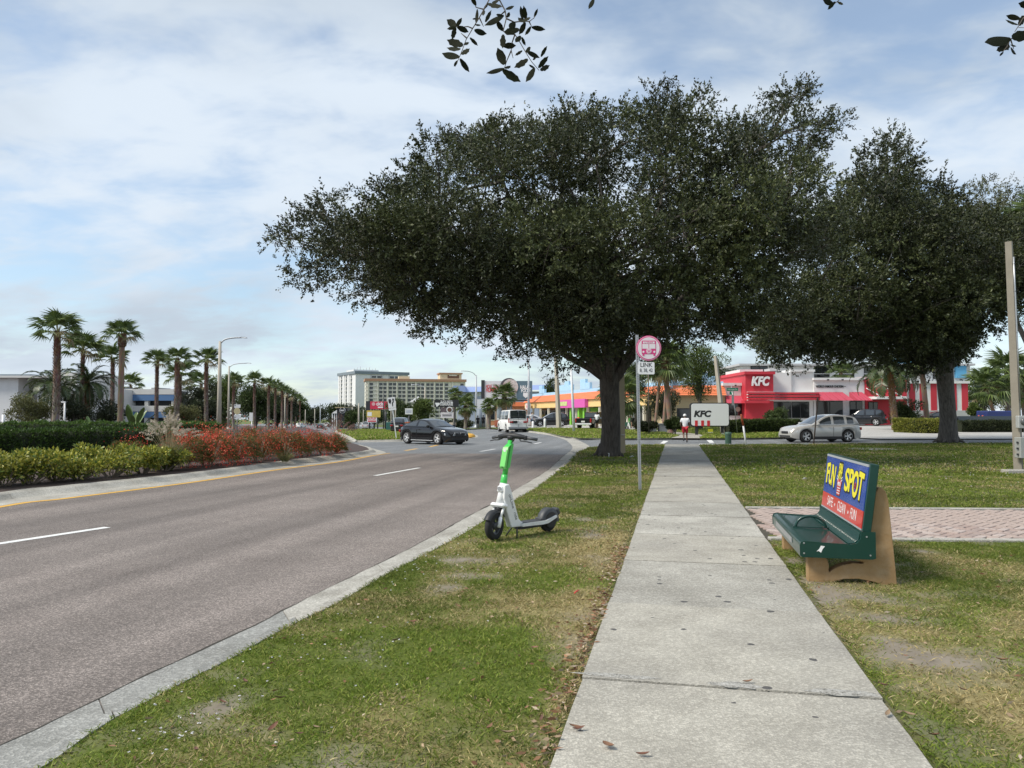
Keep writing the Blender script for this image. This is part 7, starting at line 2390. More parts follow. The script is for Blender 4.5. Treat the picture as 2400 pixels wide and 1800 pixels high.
MB().disc(dc + Vector((0.002, -0.0245, -0.062)), 0.044, 22, 'Y', 0.002).build('emblem_face', M_PINKL, disc)
paw = MB()
paw.disc(dc + Vector((0.002, -0.0262, -0.074)), 0.016, 12, 'Y', 0.001)
for ax, az in ((-0.024, -0.058), (-0.009, -0.044), (0.013, -0.044), (0.028, -0.058)):
	paw.disc(dc + Vector((ax, -0.0262, az)), 0.0085, 10, 'Y', 0.001)
tag(paw.build('paw_print', M_PINK, disc), kind='stuff')
lk = MB().prism(rrect(BSX(1495.5), BSX(1535), BSZ(877.5), BSZ(849), 0.025), -0.043, -0.034).build('route_plate', M_SIGNW, bs)
lettering('lettering', 'LINK', lk, W_TEXTB, (BSX(1515.5), -0.0445, BSZ(856)), 0.125, ext=0.001, bold=0.012, fit=0.25)
lettering('lettering', '8, 38, 42', lk, W_TEXTB, (BSX(1515.5), -0.0445, BSZ(868.5)), 0.105, ext=0.001, bold=0.006, fit=0.265)
for row in (800, 833, 851, 875):
	MB().disc((BSX(1500) + lx_(BSZ(row)), -0.048 if row > 840 else -0.05, BSZ(row)), 0.008, 8, 'Y', 0.01).build('bolt', M_GALV, bs)
# ---- tilted keep-right sign on the second median
kr_b = G(929, 1029.5)
kr = thing('keep_right_sign', 'tilted white traffic sign with curved arrow on the grass median', 'traffic sign', kr_b)
kD = kr_b.y
tilt = math.atan2(14.0, 105.0)
rot_ = Matrix.Rotation(-tilt, 4, 'Y')
kh = (1029.5 - 952) / F * kD
kr_p = MB()
kr_p.bx(-0.035, 0.035, -0.02, 0.02, -0.3, kh * 1.02)
po = kr_p.build('post', mat('post_white', (0.66, 0.67, 0.66), 0.5), kr)
po.matrix_local = rot_
sw, shh = 0.26, 0.36
k_ = kD / F
pw, ph = 17.5 * k_ / 2, 25 * k_ / 2
pn = MB().prism(rrect(-pw, pw, kh - 0.10 - ph * 0.0, kh + ph * 2 - 0.1, 0.04), -0.035, -0.022).build('panel', M_SIGNW, kr)
pn.matrix_local = rot_
p2 = MB().bx(-pw * 1.0, pw * 1.0, -0.034, -0.022, kh - 0.1 - 5.5 * k_, kh - 0.12).build('lower_panel', M_SIGNW, kr)
p2.matrix_local = rot_
cz0 = kh - 0.1 + ph
ar = MB()
ar.prism([(pw * 0.05, cz0 - ph * 0.72), (pw * 0.30, cz0 - ph * 0.72), (pw * 0.32, cz0 - ph * 0.2), (pw * 0.62, cz0 + ph * 0.12), (pw * 0.62, cz0 + ph * 0.4), (pw * 0.86, cz0 + ph * 0.4), (pw * 0.48, cz0 + ph * 0.82), (pw * 0.10, cz0 + ph * 0.4), (pw * 0.34, cz0 + ph * 0.4), (pw * 0.34, cz0 + ph * 0.22), (pw * 0.03, cz0 - ph * 0.1)], -0.0385, -0.036)
arr_ = ar.build('arrow', W_TEXTB, kr)
arr_.matrix_local = rot_
ds = MB().prism([(-pw * 0.78, cz0 + ph * 0.68), (-pw * 0.78, cz0 + ph * 0.1), (-pw * 0.42, cz0 - ph * 0.25), (-pw * 0.08, cz0 + ph * 0.1), (-pw * 0.12, cz0 + ph * 0.68)], -0.0385, -0.036).build('median_symbol', W_TEXTB, kr)
ds.matrix_local = rot_
def board(name, label, px0, px1, r0, r1, D, m, thick=0.25, posts=(0.5,), pr=0.12, pm=None, cat='sign', group=None, base_row=None):
	b = atg((px0 + px1) / 2, D)
	root = thing(name, label, cat, b, group=group)
	w = (px1 - px0) / F * D
	z0, z1 = ztop(r1, D) - b.z, ztop(r0, D) - b.z
	MB().bx(-w / 2, w / 2, -thick / 2, thick / 2, z0, z1).build('panel', m, root)
	for t in posts:
		x = -w / 2 + w * t
		MB().tube([(x, 0.02, -0.5), (x, 0.02, z0 + 0.02)], pr, 8).build('post', pm or W_DARK, root)
	return root, w, z0, z1
# hummus / halal billboard
hb, w, z0, z1 = board('billboard', 'wide billboard with pizza-like plate and words about hummus and halal food', 1130, 1247, 893, 935, 128, mat('bb_white', (0.66, 0.64, 0.66), 0.5, var=0.08, scale=0.6), 0.4, (0.35, 0.55), 0.45, W_ROOFG, 'billboard')
X = lambda px: (px - 1188.5) / F * 128
Z = lambda row: ztop(row, 128) - hb.location.z
MB().bx(X(1128), X(1136), -0.3, 0.5, Z(934), Z(891)).build('side_frame', W_DARK, hb)
MB().bx(X(1211), X(1247.5), -0.3, -0.205, Z(935), Z(893)).build('blue_field', mat('bb_teal', (0.10, 0.16, 0.20), 0.5, var=0.2, scale=0.5), hb)
dkp = MB().disc((X(1193), -0.32, Z(907)), X(1214) - X(1193), 32, 'Y', 0.1).build('plate_rim', mat('bb_dark', (0.08, 0.07, 0.08), 0.5), hb)
MB().disc((X(1196), -0.40, Z(907)), (X(1213) - X(1193)) * 0.92, 32, 'Y', 0.05).build('plate_food', mat('bb_food', (0.62, 0.47, 0.45), 0.6, var=0.55, scale=1.6, dirt=(0.45, 0.08, 0.06), dscale=1.2, damt=0.7), hb)
lettering('lettering', 'MORE THAN', hb, W_TEXTR, (X(1154), -0.22, Z(907)), 1.0, ext=0.01, fit=X(1169) - X(1139))
lettering('lettering', 'HUMMUS', hb, W_TEXTR, (X(1154), -0.22, Z(914.5)), 1.1, ext=0.01, bold=0.02, fit=X(1169) - X(1139))
lettering('lettering', 'HALAL', hb, W_TEXTW, (X(1231), -0.32, Z(908)), 0.85, ext=0.01, bold=0.03, fit=X(1243) - X(1219))
lettering('lettering', 'FOOD', hb, W_TEXTW, (X(1232), -0.32, Z(916)), 0.85, ext=0.01, bold=0.03, fit=X(1243) - X(1222))
MB().add([(X(1226), -0.33, Z(921)), (X(1239), -0.33, Z(921)), (X(1239), -0.33, Z(928)), (X(1232), -0.33, Z(933)), (X(1226), -0.33, Z(928))], [(0, 1, 2, 3, 4)]).build('shield', W_TEXTW, hb)
MB().bx(X(1150), X(1240), -1.0, 1.0, Z(940), Z(937)).build('catwalk', W_DARK, hb)
# white lightbox below it
board('lightbox', 'blank white lightbox sign on a grey-blue column below the billboard', 1118, 1158, 936, 958, 112, mat('lightbox', (0.66, 0.68, 0.70), 0.4, var=0.05), 0.8, (0.18, 0.42), 0.55, mat('column_bluegrey', (0.18, 0.22, 0.27), 0.6))
# steakhouse sign
ss, w, z0, z1 = board('steakhouse_sign', 'black steakhouse sign with white lettering on posts', 1018, 1075, 937, 954, 104, W_TEXTB, 0.4, (0.45, 0.85), 0.1)
X = lambda px: (px - 1046.5) / F * 104
Z = lambda row: ztop(row, 104) - ss.location.z
lettering('lettering', 'STEAKHOUSE', ss, W_TEXTW, (X(1047), -0.21, Z(947)), 0.62, ext=0.01, bold=0.03, fit=X(1062) - X(1032))
lettering('lettering', 'BLACK ANGUS', ss, W_TEXTW, (X(1047), -0.21, Z(941)), 0.36, ext=0.01, bold=0.01, fit=X(1060) - X(1033))
MB().add([(X(1020), -0.22, Z(944)), (X(1030), -0.22, Z(944)), (X(1032), -0.22, Z(947)), (X(1024), -0.22, Z(954))], [(0, 1, 2, 3)]).build('steer_mark', W_TEXTW, ss)
MB().bx(X(1033), X(1063), -0.2, 0.2, Z(966), Z(955)).build('food_panel', mat('food_panel', (0.12, 0.09, 0.10), 0.5, var=0.6, scale=3), ss)
MB().disc((X(1054), -0.22, Z(960.5)), 0.42, 20, 'Y', 0.03).build('food_plate', W_TEXTW, ss)
MB().disc((X(1054), -0.25, Z(960.5)), 0.30, 20, 'Y', 0.03).build('food', mat('food_brown', (0.12, 0.06, 0.04), 0.5, var=0.4, scale=6), ss)
MB().bx(X(1033), X(1063), -0.2, 0.2, Z(979.5), Z(966.5)).build('letter_panel', mat('letter_panel', (0.66, 0.62, 0.64), 0.5, var=0.04), ss)
for row in (972, 974.5):
	MB().bx(X(1037), X(1059), -0.22, -0.205, Z(row + 0.5), Z(row - 0.5)).build('print_line', W_TEXTB, ss)
# red pizza billboard
cb_, w, z0, z1 = board('pizza_billboard', 'red billboard with white lettering behind trees', 868, 913, 941, 959, 185, mat('bb_red', (0.56, 0.03, 0.07), 0.5, var=0.05), 0.4, (0.2, 0.8), 0.25, W_DARK, 'billboard')
X = lambda px: (px - 890.5) / F * 185
Z = lambda row: ztop(row, 185) - cb_.location.z
lettering('lettering', 'cicis', cb_, W_TEXTW, (X(891), -0.21, Z(946.5)), 1.25, ext=0.01, bold=0.03, fit=X(900) - X(883))
MB().disc((X(876), -0.22, Z(947)), 0.42, 16, 'Y', 0.03).build('emblem', mat('emblem_pale', (0.66, 0.36, 0.38), 0.5), cb_)
MB().bx(X(886), X(898), -0.22, -0.205, Z(956), Z(953)).build('print_pill', W_TEXTW, cb_)
MB().bx(X(858), X(868), -0.2, 0.2, Z(962), Z(940)).build('dark_back', W_DARK, cb_)
ob, w, z0, z1 = board('shop_pylon', 'yellow and white shop pylon sign with red lettering', 860, 892, 962, 978, 175, mat('pylon_yellow', (0.62, 0.46, 0.10), 0.5, var=0.25, scale=1.5), 0.4, (0.2, 0.8), 0.15)
X = lambda px: (px - 876) / F * 175
Z = lambda row: ztop(row, 175) - ob.location.z
MB().bx(X(861), X(884), -0.2, 0.2, Z(990), Z(978.5)).build('white_panel', W_TEXTW, ob)
lettering('lettering', 'OUTLET', ob, W_TEXTR, (X(872), -0.21, Z(981.5)), 0.6, ext=0.01, bold=0.03, fit=X(883) - X(862))
MB().bx(X(863), X(882), -0.22, -0.205, Z(988.5), Z(985.5)).build('red_print', W_TEXTR, ob)
MB().bx(X(862), X(872), -0.22, -0.205, Z(975), Z(966)).build('pale_print', W_TEXTW, ob)
wbx, w, z0, z1 = board('white_box_sign', 'small white box sign on a dark post behind the black coupe', 950, 967, 957, 971, 112, M_SIGNW, 0.3, (0.5,), 0.1)
for row in (961, 964, 967):
	MB().bx(-w * 0.38, w * 0.38, -0.165, -0.152, ztop(row + 0.5, 112) - wbx.location.z, ztop(row - 0.5, 112) - wbx.location.z).build('print_line', mat('print_blue', (0.25, 0.27, 0.45), 0.5), wbx)
board('low_sign', 'low cream and red sign under the steakhouse sign', 1053, 1069, 990, 997, 112, mat('low_sign', (0.62, 0.52, 0.42), 0.5, var=0.15), 0.3, (0.3, 0.7), 0.1)
board('a_frame_sign', 'small red and white sign right of the billboard column', 1159, 1170, 985, 1000, 98, mat('red_white_panel', (0.52, 0.16, 0.10), 0.5, var=0.5, scale=3), 0.3, (0.5,), 0.1)
# sign backs on the left bed
sb = thing('traffic_sign', 'backs of stacked traffic signs with yellow disc, right of the lamp post', 'traffic sign', atg(556, 78))
X = lambda px: (px - 556) / F * 78
Z = lambda row: ztop(row, 78) - sb.location.z
MB().tube([(0, 0.05, -0.3), (0, 0.05, Z(948))], 0.05, 6).build('post', M_GALV, sb)
MB().bx(X(549), X(564), -0.03, 0.0, Z(956), Z(948)).build('upper_plate', M_SIGNW, sb)
MB().disc((0, -0.02, Z(963.5)), X(563.5), 20, 'Y', 0.03).build('yellow_disc', mat('pale_yellow', (0.60, 0.52, 0.30), 0.5), sb)
MB().bx(X(549), X(564), -0.03, 0.0, Z(981), Z(972)).build('lower_plate', M_SIGNW, sb)
for r_ in (950.5, 978):
	for px in (551.5,):
		MB().bx(X(px) - 0.05, X(px) + 0.05, -0.035, -0.03, Z(r_ + 1.2), Z(r_ - 1.2)).build('print', W_TEXTB, sb)
board('white_sign', 'narrow white sign beside the palm left of the dense palm row', 585, 593, 967, 987, 90, M_SIGNW, 0.05, (0.75,), 0.05, M_GALV)
wl_ = thing('path_light', 'white path lamp with short arm behind the tallest palm', 'lamp post', atg(152, 54))
hz = ztop(944, 54) - wl_.location.z
MB().tube([(0, 0, -0.1), (0, 0, hz)], 0.06, 8).build('post', W_TEXTW, wl_)
MB().bx(-0.22, 0.06, -0.06, 0.06, hz, hz + 0.1).build('head', W_TEXTW, wl_)
pb_ = thing('picnic_table', 'dark low table under the slim palm', 'table', atg(272, 50))
MB().bx(-0.9, 0.9, -0.35, 0.35, 1.05, 1.12).build('top', W_DARK, pb_)
for x in (-0.7, 0.7):
	MB().bx(x - 0.05, x + 0.05, -0.3, 0.3, 0, 1.05).build('leg', W_DARK, pb_)
gb = thing('guard_post', 'white railing post at the left picture edge', 'railing', atg(9, 55))
gh = ztop(972, 55) - gb.location.z
MB().tube([(0, 0, -0.1), (0, 0, gh)], 0.1, 10).build('post', W_TEXTW, gb)
for k in (0.4, 0.75):
	MB().tube([(-2.5, 0, gh * k - 0.3), (0, 0, gh * k)], 0.05, 6).build('rail', W_TEXTW, gb)
# street name sign at the restaurant corner
st_b = G(1729, 1017)
sn = thing('street_sign', 'green street name blades on a thin post beside the restaurant hedge', 'street sign', st_b)
sD = st_b.y
X = lambda px: (px - 1729) / F * sD
Z = lambda row: ztop(row, sD) - st_b.z
MB().tube([(0, 0, -0.3), (X(1717) * 0.5, 0, Z(960)), (X(1715), 0, Z(905))], 0.03, 6).build('post', M_GALV, sn)
M_SGR = mat('street_green', (0.012, 0.20, 0.12), 0.45)
b1 = MB().bx(X(1704), X(1731), -0.03, -0.01, Z(916.5), Z(909)).build('blade', M_SGR, sn)
lettering('lettering', 'Municipal Dr', b1, W_TEXTW, (X(1717.5), -0.032, Z(912.8)), 0.15, ext=0.001, fit=X(1728) - X(1706))
MB().bx(X(1711), X(1720), -0.012, 0.008, Z(925), Z(917.5)).build('blade', M_SGR, sn)
MB().bx(X(1715.5), X(1721), -0.03, -0.01, Z(950), Z(925.5)).build('sign_edge', M_GALV, sn)
# orange-topped marker post, green pedestal, brown sign post
mk_b = G(1750, 1044)
mk = thing('marker_post', 'leaning white marker post with orange top at the lawn corner', 'marker post', mk_b)
k = mk_b.y / F
MB().tube([(0, 0, -0.2), (-7.5 * k, 0, 46 * k)], [0.045, 0.045], 10).build('shaft', W_TEXTW, mk)
MB().tube([(-7.4 * k, 0, 46 * k), (-12 * k, 0, 71 * k), (-12.3 * k, 0, 73 * k)], [0.052, 0.05, 0.03], 10).build('orange_top', mat('marker_orange', (0.42, 0.09, 0.03), 0.5), mk)
gp_b = G(1707, 1040)
gp = thing('utility_pedestal', 'dark green cylindrical utility pedestal at the pavement end', 'pedestal', gp_b)
k = gp_b.y / F
MB().lathe([(7.2 * k, 0), (7.2 * k, 22 * k)], 18).build('body', mat('pedestal_green', (0.035, 0.085, 0.055), 0.5, var=0.15), gp)
MB().lathe([(7.8 * k, 21.5 * k), (7.8 * k, 25 * k), (6.5 * k, 27 * k), (0.001, 27.5 * k)], 18).build('cap', mat('pedestal_cap', (0.05, 0.11, 0.075), 0.5), gp)
bp_b = G(1906, 1040)
bp = thing('sign_post', 'leaning rusty sign post with sign seen edge on, before the silver car', 'sign post', bp_b)
k = bp_b.y / F
MB().tube([(0, 0, -0.2), (12.5 * k, 0, 104 * k)], 0.035, 6).build('post', mat('rusty_brown', (0.085, 0.06, 0.045), 0.8, var=0.3), bp)
MB().box((12.0 * k, 0.02, 97 * k), (0.16, 0.05, 0.50), rot=(0, 0.12, 0.9)).build('plate', mat('rusty_plate', (0.10, 0.075, 0.06), 0.7, var=0.2), bp)
# bollards at the far lawn edge
for px, row, h, lab in ((1277, 1003, 22, 'white bollard left of the buff pole'), (1249, 1001.5, 14, 'small white post beside the grey lamp'), (1356, 1004, 26, 'orange and white bollard left of the oak trunk'), (1400, 1004.5, 14, 'white post touching the oak trunk on its left')):
	b = G(px, row)
	k = b.y / F
	root = thing('bollard', lab, 'bollard', b, group='bollards at the shop car park')
	MB().lathe([(0.13, -0.1), (0.13, h * k * 0.6), (0.13, h * k * 0.95), (0.06, h * k), (0.001, h * k)], 10).build('post', W_TEXTW, root)
	if 'orange' in lab:
		MB().lathe([(0.135, h * k * 0.62), (0.135, h * k * 0.98), (0.001, h * k * 1.03)], 10).build('orange_sleeve', mat('safety_orange', (0.72, 0.12, 0.03), 0.5), root)
# grey planters
for px, w, lab in ((1522, 32, 'larger grey planter box right of the bus stop post'), (1553, 22, 'smaller grey planter box left of the clipped bush')):
	b = atg(px, 66)
	k = 66 / F
	root = thing('planter', lab, 'planter', b, group='grey planters')
	MB().box((0, 0, 9.5 * k), (w * k * 0.85, 0.8, 19 * k), taper=1.16).build('box', mat('planter_grey', (0.22, 0.24, 0.27), 0.7), root)
	MB().bx(-w * k * 0.52, w * k * 0.52, -0.5, 0.5, 19 * k, 20.5 * k).build('rim', mat('planter_rim', (0.27, 0.29, 0.32), 0.7), root)
gbx = G(1470, 1003)
tag(MB().box((0, 0, 0.32), (0.75, 0.6, 0.64), bevel=0.03).build('utility_cabinet', mat('cabinet_green', (0.03, 0.11, 0.07), 0.5), loc=gbx), 'small green cabinet beside the scooter rider', 'cabinet')
gb2 = atg(921, 116)
tag(MB().box((0, 0, 0.6), (1.9, 0.9, 1.2), bevel=0.05).build('utility_cabinet', mat('cabinet_teal', (0.03, 0.12, 0.11), 0.5), loc=gb2), 'teal cabinet behind the tilted arrow sign', 'cabinet')
# yellow-painted median nose
yn = G(1100, 1023)
tag(MB().lathe([(0.45, -0.05), (0.42, 0.10), (0.25, 0.2), (0.001, 0.23)], 16).build('marker_dome', mat('dome_yellow', (0.68, 0.36, 0.05), 0.5), loc=yn), 'yellow dome marker at the nose of the grass median', 'marker')
# litter on the lawns
M_LIT = mat('paper_white', (0.75, 0.75, 0.74), 0.6)
for px, row, lab in ((1885, 1125, 'scrap of white paper on the right lawn near the bench'), (1888, 1043, 'white scrap at the far edge of the right lawn'), (1480, 1073, 'white scrap on the verge right of the oak'), (1693, 1020, 'pale block lying beside the leaning pole')):
	b = G(px, row)
	k = max(1, b.y / 18)
	tag(MB().add([(-0.07 * k, -0.03, 0.03), (0.02, -0.05, 0.06 * k), (0.08 * k, 0.0, 0.03), (0.01, 0.05, 0.05 * k), (-0.04, 0.04, 0.02), (0.0, 0.0, 0.01)], [(0, 1, 4), (1, 2, 3), (1, 3, 4), (0, 4, 5), (0, 5, 1), (1, 5, 2)]).build('paper_scrap', M_LIT, loc=b), lab, 'litter', 'litter on the lawns')
wc = G(1424, 1072)
tag(MB().tube([(-0.02, -0.5, 0.02), (-0.01, -0.5, 0.12), (0.0, -0.5, 0.16), (-0.05, -0.5, 0.18)], 0.014, 6).build('plastic_pipe', M_LIT, loc=(wc.x, wc.y, 0)), 'short bent white pipe at the foot of the big oak', 'pipe')
# ================================================================== vehicles
M_TYRE = mat('tyre', (0.018, 0.018, 0.019), 0.85, var=0.2, scale=10)
M_RIM = mat('alloy', (0.70, 0.71, 0.72), 0.3, 0.25, var=0.05)
M_RIMD = mat('alloy_dark', (0.04, 0.04, 0.042), 0.4, 0.5)
M_CGLASS = glassmat('car_glass', (0.030, 0.036, 0.040), 0.04)
M_TRIM = mat('car_trim', (0.020, 0.020, 0.022), 0.55, var=0.1)
M_LAMP = mat('lamp_clear', (0.62, 0.64, 0.66), 0.15, 0.2, var=0.05)
M_TAIL = mat('lamp_red', (0.34, 0.015, 0.015), 0.2, var=0.05)
M_PLATE = mat('plate', (0.60, 0.60, 0.58), 0.5, var=0.1, scale=12)
def paint(name, c, metal=0.0, rough=0.22):
	return mat('paint_' + name, c, rough, metal, var=0.03, scale=2, coat=0.45, spec=0.4)
def wheel(parent, x, y, r, w, side, spokes=5, twin=True, rim=M_RIM, name='wheel'):
	e = link(name, MB().lathe([(r * 0.62, -w / 2), (r * 0.93, -w / 2), (r, -w * 0.36), (r, w * 0.36), (r * 0.93, w / 2), (r * 0.62, w / 2), (r * 0.60, 0)], 28, (0, 0, 0), 'Y').mesh('wheel', M_TYRE), parent, loc=(x, y, r))
	yo = side * w * 0.38
	rm = MB()
	rm.lathe([(r * 0.64, yo + side * 0.02), (r * 0.70, yo + side * 0.035), (r * 0.64, yo - side * 0.02), (r * 0.60, yo - side * 0.1)], 28, (0, 0, 0), 'Y')
	rm.lathe([(0.001, yo + side * 0.012), (r * 0.16, yo + side * 0.010), (r * 0.16, yo - side * 0.05)], 16, (0, 0, 0), 'Y')
	for i in range(spokes):
		a = 2 * PI * i / spokes
		for da in ((-0.16, 0.16) if twin else (0,)):
			p0 = Vector((math.cos(a) * r * 0.10, yo, math.sin(a) * r * 0.10))
			p1 = Vector((math.cos(a + da) * r * 0.66, yo + side * 0.015, math.sin(a + da) * r * 0.66))
			d = p1 - p0
			t = Vector((-d.z, 0, d.x)).normalized() * r * (0.055 if twin else 0.085)
			n_ = Vector((0, side * 0.02, 0))
			rm.add([p0 - t, p0 + t, p1 + t, p1 - t, p0 - t - n_, p0 + t - n_, p1 + t - n_, p1 - t - n_], [(0, 1, 2, 3), (4, 7, 6, 5), (0, 4, 5, 1), (1, 5, 6, 2), (2, 6, 7, 3), (3, 7, 4, 0)])
	rm.build('rim', rim, e)
	MB().disc((0, yo - side * 0.06, 0), r * 0.62, 24, 'Y').build('brake_disc', M_RIMD, e)
	return e
def car(name, label, cat, loc, heading, L, Wd, body, roof, belt, wheels, rw, pm, clear=0.17, glass=M_CGLASS, spokes=5, twin=True, rim=M_RIM, group=None, scale=1.0, front='car', windows=None, gh_w=0.74, detail=True, cladding=False):
	"""body: hood/belt line [(x,z)] nose at +x; roof: silhouette [(x,z)] windscreen base to rear base"""
	root = thing(name, label, cat, loc, heading, group, scale)
	hw = Wd / 2
	bx_ = [p[0] for p in body]
	bz_ = [p[1] for p in body]
	xs = set(np.linspace(-L / 2, L / 2, 36))
	ra = rw * 1.16
	for xw in wheels:
		xs |= set(xw + ra * np.cos(np.linspace(0, PI, 15)))
	xs = sorted(x for x in xs if -L / 2 <= x <= L / 2)
	def wid(x):
		e = max(0.0, (abs(x) - (L / 2 - 0.75)) / 0.75)
		return hw * (1 - 0.24 * e ** 2.3)
	def top(x):
		return float(np.interp(x, bx_, bz_))
	def bot(x):
		e = max(0.0, (abs(x) - (L / 2 - 0.5)) / 0.5)
		z = clear + 0.10 * e ** 2
		for xw in wheels:
			d = abs(x - xw)
			if d < ra:
				z = max(z, rw + math.sqrt(ra * ra - d * d))
		return z
	P = []
	for x in xs:
		w, t, b = wid(x), top(x), bot(x)
		b = min(b, t - 0.12)
		e = max(0.0, (abs(x) - (L / 2 - 0.12)) / 0.12)
		t2 = t - 0.10 * e
		s_ = t2 - 0.06
		row = []
		half = [(w * 0.955, b), (w * 0.99, b + 0.25 * (s_ - b)), (w * 1.0, b + 0.55 * (s_ - b)), (w * 0.985, b + 0.82 * (s_ - b)), (w * 0.95, s_), (w * 0.88, t2), (w * 0.5, t2 + 0.025), (0, t2 + 0.035)]
		row = [(x, -y, z) for y, z in half] + [(x, y, z) for y, z in reversed(half[:-1])]
		P.append(row)
	mb = MB().grid(P, smooth=True)
	n = len(P[0])
	mb.add(P[0], [tuple(range(n))])
	mb.add(P[-1], [tuple(reversed(range(n)))])
	bod = mb.build('body', pm, root)
	MB().bx(-L / 2 + 0.35, L / 2 - 0.35, -hw * 0.80, hw * 0.80, clear * 0.85, clear + 0.5).build('underbody', M_TRIM, root)
	# greenhouse
	R_ = catmull([(p[0], 0, p[1]) for p in roof], 41)
	ux = R_[:, 0]
	zmax = R_[:, 2].max()
	yt = []
	for i in range(41):
		h = (R_[i, 2] - top(ux[i])) / max(1e-3, zmax - belt)
		yt.append(hw * (0.86 - (0.86 - gh_w) * max(0, min(1, h))))
	side = {-1: [], 1: []}
	shell = MB()
	nv = 7
	for sg_ in (-1, 1):
		G_ = []
		for i in range(41):
			zb = top(ux[i]) - 0.02
			yb = wid(ux[i]) * 0.93
			col = []
			for v in range(nv):
				t = v / (nv - 1)
				y = yb * (1 - t) + yt[i] * t + 0.03 * math.sin(PI * t)
				col.append(Vector((ux[i], sg_ * y, zb * (1 - t) + R_[i, 2] * t)))
			G_.append(col)
		side[sg_] = G_
		shell.grid(G_, smooth=True)
	Tp = []
	for i in range(41):
		row = []
		for k in range(9):
			t = k / 8 * 2 - 1
			cr = 0.045 * (1 - t * t)
			row.append(Vector((ux[i], t * yt[i], R_[i, 2] + cr)))
		Tp.append(row)
	shell.grid(Tp, smooth=True)
	shell.build('cabin', pm, root)
	# windscreen, rear window as glass set on the shell
	def strip(i0, i1, nm, inset=0.88):
		Q = []
		for i in range(i0, i1 + 1):
			d = Vector((R_[min(i + 1, 40)][0] - R_[max(i - 1, 0)][0], 0, R_[min(i + 1, 40)][2] - R_[max(i - 1, 0)][2])).normalized()
			nn = Vector((-d.z, 0, d.x))
			if nn.z < 0:
				nn = -nn
			Q.append([Vector((p.x, p.y * inset, p.z)) + nn * 0.010 for p in Tp[i]])
		MB().grid(Q).build(nm, glass, root)
	zz_ = R_[:, 2]
	i_ws = next(i for i in range(41) if zz_[i] > zmax - 0.07)
	i_rw = 40 - next(i for i in range(41) if zz_[40 - i] > zmax - 0.10)
	strip(1, i_ws, 'windscreen')
	strip(i_rw, 39, 'rear_window')
	# side windows
	for sg_ in (-1, 1):
		for (x0, x1) in windows:
			Q = []
			for i in range(41):
				if x0 <= ux[i] <= x1:
					h = R_[i, 2] - top(ux[i])
					if h < 0.13:
						continue
					v0, v1 = 0.05 / h + 0.02, 1 - 0.075 / h
					if v1 - v0 < 0.08:
						continue
					col = []
					for v in np.linspace(v0, v1, 5):
						zb = top(ux[i]) - 0.02
						yb = wid(ux[i]) * 0.93
						y = yb * (1 - v) + yt[i] * v + 0.03 * math.sin(PI * v) + 0.008
						col.append((ux[i], sg_ * y, zb * (1 - v) + R_[i, 2] * v))
					Q.append(col)
			if len(Q) > 1:
				MB().grid(Q).build('side_window', glass, root)
	for xw in wheels:
		for sg_ in (-1, 1):
			wheel(root, xw, sg_ * (hw * 0.985 - 0.11), rw, 0.22, sg_, spokes, twin, rim)
			MB().disc((xw, sg_ * hw * 0.72, rw + 0.06), ra * 0.98, 20, 'Y').build('wheel_well', M_TRIM, root)
	if detail:
		fx = L / 2
		zt = top(fx - 0.1)
		for sg_ in (-1, 1):
			hl = MB().add([(fx - 0.03, sg_ * hw * 0.42, zt - 0.12), (fx - 0.10, sg_ * hw * 0.70, zt - 0.10), (fx - 0.36, sg_ * hw * 0.90, zt - 0.08), (fx - 0.34, sg_ * hw * 0.905, zt - 0.19), (fx - 0.09, sg_ * hw * 0.72, zt - 0.23), (fx - 0.01, sg_ * hw * 0.44, zt - 0.22)], [(0, 1, 4, 5), (1, 2, 3, 4)])
			for i_ in range(len(hl.v)):
				v = Vector(hl.v[i_])
				hl.v[i_] = tuple(v + Vector((0.035, sg_ * 0.03, 0)))
			hl.build('headlight', M_LAMP, root)
			tz = top(-fx + 0.1)
			MB().box((-fx + 0.02, sg_ * hw * 0.66, tz - 0.18), (0.12, hw * 0.34, 0.16), bevel=0.02).build('taillight', M_TAIL, root)
			MB().box((roof[0][0] - 0.35, sg_ * (hw + 0.06), belt + 0.06), (0.12, 0.20, 0.14), bevel=0.03).build('mirror', pm, root)
			for (x0, x1) in windows[:2]:
				MB().box(((x0 + 0.22), sg_ * (wid(x0) * 0.99 + 0.012), belt - 0.13), (0.20, 0.03, 0.025), bevel=0.006).build('door_handle', pm, root)
			# door seam
			xb_ = windows[0][0] - 0.03
			MB().bx(xb_ - 0.006, xb_ + 0.006, sg_ * hw * 1.0 - 0.006, sg_ * hw * 1.0 + 0.004, clear + 0.1, belt - 0.12).build('door_seam', M_TRIM, root)
		MB().box((fx - 0.02, 0, zt - 0.22), (0.10, hw * 0.78, 0.16), bevel=0.03).build('grille', M_TRIM, root)
		MB().box((fx - 0.05, 0, clear + 0.16), (0.12, hw * 1.35, 0.14), bevel=0.03).build('lower_intake', M_TRIM, root)
		MB().box((-fx + 0.0, 0, top(-fx + 0.1) - 0.28), (0.06, 0.5, 0.17)).build('number_plate', M_PLATE, root)
		MB().box((-fx + 0.06, 0, clear + 0.14), (0.14, hw * 1.5, 0.16), bevel=0.03).build('rear_bumper', M_TRIM, root)
		if cladding:
			for sg_ in (-1, 1):
				MB().box((0, sg_ * hw * 0.97, clear + 0.07), (abs(wheels[0] - wheels[1]) - 2 * ra, 0.07, 0.16), bevel=0.02).build('sill', M_TRIM, root)
	return root
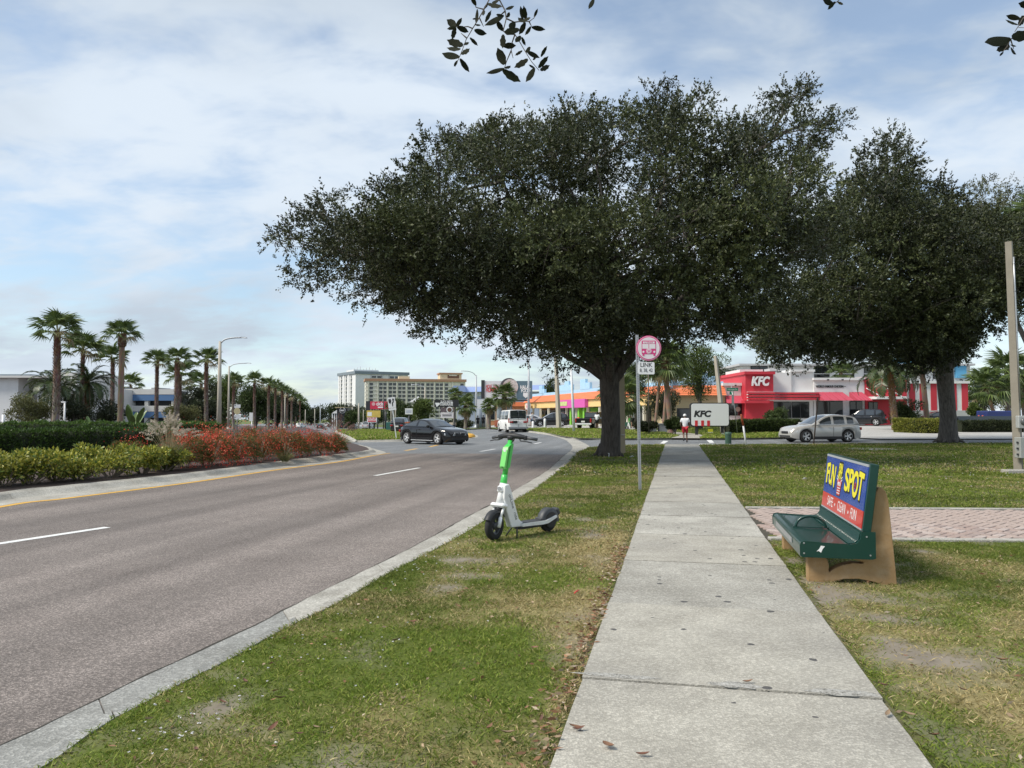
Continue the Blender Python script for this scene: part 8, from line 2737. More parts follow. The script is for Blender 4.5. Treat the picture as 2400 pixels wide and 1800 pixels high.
# black coupe crossing the median opening
bl_c = at(1016, 1040, 44.6)
P_BLACK = paint('black', (0.008, 0.008, 0.009), 0.0, 0.12)
bmw = car('coupe', 'black two-door coupe turning through the median opening', 'car', (bl_c.x, 44.6, RZ + T(bl_c.x, 44.6) + 0.004), Rd(-44), 4.5, 1.82,
		  [(-2.25, 0.88), (-1.9, 0.98), (-1.2, 1.0), (0.9, 0.97), (1.2, 0.94), (1.9, 0.84), (2.25, 0.70)], [(1.02, 0.96), (0.55, 1.18), (0.15, 1.36), (-0.35, 1.405), (-0.9, 1.34), (-1.4, 1.17), (-1.85, 1.0)], 0.97, (1.36, -1.38), 0.345, P_BLACK,
		  windows=((-0.42, 0.85), (-1.45, -0.48)), spokes=5, twin=True, clear=0.15, gh_w=0.66)
MB().box((2.23, 0.22, 0.60), (0.06, 0.30, 0.16), bevel=0.03).build('grille_frame', M_RIM, bmw)
MB().box((2.23, -0.22, 0.60), (0.06, 0.30, 0.16), bevel=0.03).build('grille_frame', M_RIM, bmw)
for sg_ in (-1, 1):
	MB().box((2.25, sg_ * 0.22, 0.60), (0.06, 0.25, 0.12), bevel=0.03).build('grille_opening', M_TRIM, bmw)
	MB().box((0, sg_ * 0.88, 0.235), (1.95, 0.03, 0.03)).build('sill_strip', M_RIM, bmw)
# silver SUV on the side street
P_SILVER = paint('silver', (0.50, 0.49, 0.47), 0.3, 0.25)
sv = at(1921, 1030, 46.6)
car('suv', 'silver compact suv driving on the side street before the restaurant', 'car', (sv.x, 46.6, RZ + T(sv.x, 46.6)), Rd(191), 4.6, 1.85,
	[(-2.3, 0.95), (-2.0, 1.08), (0.6, 1.03), (1.0, 1.02), (1.7, 0.95), (2.12, 0.86), (2.3, 0.74)], [(1.05, 1.02), (0.6, 1.26), (0.1, 1.52), (-0.4, 1.62), (-1.2, 1.60), (-1.85, 1.48), (-2.12, 1.10)], 1.05, (1.42, -1.32), 0.37, P_SILVER,
	windows=((-0.30, 0.85), (-1.18, -0.36), (-1.75, -1.26)), spokes=5, twin=True, clear=0.21, cladding=True, rim=M_RIM)
# dark SUV in the restaurant driveway, seen from behind
P_DARK = paint('charcoal', (0.022, 0.023, 0.026), 0.2, 0.2)
dk = atg(2020, 78, -0.05)
car('suv', 'dark suv standing at the restaurant wall behind the silver suv', 'car', dk, Rd(150), 4.5, 1.85,
	[(-2.25, 0.95), (-2.0, 1.05), (0.6, 1.03), (1.0, 1.02), (1.7, 0.98), (2.12, 0.90), (2.25, 0.78)], [(1.05, 1.02), (0.6, 1.28), (0.15, 1.55), (-0.4, 1.66), (-1.2, 1.65), (-1.85, 1.55), (-2.15, 1.08)], 1.05, (1.38, -1.32), 0.36, P_DARK,
	windows=((-0.30, 0.85), (-1.18, -0.36), (-1.8, -1.26)), clear=0.2, cladding=True)
# green-black car behind the date palm bush
car('pickup', 'dark car half hidden behind the pale palm trunk at the restaurant', 'car', atg(2190, 75, -0.05), Rd(175), 4.6, 1.85,
	[(-2.3, 0.9), (-2.0, 1.0), (0.6, 1.0), (1.0, 0.98), (1.9, 0.9), (2.3, 0.76)], [(1.05, 0.98), (0.5, 1.25), (0, 1.42), (-0.8, 1.42), (-1.4, 1.25), (-1.7, 1.0)], 1.0, (1.38, -1.32), 0.34, P_DARK, windows=((-0.4, 0.85), (-1.3, -0.46)))
# white van driving away
P_WHITE = paint('white', (0.72, 0.73, 0.73), 0.0, 0.3)
vl = at(1200, 1014.5, 74.0)
vz = RZ + T(vl.x, 74)
van = car('van', 'white passenger van driving away along the curve', 'van', (vl.x, 74, vz), Rd(103), 5.2, 1.98,
		  [(-2.6, 1.12), (-2.45, 1.18), (1.0, 1.16), (1.6, 1.12), (2.3, 1.0), (2.6, 0.82)], [(1.75, 1.12), (1.45, 1.5), (1.15, 1.92), (0.7, 2.05), (-1.5, 2.07), (-2.35, 2.03), (-2.46, 1.75), (-2.52, 1.15)], 1.16, (1.65, -1.55), 0.38, P_WHITE,
		  windows=((0.5, 1.5), (-0.7, 0.42), (-2.2, -0.8)), spokes=6, twin=False, clear=0.28, gh_w=0.80)
for k in (-1, 1):
	fr = MB().box((-2.585, k * 0.40, 1.60), (0.05, 0.70, 0.62), bevel=0.02).build('rear_door_window', M_CGLASS, van)
	fr.rotation_euler = (0, 0.06, 0)
	MB().box((-2.585, k * 0.90, 1.12), (0.08, 0.10, 0.42), bevel=0.02).build('taillight', M_TAIL, van)
MB().bx(-2.625, -2.60, -0.008, 0.008, 0.5, 1.95).build('door_seam', M_TRIM, van)
MB().box((-2.62, 0.35, 0.98), (0.03, 0.52, 0.24)).build('plate_holder', M_TRIM, van)
MB().box((-2.66, 0, 0.45), (0.16, 1.9, 0.2), bevel=0.03).build('step_bumper', mat('bumper_grey', (0.25, 0.26, 0.27), 0.5), van)
for k in (-1, 1):
	MB().bx(-2.62, -2.598, k * 0.40 - 0.38, k * 0.40 + 0.38, 1.25, 1.28).build('door_line', M_RIM, van)
# cars in the shop car park
SED = dict(L=4.6, Wd=1.8, body=[(-2.3, 0.85), (-2.0, 0.98), (-1.2, 0.98), (0.8, 0.95), (1.1, 0.92), (1.9, 0.82), (2.3, 0.68)], roof=[(1.05, 0.93), (0.5, 1.22), (0.05, 1.40), (-0.5, 1.44), (-1.1, 1.36), (-1.7, 1.0)], belt=0.95, wheels=(1.38, -1.36), rw=0.33, windows=((-0.35, 0.85), (-1.35, -0.42)))
def sedan(label, loc, head, pm, name='car', **kw):
	d = dict(SED)
	d.update(kw)
	return car(name, label, 'car', loc, head, pm=pm, group=kw.get('group'), **{k: v for k, v in d.items() if k != 'group'})
SUVK = dict(L=4.6, Wd=1.85, body=[(-2.3, 0.95), (-2.0, 1.05), (0.6, 1.03), (1.0, 1.02), (1.9, 0.92), (2.3, 0.78)], roof=[(1.05, 1.02), (0.6, 1.28), (0.1, 1.55), (-0.4, 1.68), (-1.2, 1.67), (-1.85, 1.55), (-2.15, 1.08)], belt=1.05, wheels=(1.4, -1.32), rw=0.36, windows=((-0.30, 0.85), (-1.18, -0.36), (-1.8, -1.26)))
P_SIL2 = paint('pale_silver', (0.50, 0.50, 0.50), 0.3, 0.25)
P_RED = paint('red', (0.30, 0.03, 0.025), 0.0, 0.3)
sedan('dark suv parked before the shop row right of the grey lamp', atg(1290, 96, -0.02), Rd(185), P_DARK, **SUVK)
sedan('silver car parked in the shop car park behind the grey lamp', atg(1252, 100, -0.02), Rd(-8), P_SIL2)
sedan('red car right of the white van', atg(1226, 106, -0.02), Rd(100), P_RED)
pk = thing('pickup_truck', 'black pickup truck seen from behind left of the oak trunk', 'truck', atg(1390, 82, -0.02), Rd(62))
MB().box((-1.6, 0, 0.82), (2.3, 1.9, 0.62), bevel=0.06).build('bed', P_BLACK, pk)
MB().box((1.0, 0, 0.85), (2.9, 1.9, 0.66), bevel=0.08).build('body', P_BLACK, pk)
MB().prism([(-0.45, 1.15), (-0.35, 1.75), (0.9, 1.78), (1.45, 1.18)], -0.82, 0.82).build('cabin', P_BLACK, pk)
MB().box((-0.42, 0, 1.45), (0.06, 1.4, 0.42), rot=(0, 0.16, 0)).build('rear_window', M_CGLASS, pk)
for sg_ in (-1, 1):
	MB().box((-2.74, sg_ * 0.84, 0.90), (0.08, 0.16, 0.42), bevel=0.02).build('taillight', M_TAIL, pk)
	for xw in (-1.75, 1.6):
		wheel(pk, xw, sg_ * 0.84, 0.40, 0.26, sg_, 6, False)
MB().box((-2.80, 0, 0.52), (0.16, 1.85, 0.18), bevel=0.03).build('rear_bumper', M_RIM, pk)
MB().box((-2.78, 0, 0.78), (0.03, 0.40, 0.17)).build('number_plate', M_PLATE, pk)
# traffic further off
far = [('dark car driving away on the far carriageway', 752, 225, 95, P_DARK, SED), ('white car on the far carriageway behind the dark one', 757, 330, -90, P_WHITE, SED), ('white car right of the other white car on the far carriageway', 768, 300, 92, P_WHITE, SUVK), ('pale car crossing at the far road end', 721, 420, 10, P_WHITE, SED),
	   ('dark grey car driving away along the grass median', 827, 205, 88, P_DARK, SUVK), ('silver suv driving away behind the grass median', 863, 180, 84, P_SIL2, SUVK), ('white vehicle half hidden by the last palm trunks', 706, 260, 80, P_WHITE, SUVK), ('white car parked beyond the grass behind the silver suv', 850, 250, 5, P_WHITE, SUVK), ('grey car parked beyond the grass', 836, 255, 12, P_SIL2, SUVK)]
for lab, px, D, hd, pm_, spec in far:
	zo = RZ if 'parked' not in lab else 0
	sedan(lab, atg(px, D, zo), Rd(hd), pm_, group='traffic on the far road', **spec)
# dark cars stacked behind the coupe's tail
sedan('dark suv right behind the tail of the black coupe', atg(944, 92, 0.0), Rd(80), P_DARK, **SUVK)
# ================================================================== scooter, bench, people
M_SW = mat('scooter_white', (0.78, 0.79, 0.78), 0.4, var=0.05, scale=9, dirt=(0.42, 0.40, 0.36), dscale=4, damt=0.45, coat=0.2)
M_SG = mat('scooter_green', (0.06, 0.54, 0.09), 0.35, var=0.06, scale=9, coat=0.3)
M_SG2 = mat('scooter_green_light', (0.16, 0.60, 0.13), 0.4, var=0.06, scale=9)
M_SB = mat('scooter_black', (0.020, 0.021, 0.023), 0.55, var=0.15, scale=12)
M_SB2 = mat('scooter_dark_grey', (0.055, 0.058, 0.062), 0.5, var=0.15, scale=12)
def arc(c, r, a0, a1, n, y=0.0):
	return [(c[0] + r * math.cos(a), y, c[1] + r * math.sin(a)) for a in np.linspace(a0, a1, n)]
def build_scooter(label, group):
	root = thing('electric_scooter', label, 'scooter', (0, 0, 0), 0, group)
	# --- steering assembly (turned about the steering axis a little)
	fr = Matrix.Rotation(Rd(13), 4, 'Z')
	def front(o):
		o.matrix_local = fr @ (Matrix.Translation((0, 0, 0.18)) if o.name.startswith('front_wheel') else Matrix.Identity(4))
		return o
	ax = lambda z: -0.045 - 0.275 * (z - 0.18)           # steering axis x at height z
	wh = link('front_wheel', MB().lathe([(0.105, -0.036), (0.150, -0.038), (0.172, -0.028), (0.180, -0.008), (0.180, 0.008), (0.172, 0.028), (0.150, 0.038), (0.105, 0.036)], 40, (0, 0, 0), 'Y').mesh('front_wheel', M_TYRE), root, mw=Matrix.Translation((0, 0, 0.18)))
	rm = MB().lathe([(0.108, -0.03), (0.095, -0.03), (0.095, 0.03), (0.108, 0.03)], 30, (0, 0, 0), 'Y')
	rm.lathe([(0.001, -0.045), (0.045, -0.042), (0.05, 0), (0.045, 0.042), (0.001, 0.045)], 18, (0, 0, 0), 'Y')
	for k in range(5):
		a = 2 * PI * k / 5 + 0.3
		rm.tube([(0.04 * math.cos(a), 0, 0.04 * math.sin(a)), (0.10 * math.cos(a), 0, 0.10 * math.sin(a))], 0.014, 6)
	rm.build('rim', M_SB2, wh)
	front(wh)
	P = []
	for a in np.linspace(Rd(28), Rd(150), 12):
		row = []
		for y, dr in ((-0.046, -0.03), (-0.042, 0.0), (0, 0.012), (0.042, 0.0), (0.046, -0.03)):
			row.append(((0.198 + dr) * math.cos(a), y, 0.18 + (0.198 + dr) * math.sin(a)))
		P.append(row)
	front(MB().grid(P).build('front_fender', M_SB, root))
	fk = MB()
	for s in (-1, 1):
		fk.tube([(0.0, s * 0.066, 0.165), (ax(0.30) * 0.6 + 0.01, s * 0.066, 0.29)], 0.024, 10)
		fk.tube([(ax(0.29) * 0.6 + 0.01, s * 0.066, 0.285), (ax(0.42), s * 0.066, 0.415)], 0.017, 10)
	fk.box((ax(0.42) + 0.01, 0, 0.428), (0.12, 0.21, 0.055), rot=(0, -0.25, 0), bevel=0.02)
	front(fk.build('fork', M_SW, root))
	front(MB().tube([(ax(0.34), 0, 0.345), (ax(0.42), 0, 0.42)], 0.045, 14).build('fork_boot', M_SB, root))
	nk = MB()
	nk.tube([(ax(0.44), 0, 0.44), (ax(0.56), 0, 0.56), (ax(0.70), 0, 0.70)], [0.055, 0.047, 0.046], 16)
	front(nk.build('head_tube', M_SW, root))
	lp = MB().box((ax(0.635) + 0.045, 0, 0.635), (0.045, 0.085, 0.085), rot=(0, -0.27, 0), bevel=0.015).build('headlight', M_SW, root)
	front(lp)
	MB().disc((ax(0.635) + 0.071, 0, 0.64), 0.028, 16, 'X', 0.008).build('lens', mat('scooter_lens', (0.30, 0.31, 0.32), 0.1, var=0.1), lp)
	front(MB().tube([(ax(0.70), 0, 0.70), (ax(0.705), 0, 0.705), (ax(0.80), 0, 0.80), (ax(0.81), 0, 0.815)], [0.040, 0.044, 0.040, 0.030], 16).build('collar', M_SG, root))
	front(MB().tube([(ax(0.78), 0, 0.78), (ax(1.245), 0, 1.245)], 0.034, 16).build('stem', M_SG, root))
	lb = MB()
	prof = [(0.030, 0.885), (0.075, 0.89), (0.098, 0.92), (0.098, 1.13), (0.085, 1.165), (0.030, 1.19)]
	prof = [(x + ax(z), z) for x, z in prof]
	lb.prism(prof, -0.036, 0.036)
	lk = front(lb.build('lock_box', M_SG2, root))
	pr2 = [(x + ax(z), z) for x, z in ((-0.035, 0.90), (0.05, 0.90), (0.06, 1.18), (0.02, 1.205), (-0.035, 1.205))]
	front(MB().prism(pr2, -0.036, 0.036).build('box_bracket', M_SG, root))
	MB().disc((ax(1.13) + 0.102, 0, 1.125), 0.020, 18, 'X', 0.004).build('badge', M_SW, lk)
	MB().disc((ax(0.92) + 0.094, 0.0, 0.915), 0.008, 10, 'X', 0.012).build('keyhole', M_SB, lk)
	hb = MB()
	zc_ = 1.292
	hx = ax(zc_)
	hb.tube([(hx + 0.005, 0, 1.235), (hx, 0, 1.275), (hx - 0.005, 0, 1.30)], [0.036, 0.050, 0.060], 14)
	pts = [(hx - 0.045, -0.20, zc_ - 0.002), (hx - 0.012, -0.12, zc_ + 0.012), (hx, 0, zc_ + 0.022), (hx - 0.012, 0.12, zc_ + 0.012), (hx - 0.045, 0.20, zc_ - 0.002)]
	hb.tube(catmull(pts, 15), [0.026 + 0.012 * math.sin(PI * k / 14) for k in range(15)], 12)
	hbo = front(hb.build('handlebar', M_SB, root))
	for s in (-1, 1):
		front(MB().tube([(hx - 0.043, s * 0.195, zc_ - 0.002), (hx - 0.066, s * 0.27, zc_ - 0.012), (hx - 0.088, s * 0.335, zc_ - 0.022)], 0.0205, 12).build('grip', M_SB2, root))
		front(MB().box((hx - 0.04, s * 0.19, zc_ - 0.004), (0.055, 0.045, 0.06), bevel=0.01).build('control', M_SB, root))
		front(MB().tube([(hx + 0.0, s * 0.13, zc_ - 0.022), (hx + 0.045, s * 0.17, zc_ - 0.040), (hx + 0.03, s * 0.24, zc_ - 0.046), (hx + 0.0, s * 0.315, zc_ - 0.062)], [0.010, 0.009, 0.008, 0.006], 8).build('brake_lever', M_SB, root))
	front(MB().lathe([(0.001, 0.02), (0.026, 0.016), (0.03, 0), (0.03, -0.01)], 16, (hx, 0.0, zc_ + 0.066), 'Z').build('display', M_SB2, root))
	front(MB().tube(catmull([(hx, 0.06, zc_), (hx + 0.05, 0.05, zc_ - 0.05), (hx + 0.02, 0.02, 1.20), (ax(1.1) - 0.04, 0, 1.10)], 10), 0.005, 6).build('cable', M_SB, root))
	# --- frame
	spine = MB()
	pr = [(-0.205, 0.700), (-0.130, 0.690), (-0.122, 0.520), (-0.150, 0.400), (-0.255, 0.135), (-0.50, 0.125), (-0.52, 0.165), (-0.43, 0.195), (-0.39, 0.235), (-0.235, 0.640)]
	spine.prism(pr, -0.046, 0.046)
	sp_ = spine.build('down_tube', M_SW, root)
	md = sp_.modifiers.new('bevel', 'BEVEL')
	md.width = 0.014
	md.segments = 3
	MB().tube([(-0.215, -0.0, 0.69), (-0.335, 0, 0.40), (-0.40, 0, 0.25)], 0.016, 8).build('cable_guide', M_SB, root)
	# lettering down the left side of the tube
	d = Vector((-0.155, 0, -0.385)).normalized()
	for sgn in (1, -1):
		xax = d
		zax = Vector((0, sgn, 0))
		yax = zax.cross(xax)
		mw = Matrix.Translation((-0.275, sgn * 0.0465, 0.40)) @ Matrix((xax, yax, zax)).transposed().to_4x4()
		lettering('lettering', 'onLime \u00b7 ride', sp_, M_SB2, None, 0.062, ext=0.0012, mw=mw, fit=0.36)
	dk = MB()
	P = [(-0.42, 0.135), (-0.42, 0.175), (-0.86, 0.172), (-1.06, 0.225), (-1.07, 0.195), (-0.90, 0.132), (-0.80, 0.125)]
	dk.prism(P, -0.085, 0.085)
	dko = dk.build('deck', M_SW, root)
	MB().bx(-0.85, -0.43, -0.072, 0.072, 0.1755, 0.181).build('deck_mat', M_SB2, dko)
	MB().bx(-0.80, -0.40, -0.06, 0.06, 0.095, 0.125).build('battery_tray', M_SB, dko)
	P = []
	for a in np.linspace(Rd(-12), Rd(168), 14):
		row = []
		for y, dr in ((-0.058, -0.075), (-0.055, -0.01), (-0.04, 0.006), (0.04, 0.006), (0.055, -0.01), (0.058, -0.075)):
			row.append((-0.98 - (0.165 + dr) * math.cos(a), y, 0.155 + (0.165 + dr) * math.sin(a)))
		P.append(row)
	rf = MB().grid(P)
	rf.box((-1.13, 0, 0.265), (0.05, 0.11, 0.10), rot=(0, 0.5, 0), bevel=0.01)
	rf.box((-0.84, 0, 0.19), (0.10, 0.12, 0.03), bevel=0.008)
	rf.build('rear_fender', M_SB2, root)
	MB().disc((-0.98, -0.060, 0.165), 0.105, 24, 'Y', 0.008).build('fender_side', M_SB, root)
	MB().disc((-0.98, 0.060, 0.165), 0.105, 24, 'Y', 0.008).build('fender_side', M_SB, root)
	MB().box((-1.158, 0, 0.26), (0.012, 0.06, 0.03)).build('taillight', M_TAIL, root)
	rw_ = link('rear_wheel', MB().lathe([(0.085, -0.032), (0.125, -0.034), (0.142, -0.022), (0.146, 0), (0.142, 0.022), (0.125, 0.034), (0.085, 0.032)], 32, (0, 0, 0), 'Y').mesh('rear_wheel', M_TYRE), root, loc=(-0.98, 0, 0.146))
	MB().lathe([(0.088, -0.02), (0.001, -0.034), (0.001, 0.034), (0.088, 0.02)], 20, (0, 0, 0), 'Y').build('rim', M_SB2, rw_)
	for s in (-1, 1):
		MB().tube([(-0.36, s * 0.04, 0.13), (-0.33, s * 0.07, 0.07), (-0.30, s * 0.10, 0.0)], [0.011, 0.010, 0.009], 8).build('kickstand_leg', M_SB, root)
	return root
scoot = build_scooter('green and white electric scooter parked on the verge beside the kerb', 'rental scooters')
fwp = G(1158, 1268)
scoot.location = (fwp.x, fwp.y, 0.012)
scoot.rotation_euler = (Rd(-1.5), 0, Rd(180 + 45))
scoot.scale = (1.02, 1.02, 0.99)
# ------------------------------------------------------------------ bus bench
bo = G(1894, 1364)
bench = thing('advertising_bench', 'dark green bus bench with colourful advert backrest on tan concrete ends', 'bench', (bo.x, bo.y, 0), WANG)
M_BGREEN = mat('bench_green', (0.004, 0.040, 0.031), 0.28, var=0.08, scale=5, coat=0.3, dirt=(0.012, 0.055, 0.044), dscale=6, damt=0.4)
M_TANC = mat('bench_concrete', (0.34, 0.215, 0.100), 0.85, var=0.14, scale=7, bump=0.35, bscale=40, dirt=(0.46, 0.36, 0.24), dscale=5, damt=0.45)
def holed(outline, hole, y0, y1, name, m, parent):
	bm = bmesh.new()
	for loop in (outline, hole):
		vs = [bm.verts.new((p[0], y0, p[1])) for p in loop]
		for i in range(len(vs)):
			bm.edges.new((vs[i], vs[(i + 1) % len(vs)]))
	bmesh.ops.triangle_fill(bm, use_beauty=True, edges=bm.edges[:])
	r = bmesh.ops.extrude_face_region(bm, geom=bm.faces[:])
	for v in [g for g in r['geom'] if isinstance(g, bmesh.types.BMVert)]:
		v.co.y = y1
	bmesh.ops.recalc_face_normals(bm, faces=bm.faces)
	me = bpy.data.meshes.new(name)
	bm.to_mesh(me)
	bm.free()
	me.materials.append(m)
	return link(name, me, parent)
out_l = [(0, -0.03), (0.0, 0.20), (-0.005, 0.30), (0.03, 0.345), (0.50, 0.345), (0.545, 0.42), (0.575, 0.60), (0.61, 0.85), (0.635, 0.905), (0.665, 0.905), (0.70, 0.87), (0.722, 0.78), (0.745, 0.50), (0.765, 0.25), (0.785, -0.03), (0.70, -0.03), (0.60, 0.022), (0.45, 0.048), (0.32, 0.040), (0.22, 0.010), (0.14, -0.005), (0.10, -0.03)]
hol_l = [(0.155, 0.25), (0.30, 0.262), (0.42, 0.225), (0.50, 0.205), (0.485, 0.190), (0.40, 0.195), (0.30, 0.168), (0.225, 0.128), (0.195, 0.100), (0.185, 0.110), (0.190, 0.160), (0.18, 0.205)]
for y0 in (0.0, 1.72):
	lg = holed(out_l, hol_l, y0, y0 + 0.13, 'leg', M_TANC, bench)
	b_ = lg.modifiers.new('bevel', 'BEVEL')
	b_.width = 0.012
	b_.segments = 2
	b_.limit_method = 'ANGLE'
	b_.angle_limit = Rd(40)
YA, YB = -0.10, 1.98
prof = [(-0.080, 0.268), (-0.084, 0.35), (-0.074, 0.385), (-0.05, 0.398), (0.02, 0.392), (0.20, 0.382), (0.36, 0.380), (0.415, 0.392), (0.448, 0.425), (0.462, 0.50), (0.475, 0.50)]
P = [[(x, y, z) for x, z in prof] for y in np.linspace(YA, YB, 12)]
st = MB().grid(P)
P2 = [[(x + 0.012 * (1 if i > 5 else 0.6), y, z - 0.02) for i, (x, z) in enumerate(prof)] for y in (YA, YB)]
st.grid(P2)
seat = st.build('seat', M_BGREEN, bench)
for y in (YA - 0.014, YB):
	MB().prism([(-0.086, 0.268), (-0.088, 0.36), (-0.076, 0.392), (-0.05, 0.403), (0.10, 0.396), (0.36, 0.386), (0.42, 0.40), (0.448, 0.44), (0.455, 0.505), (0.578, 0.505), (0.578, 0.262), (0.55, 0.252), (-0.06, 0.252)], y, y + 0.014).build('end_plate', M_BGREEN, bench)
rb = MB()
for y in np.arange(YA + 0.05, YB - 0.03, 0.034):
	rb.tube([(0.345, y, 0.384), (0.405, y, 0.392), (0.440, y, 0.420), (0.456, y, 0.492)], 0.0085, 6, caps=False)
tag(rb.build('ribs', M_BGREEN, seat), kind='stuff')
for (x, z) in ((-0.05, 0.385), (0.53, 0.29), (-0.05, 0.29), (0.50, 0.46)):
	MB().disc((x, YA - 0.016, z), 0.008, 10, 'Y', 0.004).build('bolt', M_GALV, bench)
stk = MB().prism([(0.06, 0.31), (0.085, 0.335), (0.10, 0.365), (0.135, 0.36), (0.115, 0.335), (0.10, 0.30), (0.08, 0.315)], YA - 0.0155, YA - 0.0145).build('sticker', W_TEXTW, bench)
ym = (YA + YB) / 2 - 0.06
arm = MB().tube([(0.02 + 0.15 - 0.15 * math.cos(a), ym, 0.395 + 0.118 * math.sin(a)) for a in np.linspace(0, PI, 17)], 0.015, 10).build('armrest', M_BGREEN, bench)
MB().bx(-0.01, 0.35, ym - 0.02, ym + 0.02, 0.392, 0.402).build('armrest_foot', M_BGREEN, arm)
# aluminium strip on the front lip
MB().bx(-0.0895, -0.086, YA + 0.5, YB - 0.35, 0.30, 0.355).build('front_strip', mat('strip_grey', (0.30, 0.31, 0.31), 0.45, 0.2, var=0.15), seat)
# backrest
LEAN = math.atan2(0.085, 0.64)
bk_m = Matrix.Translation((0.468, 0, 0.503)) @ Matrix.Rotation(LEAN, 4, 'Y')
bkH = 0.635
back = MB().bx(0, 0.080, YA + 0.02, YB - 0.02, 0, bkH, 0.006).build('backrest', M_BGREEN, bench)
back.matrix_local = bk_m
yw0, yw1 = YA + 0.045, YB - 0.045
M_ADB = mat('advert_blue', (0.018, 0.065, 0.34), 0.25, var=0.08, scale=3, dirt=(0.05, 0.11, 0.40), dscale=3, damt=0.5, coat=0.3)
M_ADR = mat('advert_red', (0.58, 0.035, 0.030), 0.3, var=0.05, coat=0.3)
M_ADY = mat('advert_yellow', (0.78, 0.70, 0.03), 0.4, var=0.03)
M_ADK = mat('advert_black', (0.006, 0.008, 0.010), 0.5)
M_ADW = mat('advert_white', (0.76, 0.75, 0.74), 0.4, var=0.02)
bl_p = MB().bx(-0.006, -0.0005, yw0, yw1, 0.185, bkH - 0.035).build('advert_blue', M_ADB, back)
MB().bx(-0.0061, -0.0005, yw0, yw1, 0.022, 0.184).build('advert_red', M_ADR, back)
MB().bx(-0.010, -0.0005, yw0, yw1, bkH - 0.034, bkH - 0.012).build('clamp_strip', M_ALU, back)
MB().bx(-0.008, -0.0005, yw0, yw1, 0.006, 0.021).build('clamp_strip', M_ALU, back)
def ad_text(s, yc, zc, size, width, m, dep, bold=0.0, tiltz=0.0, shear=0.0, h=1.0, name='advert_lettering'):
	X_ = Vector((0, -1, 0))
	Y_ = Vector((0, 0, 1))
	if tiltz:
		X_, Y_ = Vector((0, -math.cos(tiltz), math.sin(tiltz))), Vector((0, math.sin(tiltz), math.cos(tiltz)))
	Z_ = X_.cross(Y_)
	mw = Matrix.Translation((-0.006 - dep, yc, zc)) @ Matrix((X_, Y_, Z_)).transposed().to_4x4() @ Matrix.Diagonal((1, h, 1, 1))
	return lettering(name, s, back, m, None, size, ext=0.0005, bold=bold, shear=shear, mw=mw, fit=width)
def yv(t):
	"""0 at the far (left) end of the advert, 1 at the near (right) end"""
	return yw1 + (yw0 - yw1) * t
Ltot = yw1 - yw0
letters = [('F', 0.085, 0.400, 0.26, 0.12, 0.10), ('U', 0.165, 0.395, 0.26, 0.12, 0.02), ('N', 0.245, 0.385, 0.27, 0.13, -0.06),
		   ('S', 0.590, 0.400, 0.27, 0.135, 0.06), ('P', 0.680, 0.405, 0.27, 0.125, 0.02), ('O', 0.785, 0.385, 0.30, 0.17, 0.0), ('T', 0.895, 0.385, 0.31, 0.15, -0.06)]
for ch, t, z, size, w, ti in letters:
	k = Ltot / 1.85
	ad_text(ch, yv(t) - 0.006, z - 0.007, size * 1.2, w * 1.56 * k, M_ADK, 0.0012, bold=0.06, tiltz=ti, name='letter_shadow')
	ad_text(ch, yv(t), z, size * 1.18, w * 1.34 * k, M_ADY, 0.0026, bold=0.028, tiltz=ti)
# target inside the O
for r, m, d_ in ((0.034, M_ADR, 0.0036), (0.022, M_ADK, 0.0044), (0.012, M_ADR, 0.0052)):
	MB().disc((-0.006 - d_, yv(0.785), 0.385), r, 16, 'X', 0.0006).build('letter_target', m, back)
# emblem in the middle: striped bucket with stacked words
yc = yv(0.415)
bk_w = [(-0.075, 0.215), (0.075, 0.215), (0.115, 0.385), (-0.115, 0.385)]
def ad_poly(pts, m, dep, name):
	return MB().prism([(yc - p[0], p[1]) for p in pts], -0.006 - dep - 0.0005, -0.006 - dep, 'YZ').build(name, m, back)
ad_poly([(-0.085, 0.207), (0.085, 0.207), (0.14, 0.40), (0.13, 0.50), (0.085, 0.58), (-0.085, 0.58), (-0.13, 0.50), (-0.14, 0.40)], M_ADK, 0.0010, 'emblem_outline')
ad_poly(bk_w, M_ADR, 0.0018, 'emblem_bucket')
for k in range(3):
	z = 0.232 + 0.028 * k
	ad_poly([(-0.07, z), (0.07, z), (0.074, z + 0.010), (-0.074, z + 0.010)], M_ADW, 0.0026, 'emblem_stripe')
for s in (-1, 1):
	for k in range(2):
		ad_poly([(s * 0.06, 0.36 + 0.025 * k), (s * 0.135, 0.385 + 0.03 * k), (s * 0.135, 0.398 + 0.03 * k), (s * 0.06, 0.373 + 0.025 * k)], M_ADW, 0.0026, 'emblem_stripe')
ad_text('AMERICA', yc, 0.335, 0.06, 0.17, M_ADW, 0.0032, bold=0.02)
ad_text('FUN', yc, 0.505, 0.125, 0.17, M_ADY, 0.0026, bold=0.04)
ad_text('SPOT', yc, 0.425, 0.115, 0.18, M_ADY, 0.0026, bold=0.04)
ad_text('SAFE', yv(0.235), 0.103, 0.15, 0.30, M_ADW, 0.0012, bold=0.0)
ad_text('CLEAN', yv(0.535), 0.103, 0.15, 0.38, M_ADW, 0.0012, bold=0.0)
ad_text('FUN', yv(0.815), 0.103, 0.15, 0.24, M_ADW, 0.0012, bold=0.0)
for t in (0.365, 0.70):
	MB().disc((-0.0075, yv(t), 0.10), 0.017, 12, 'X', 0.001).build('advert_dot', M_ADW, back)
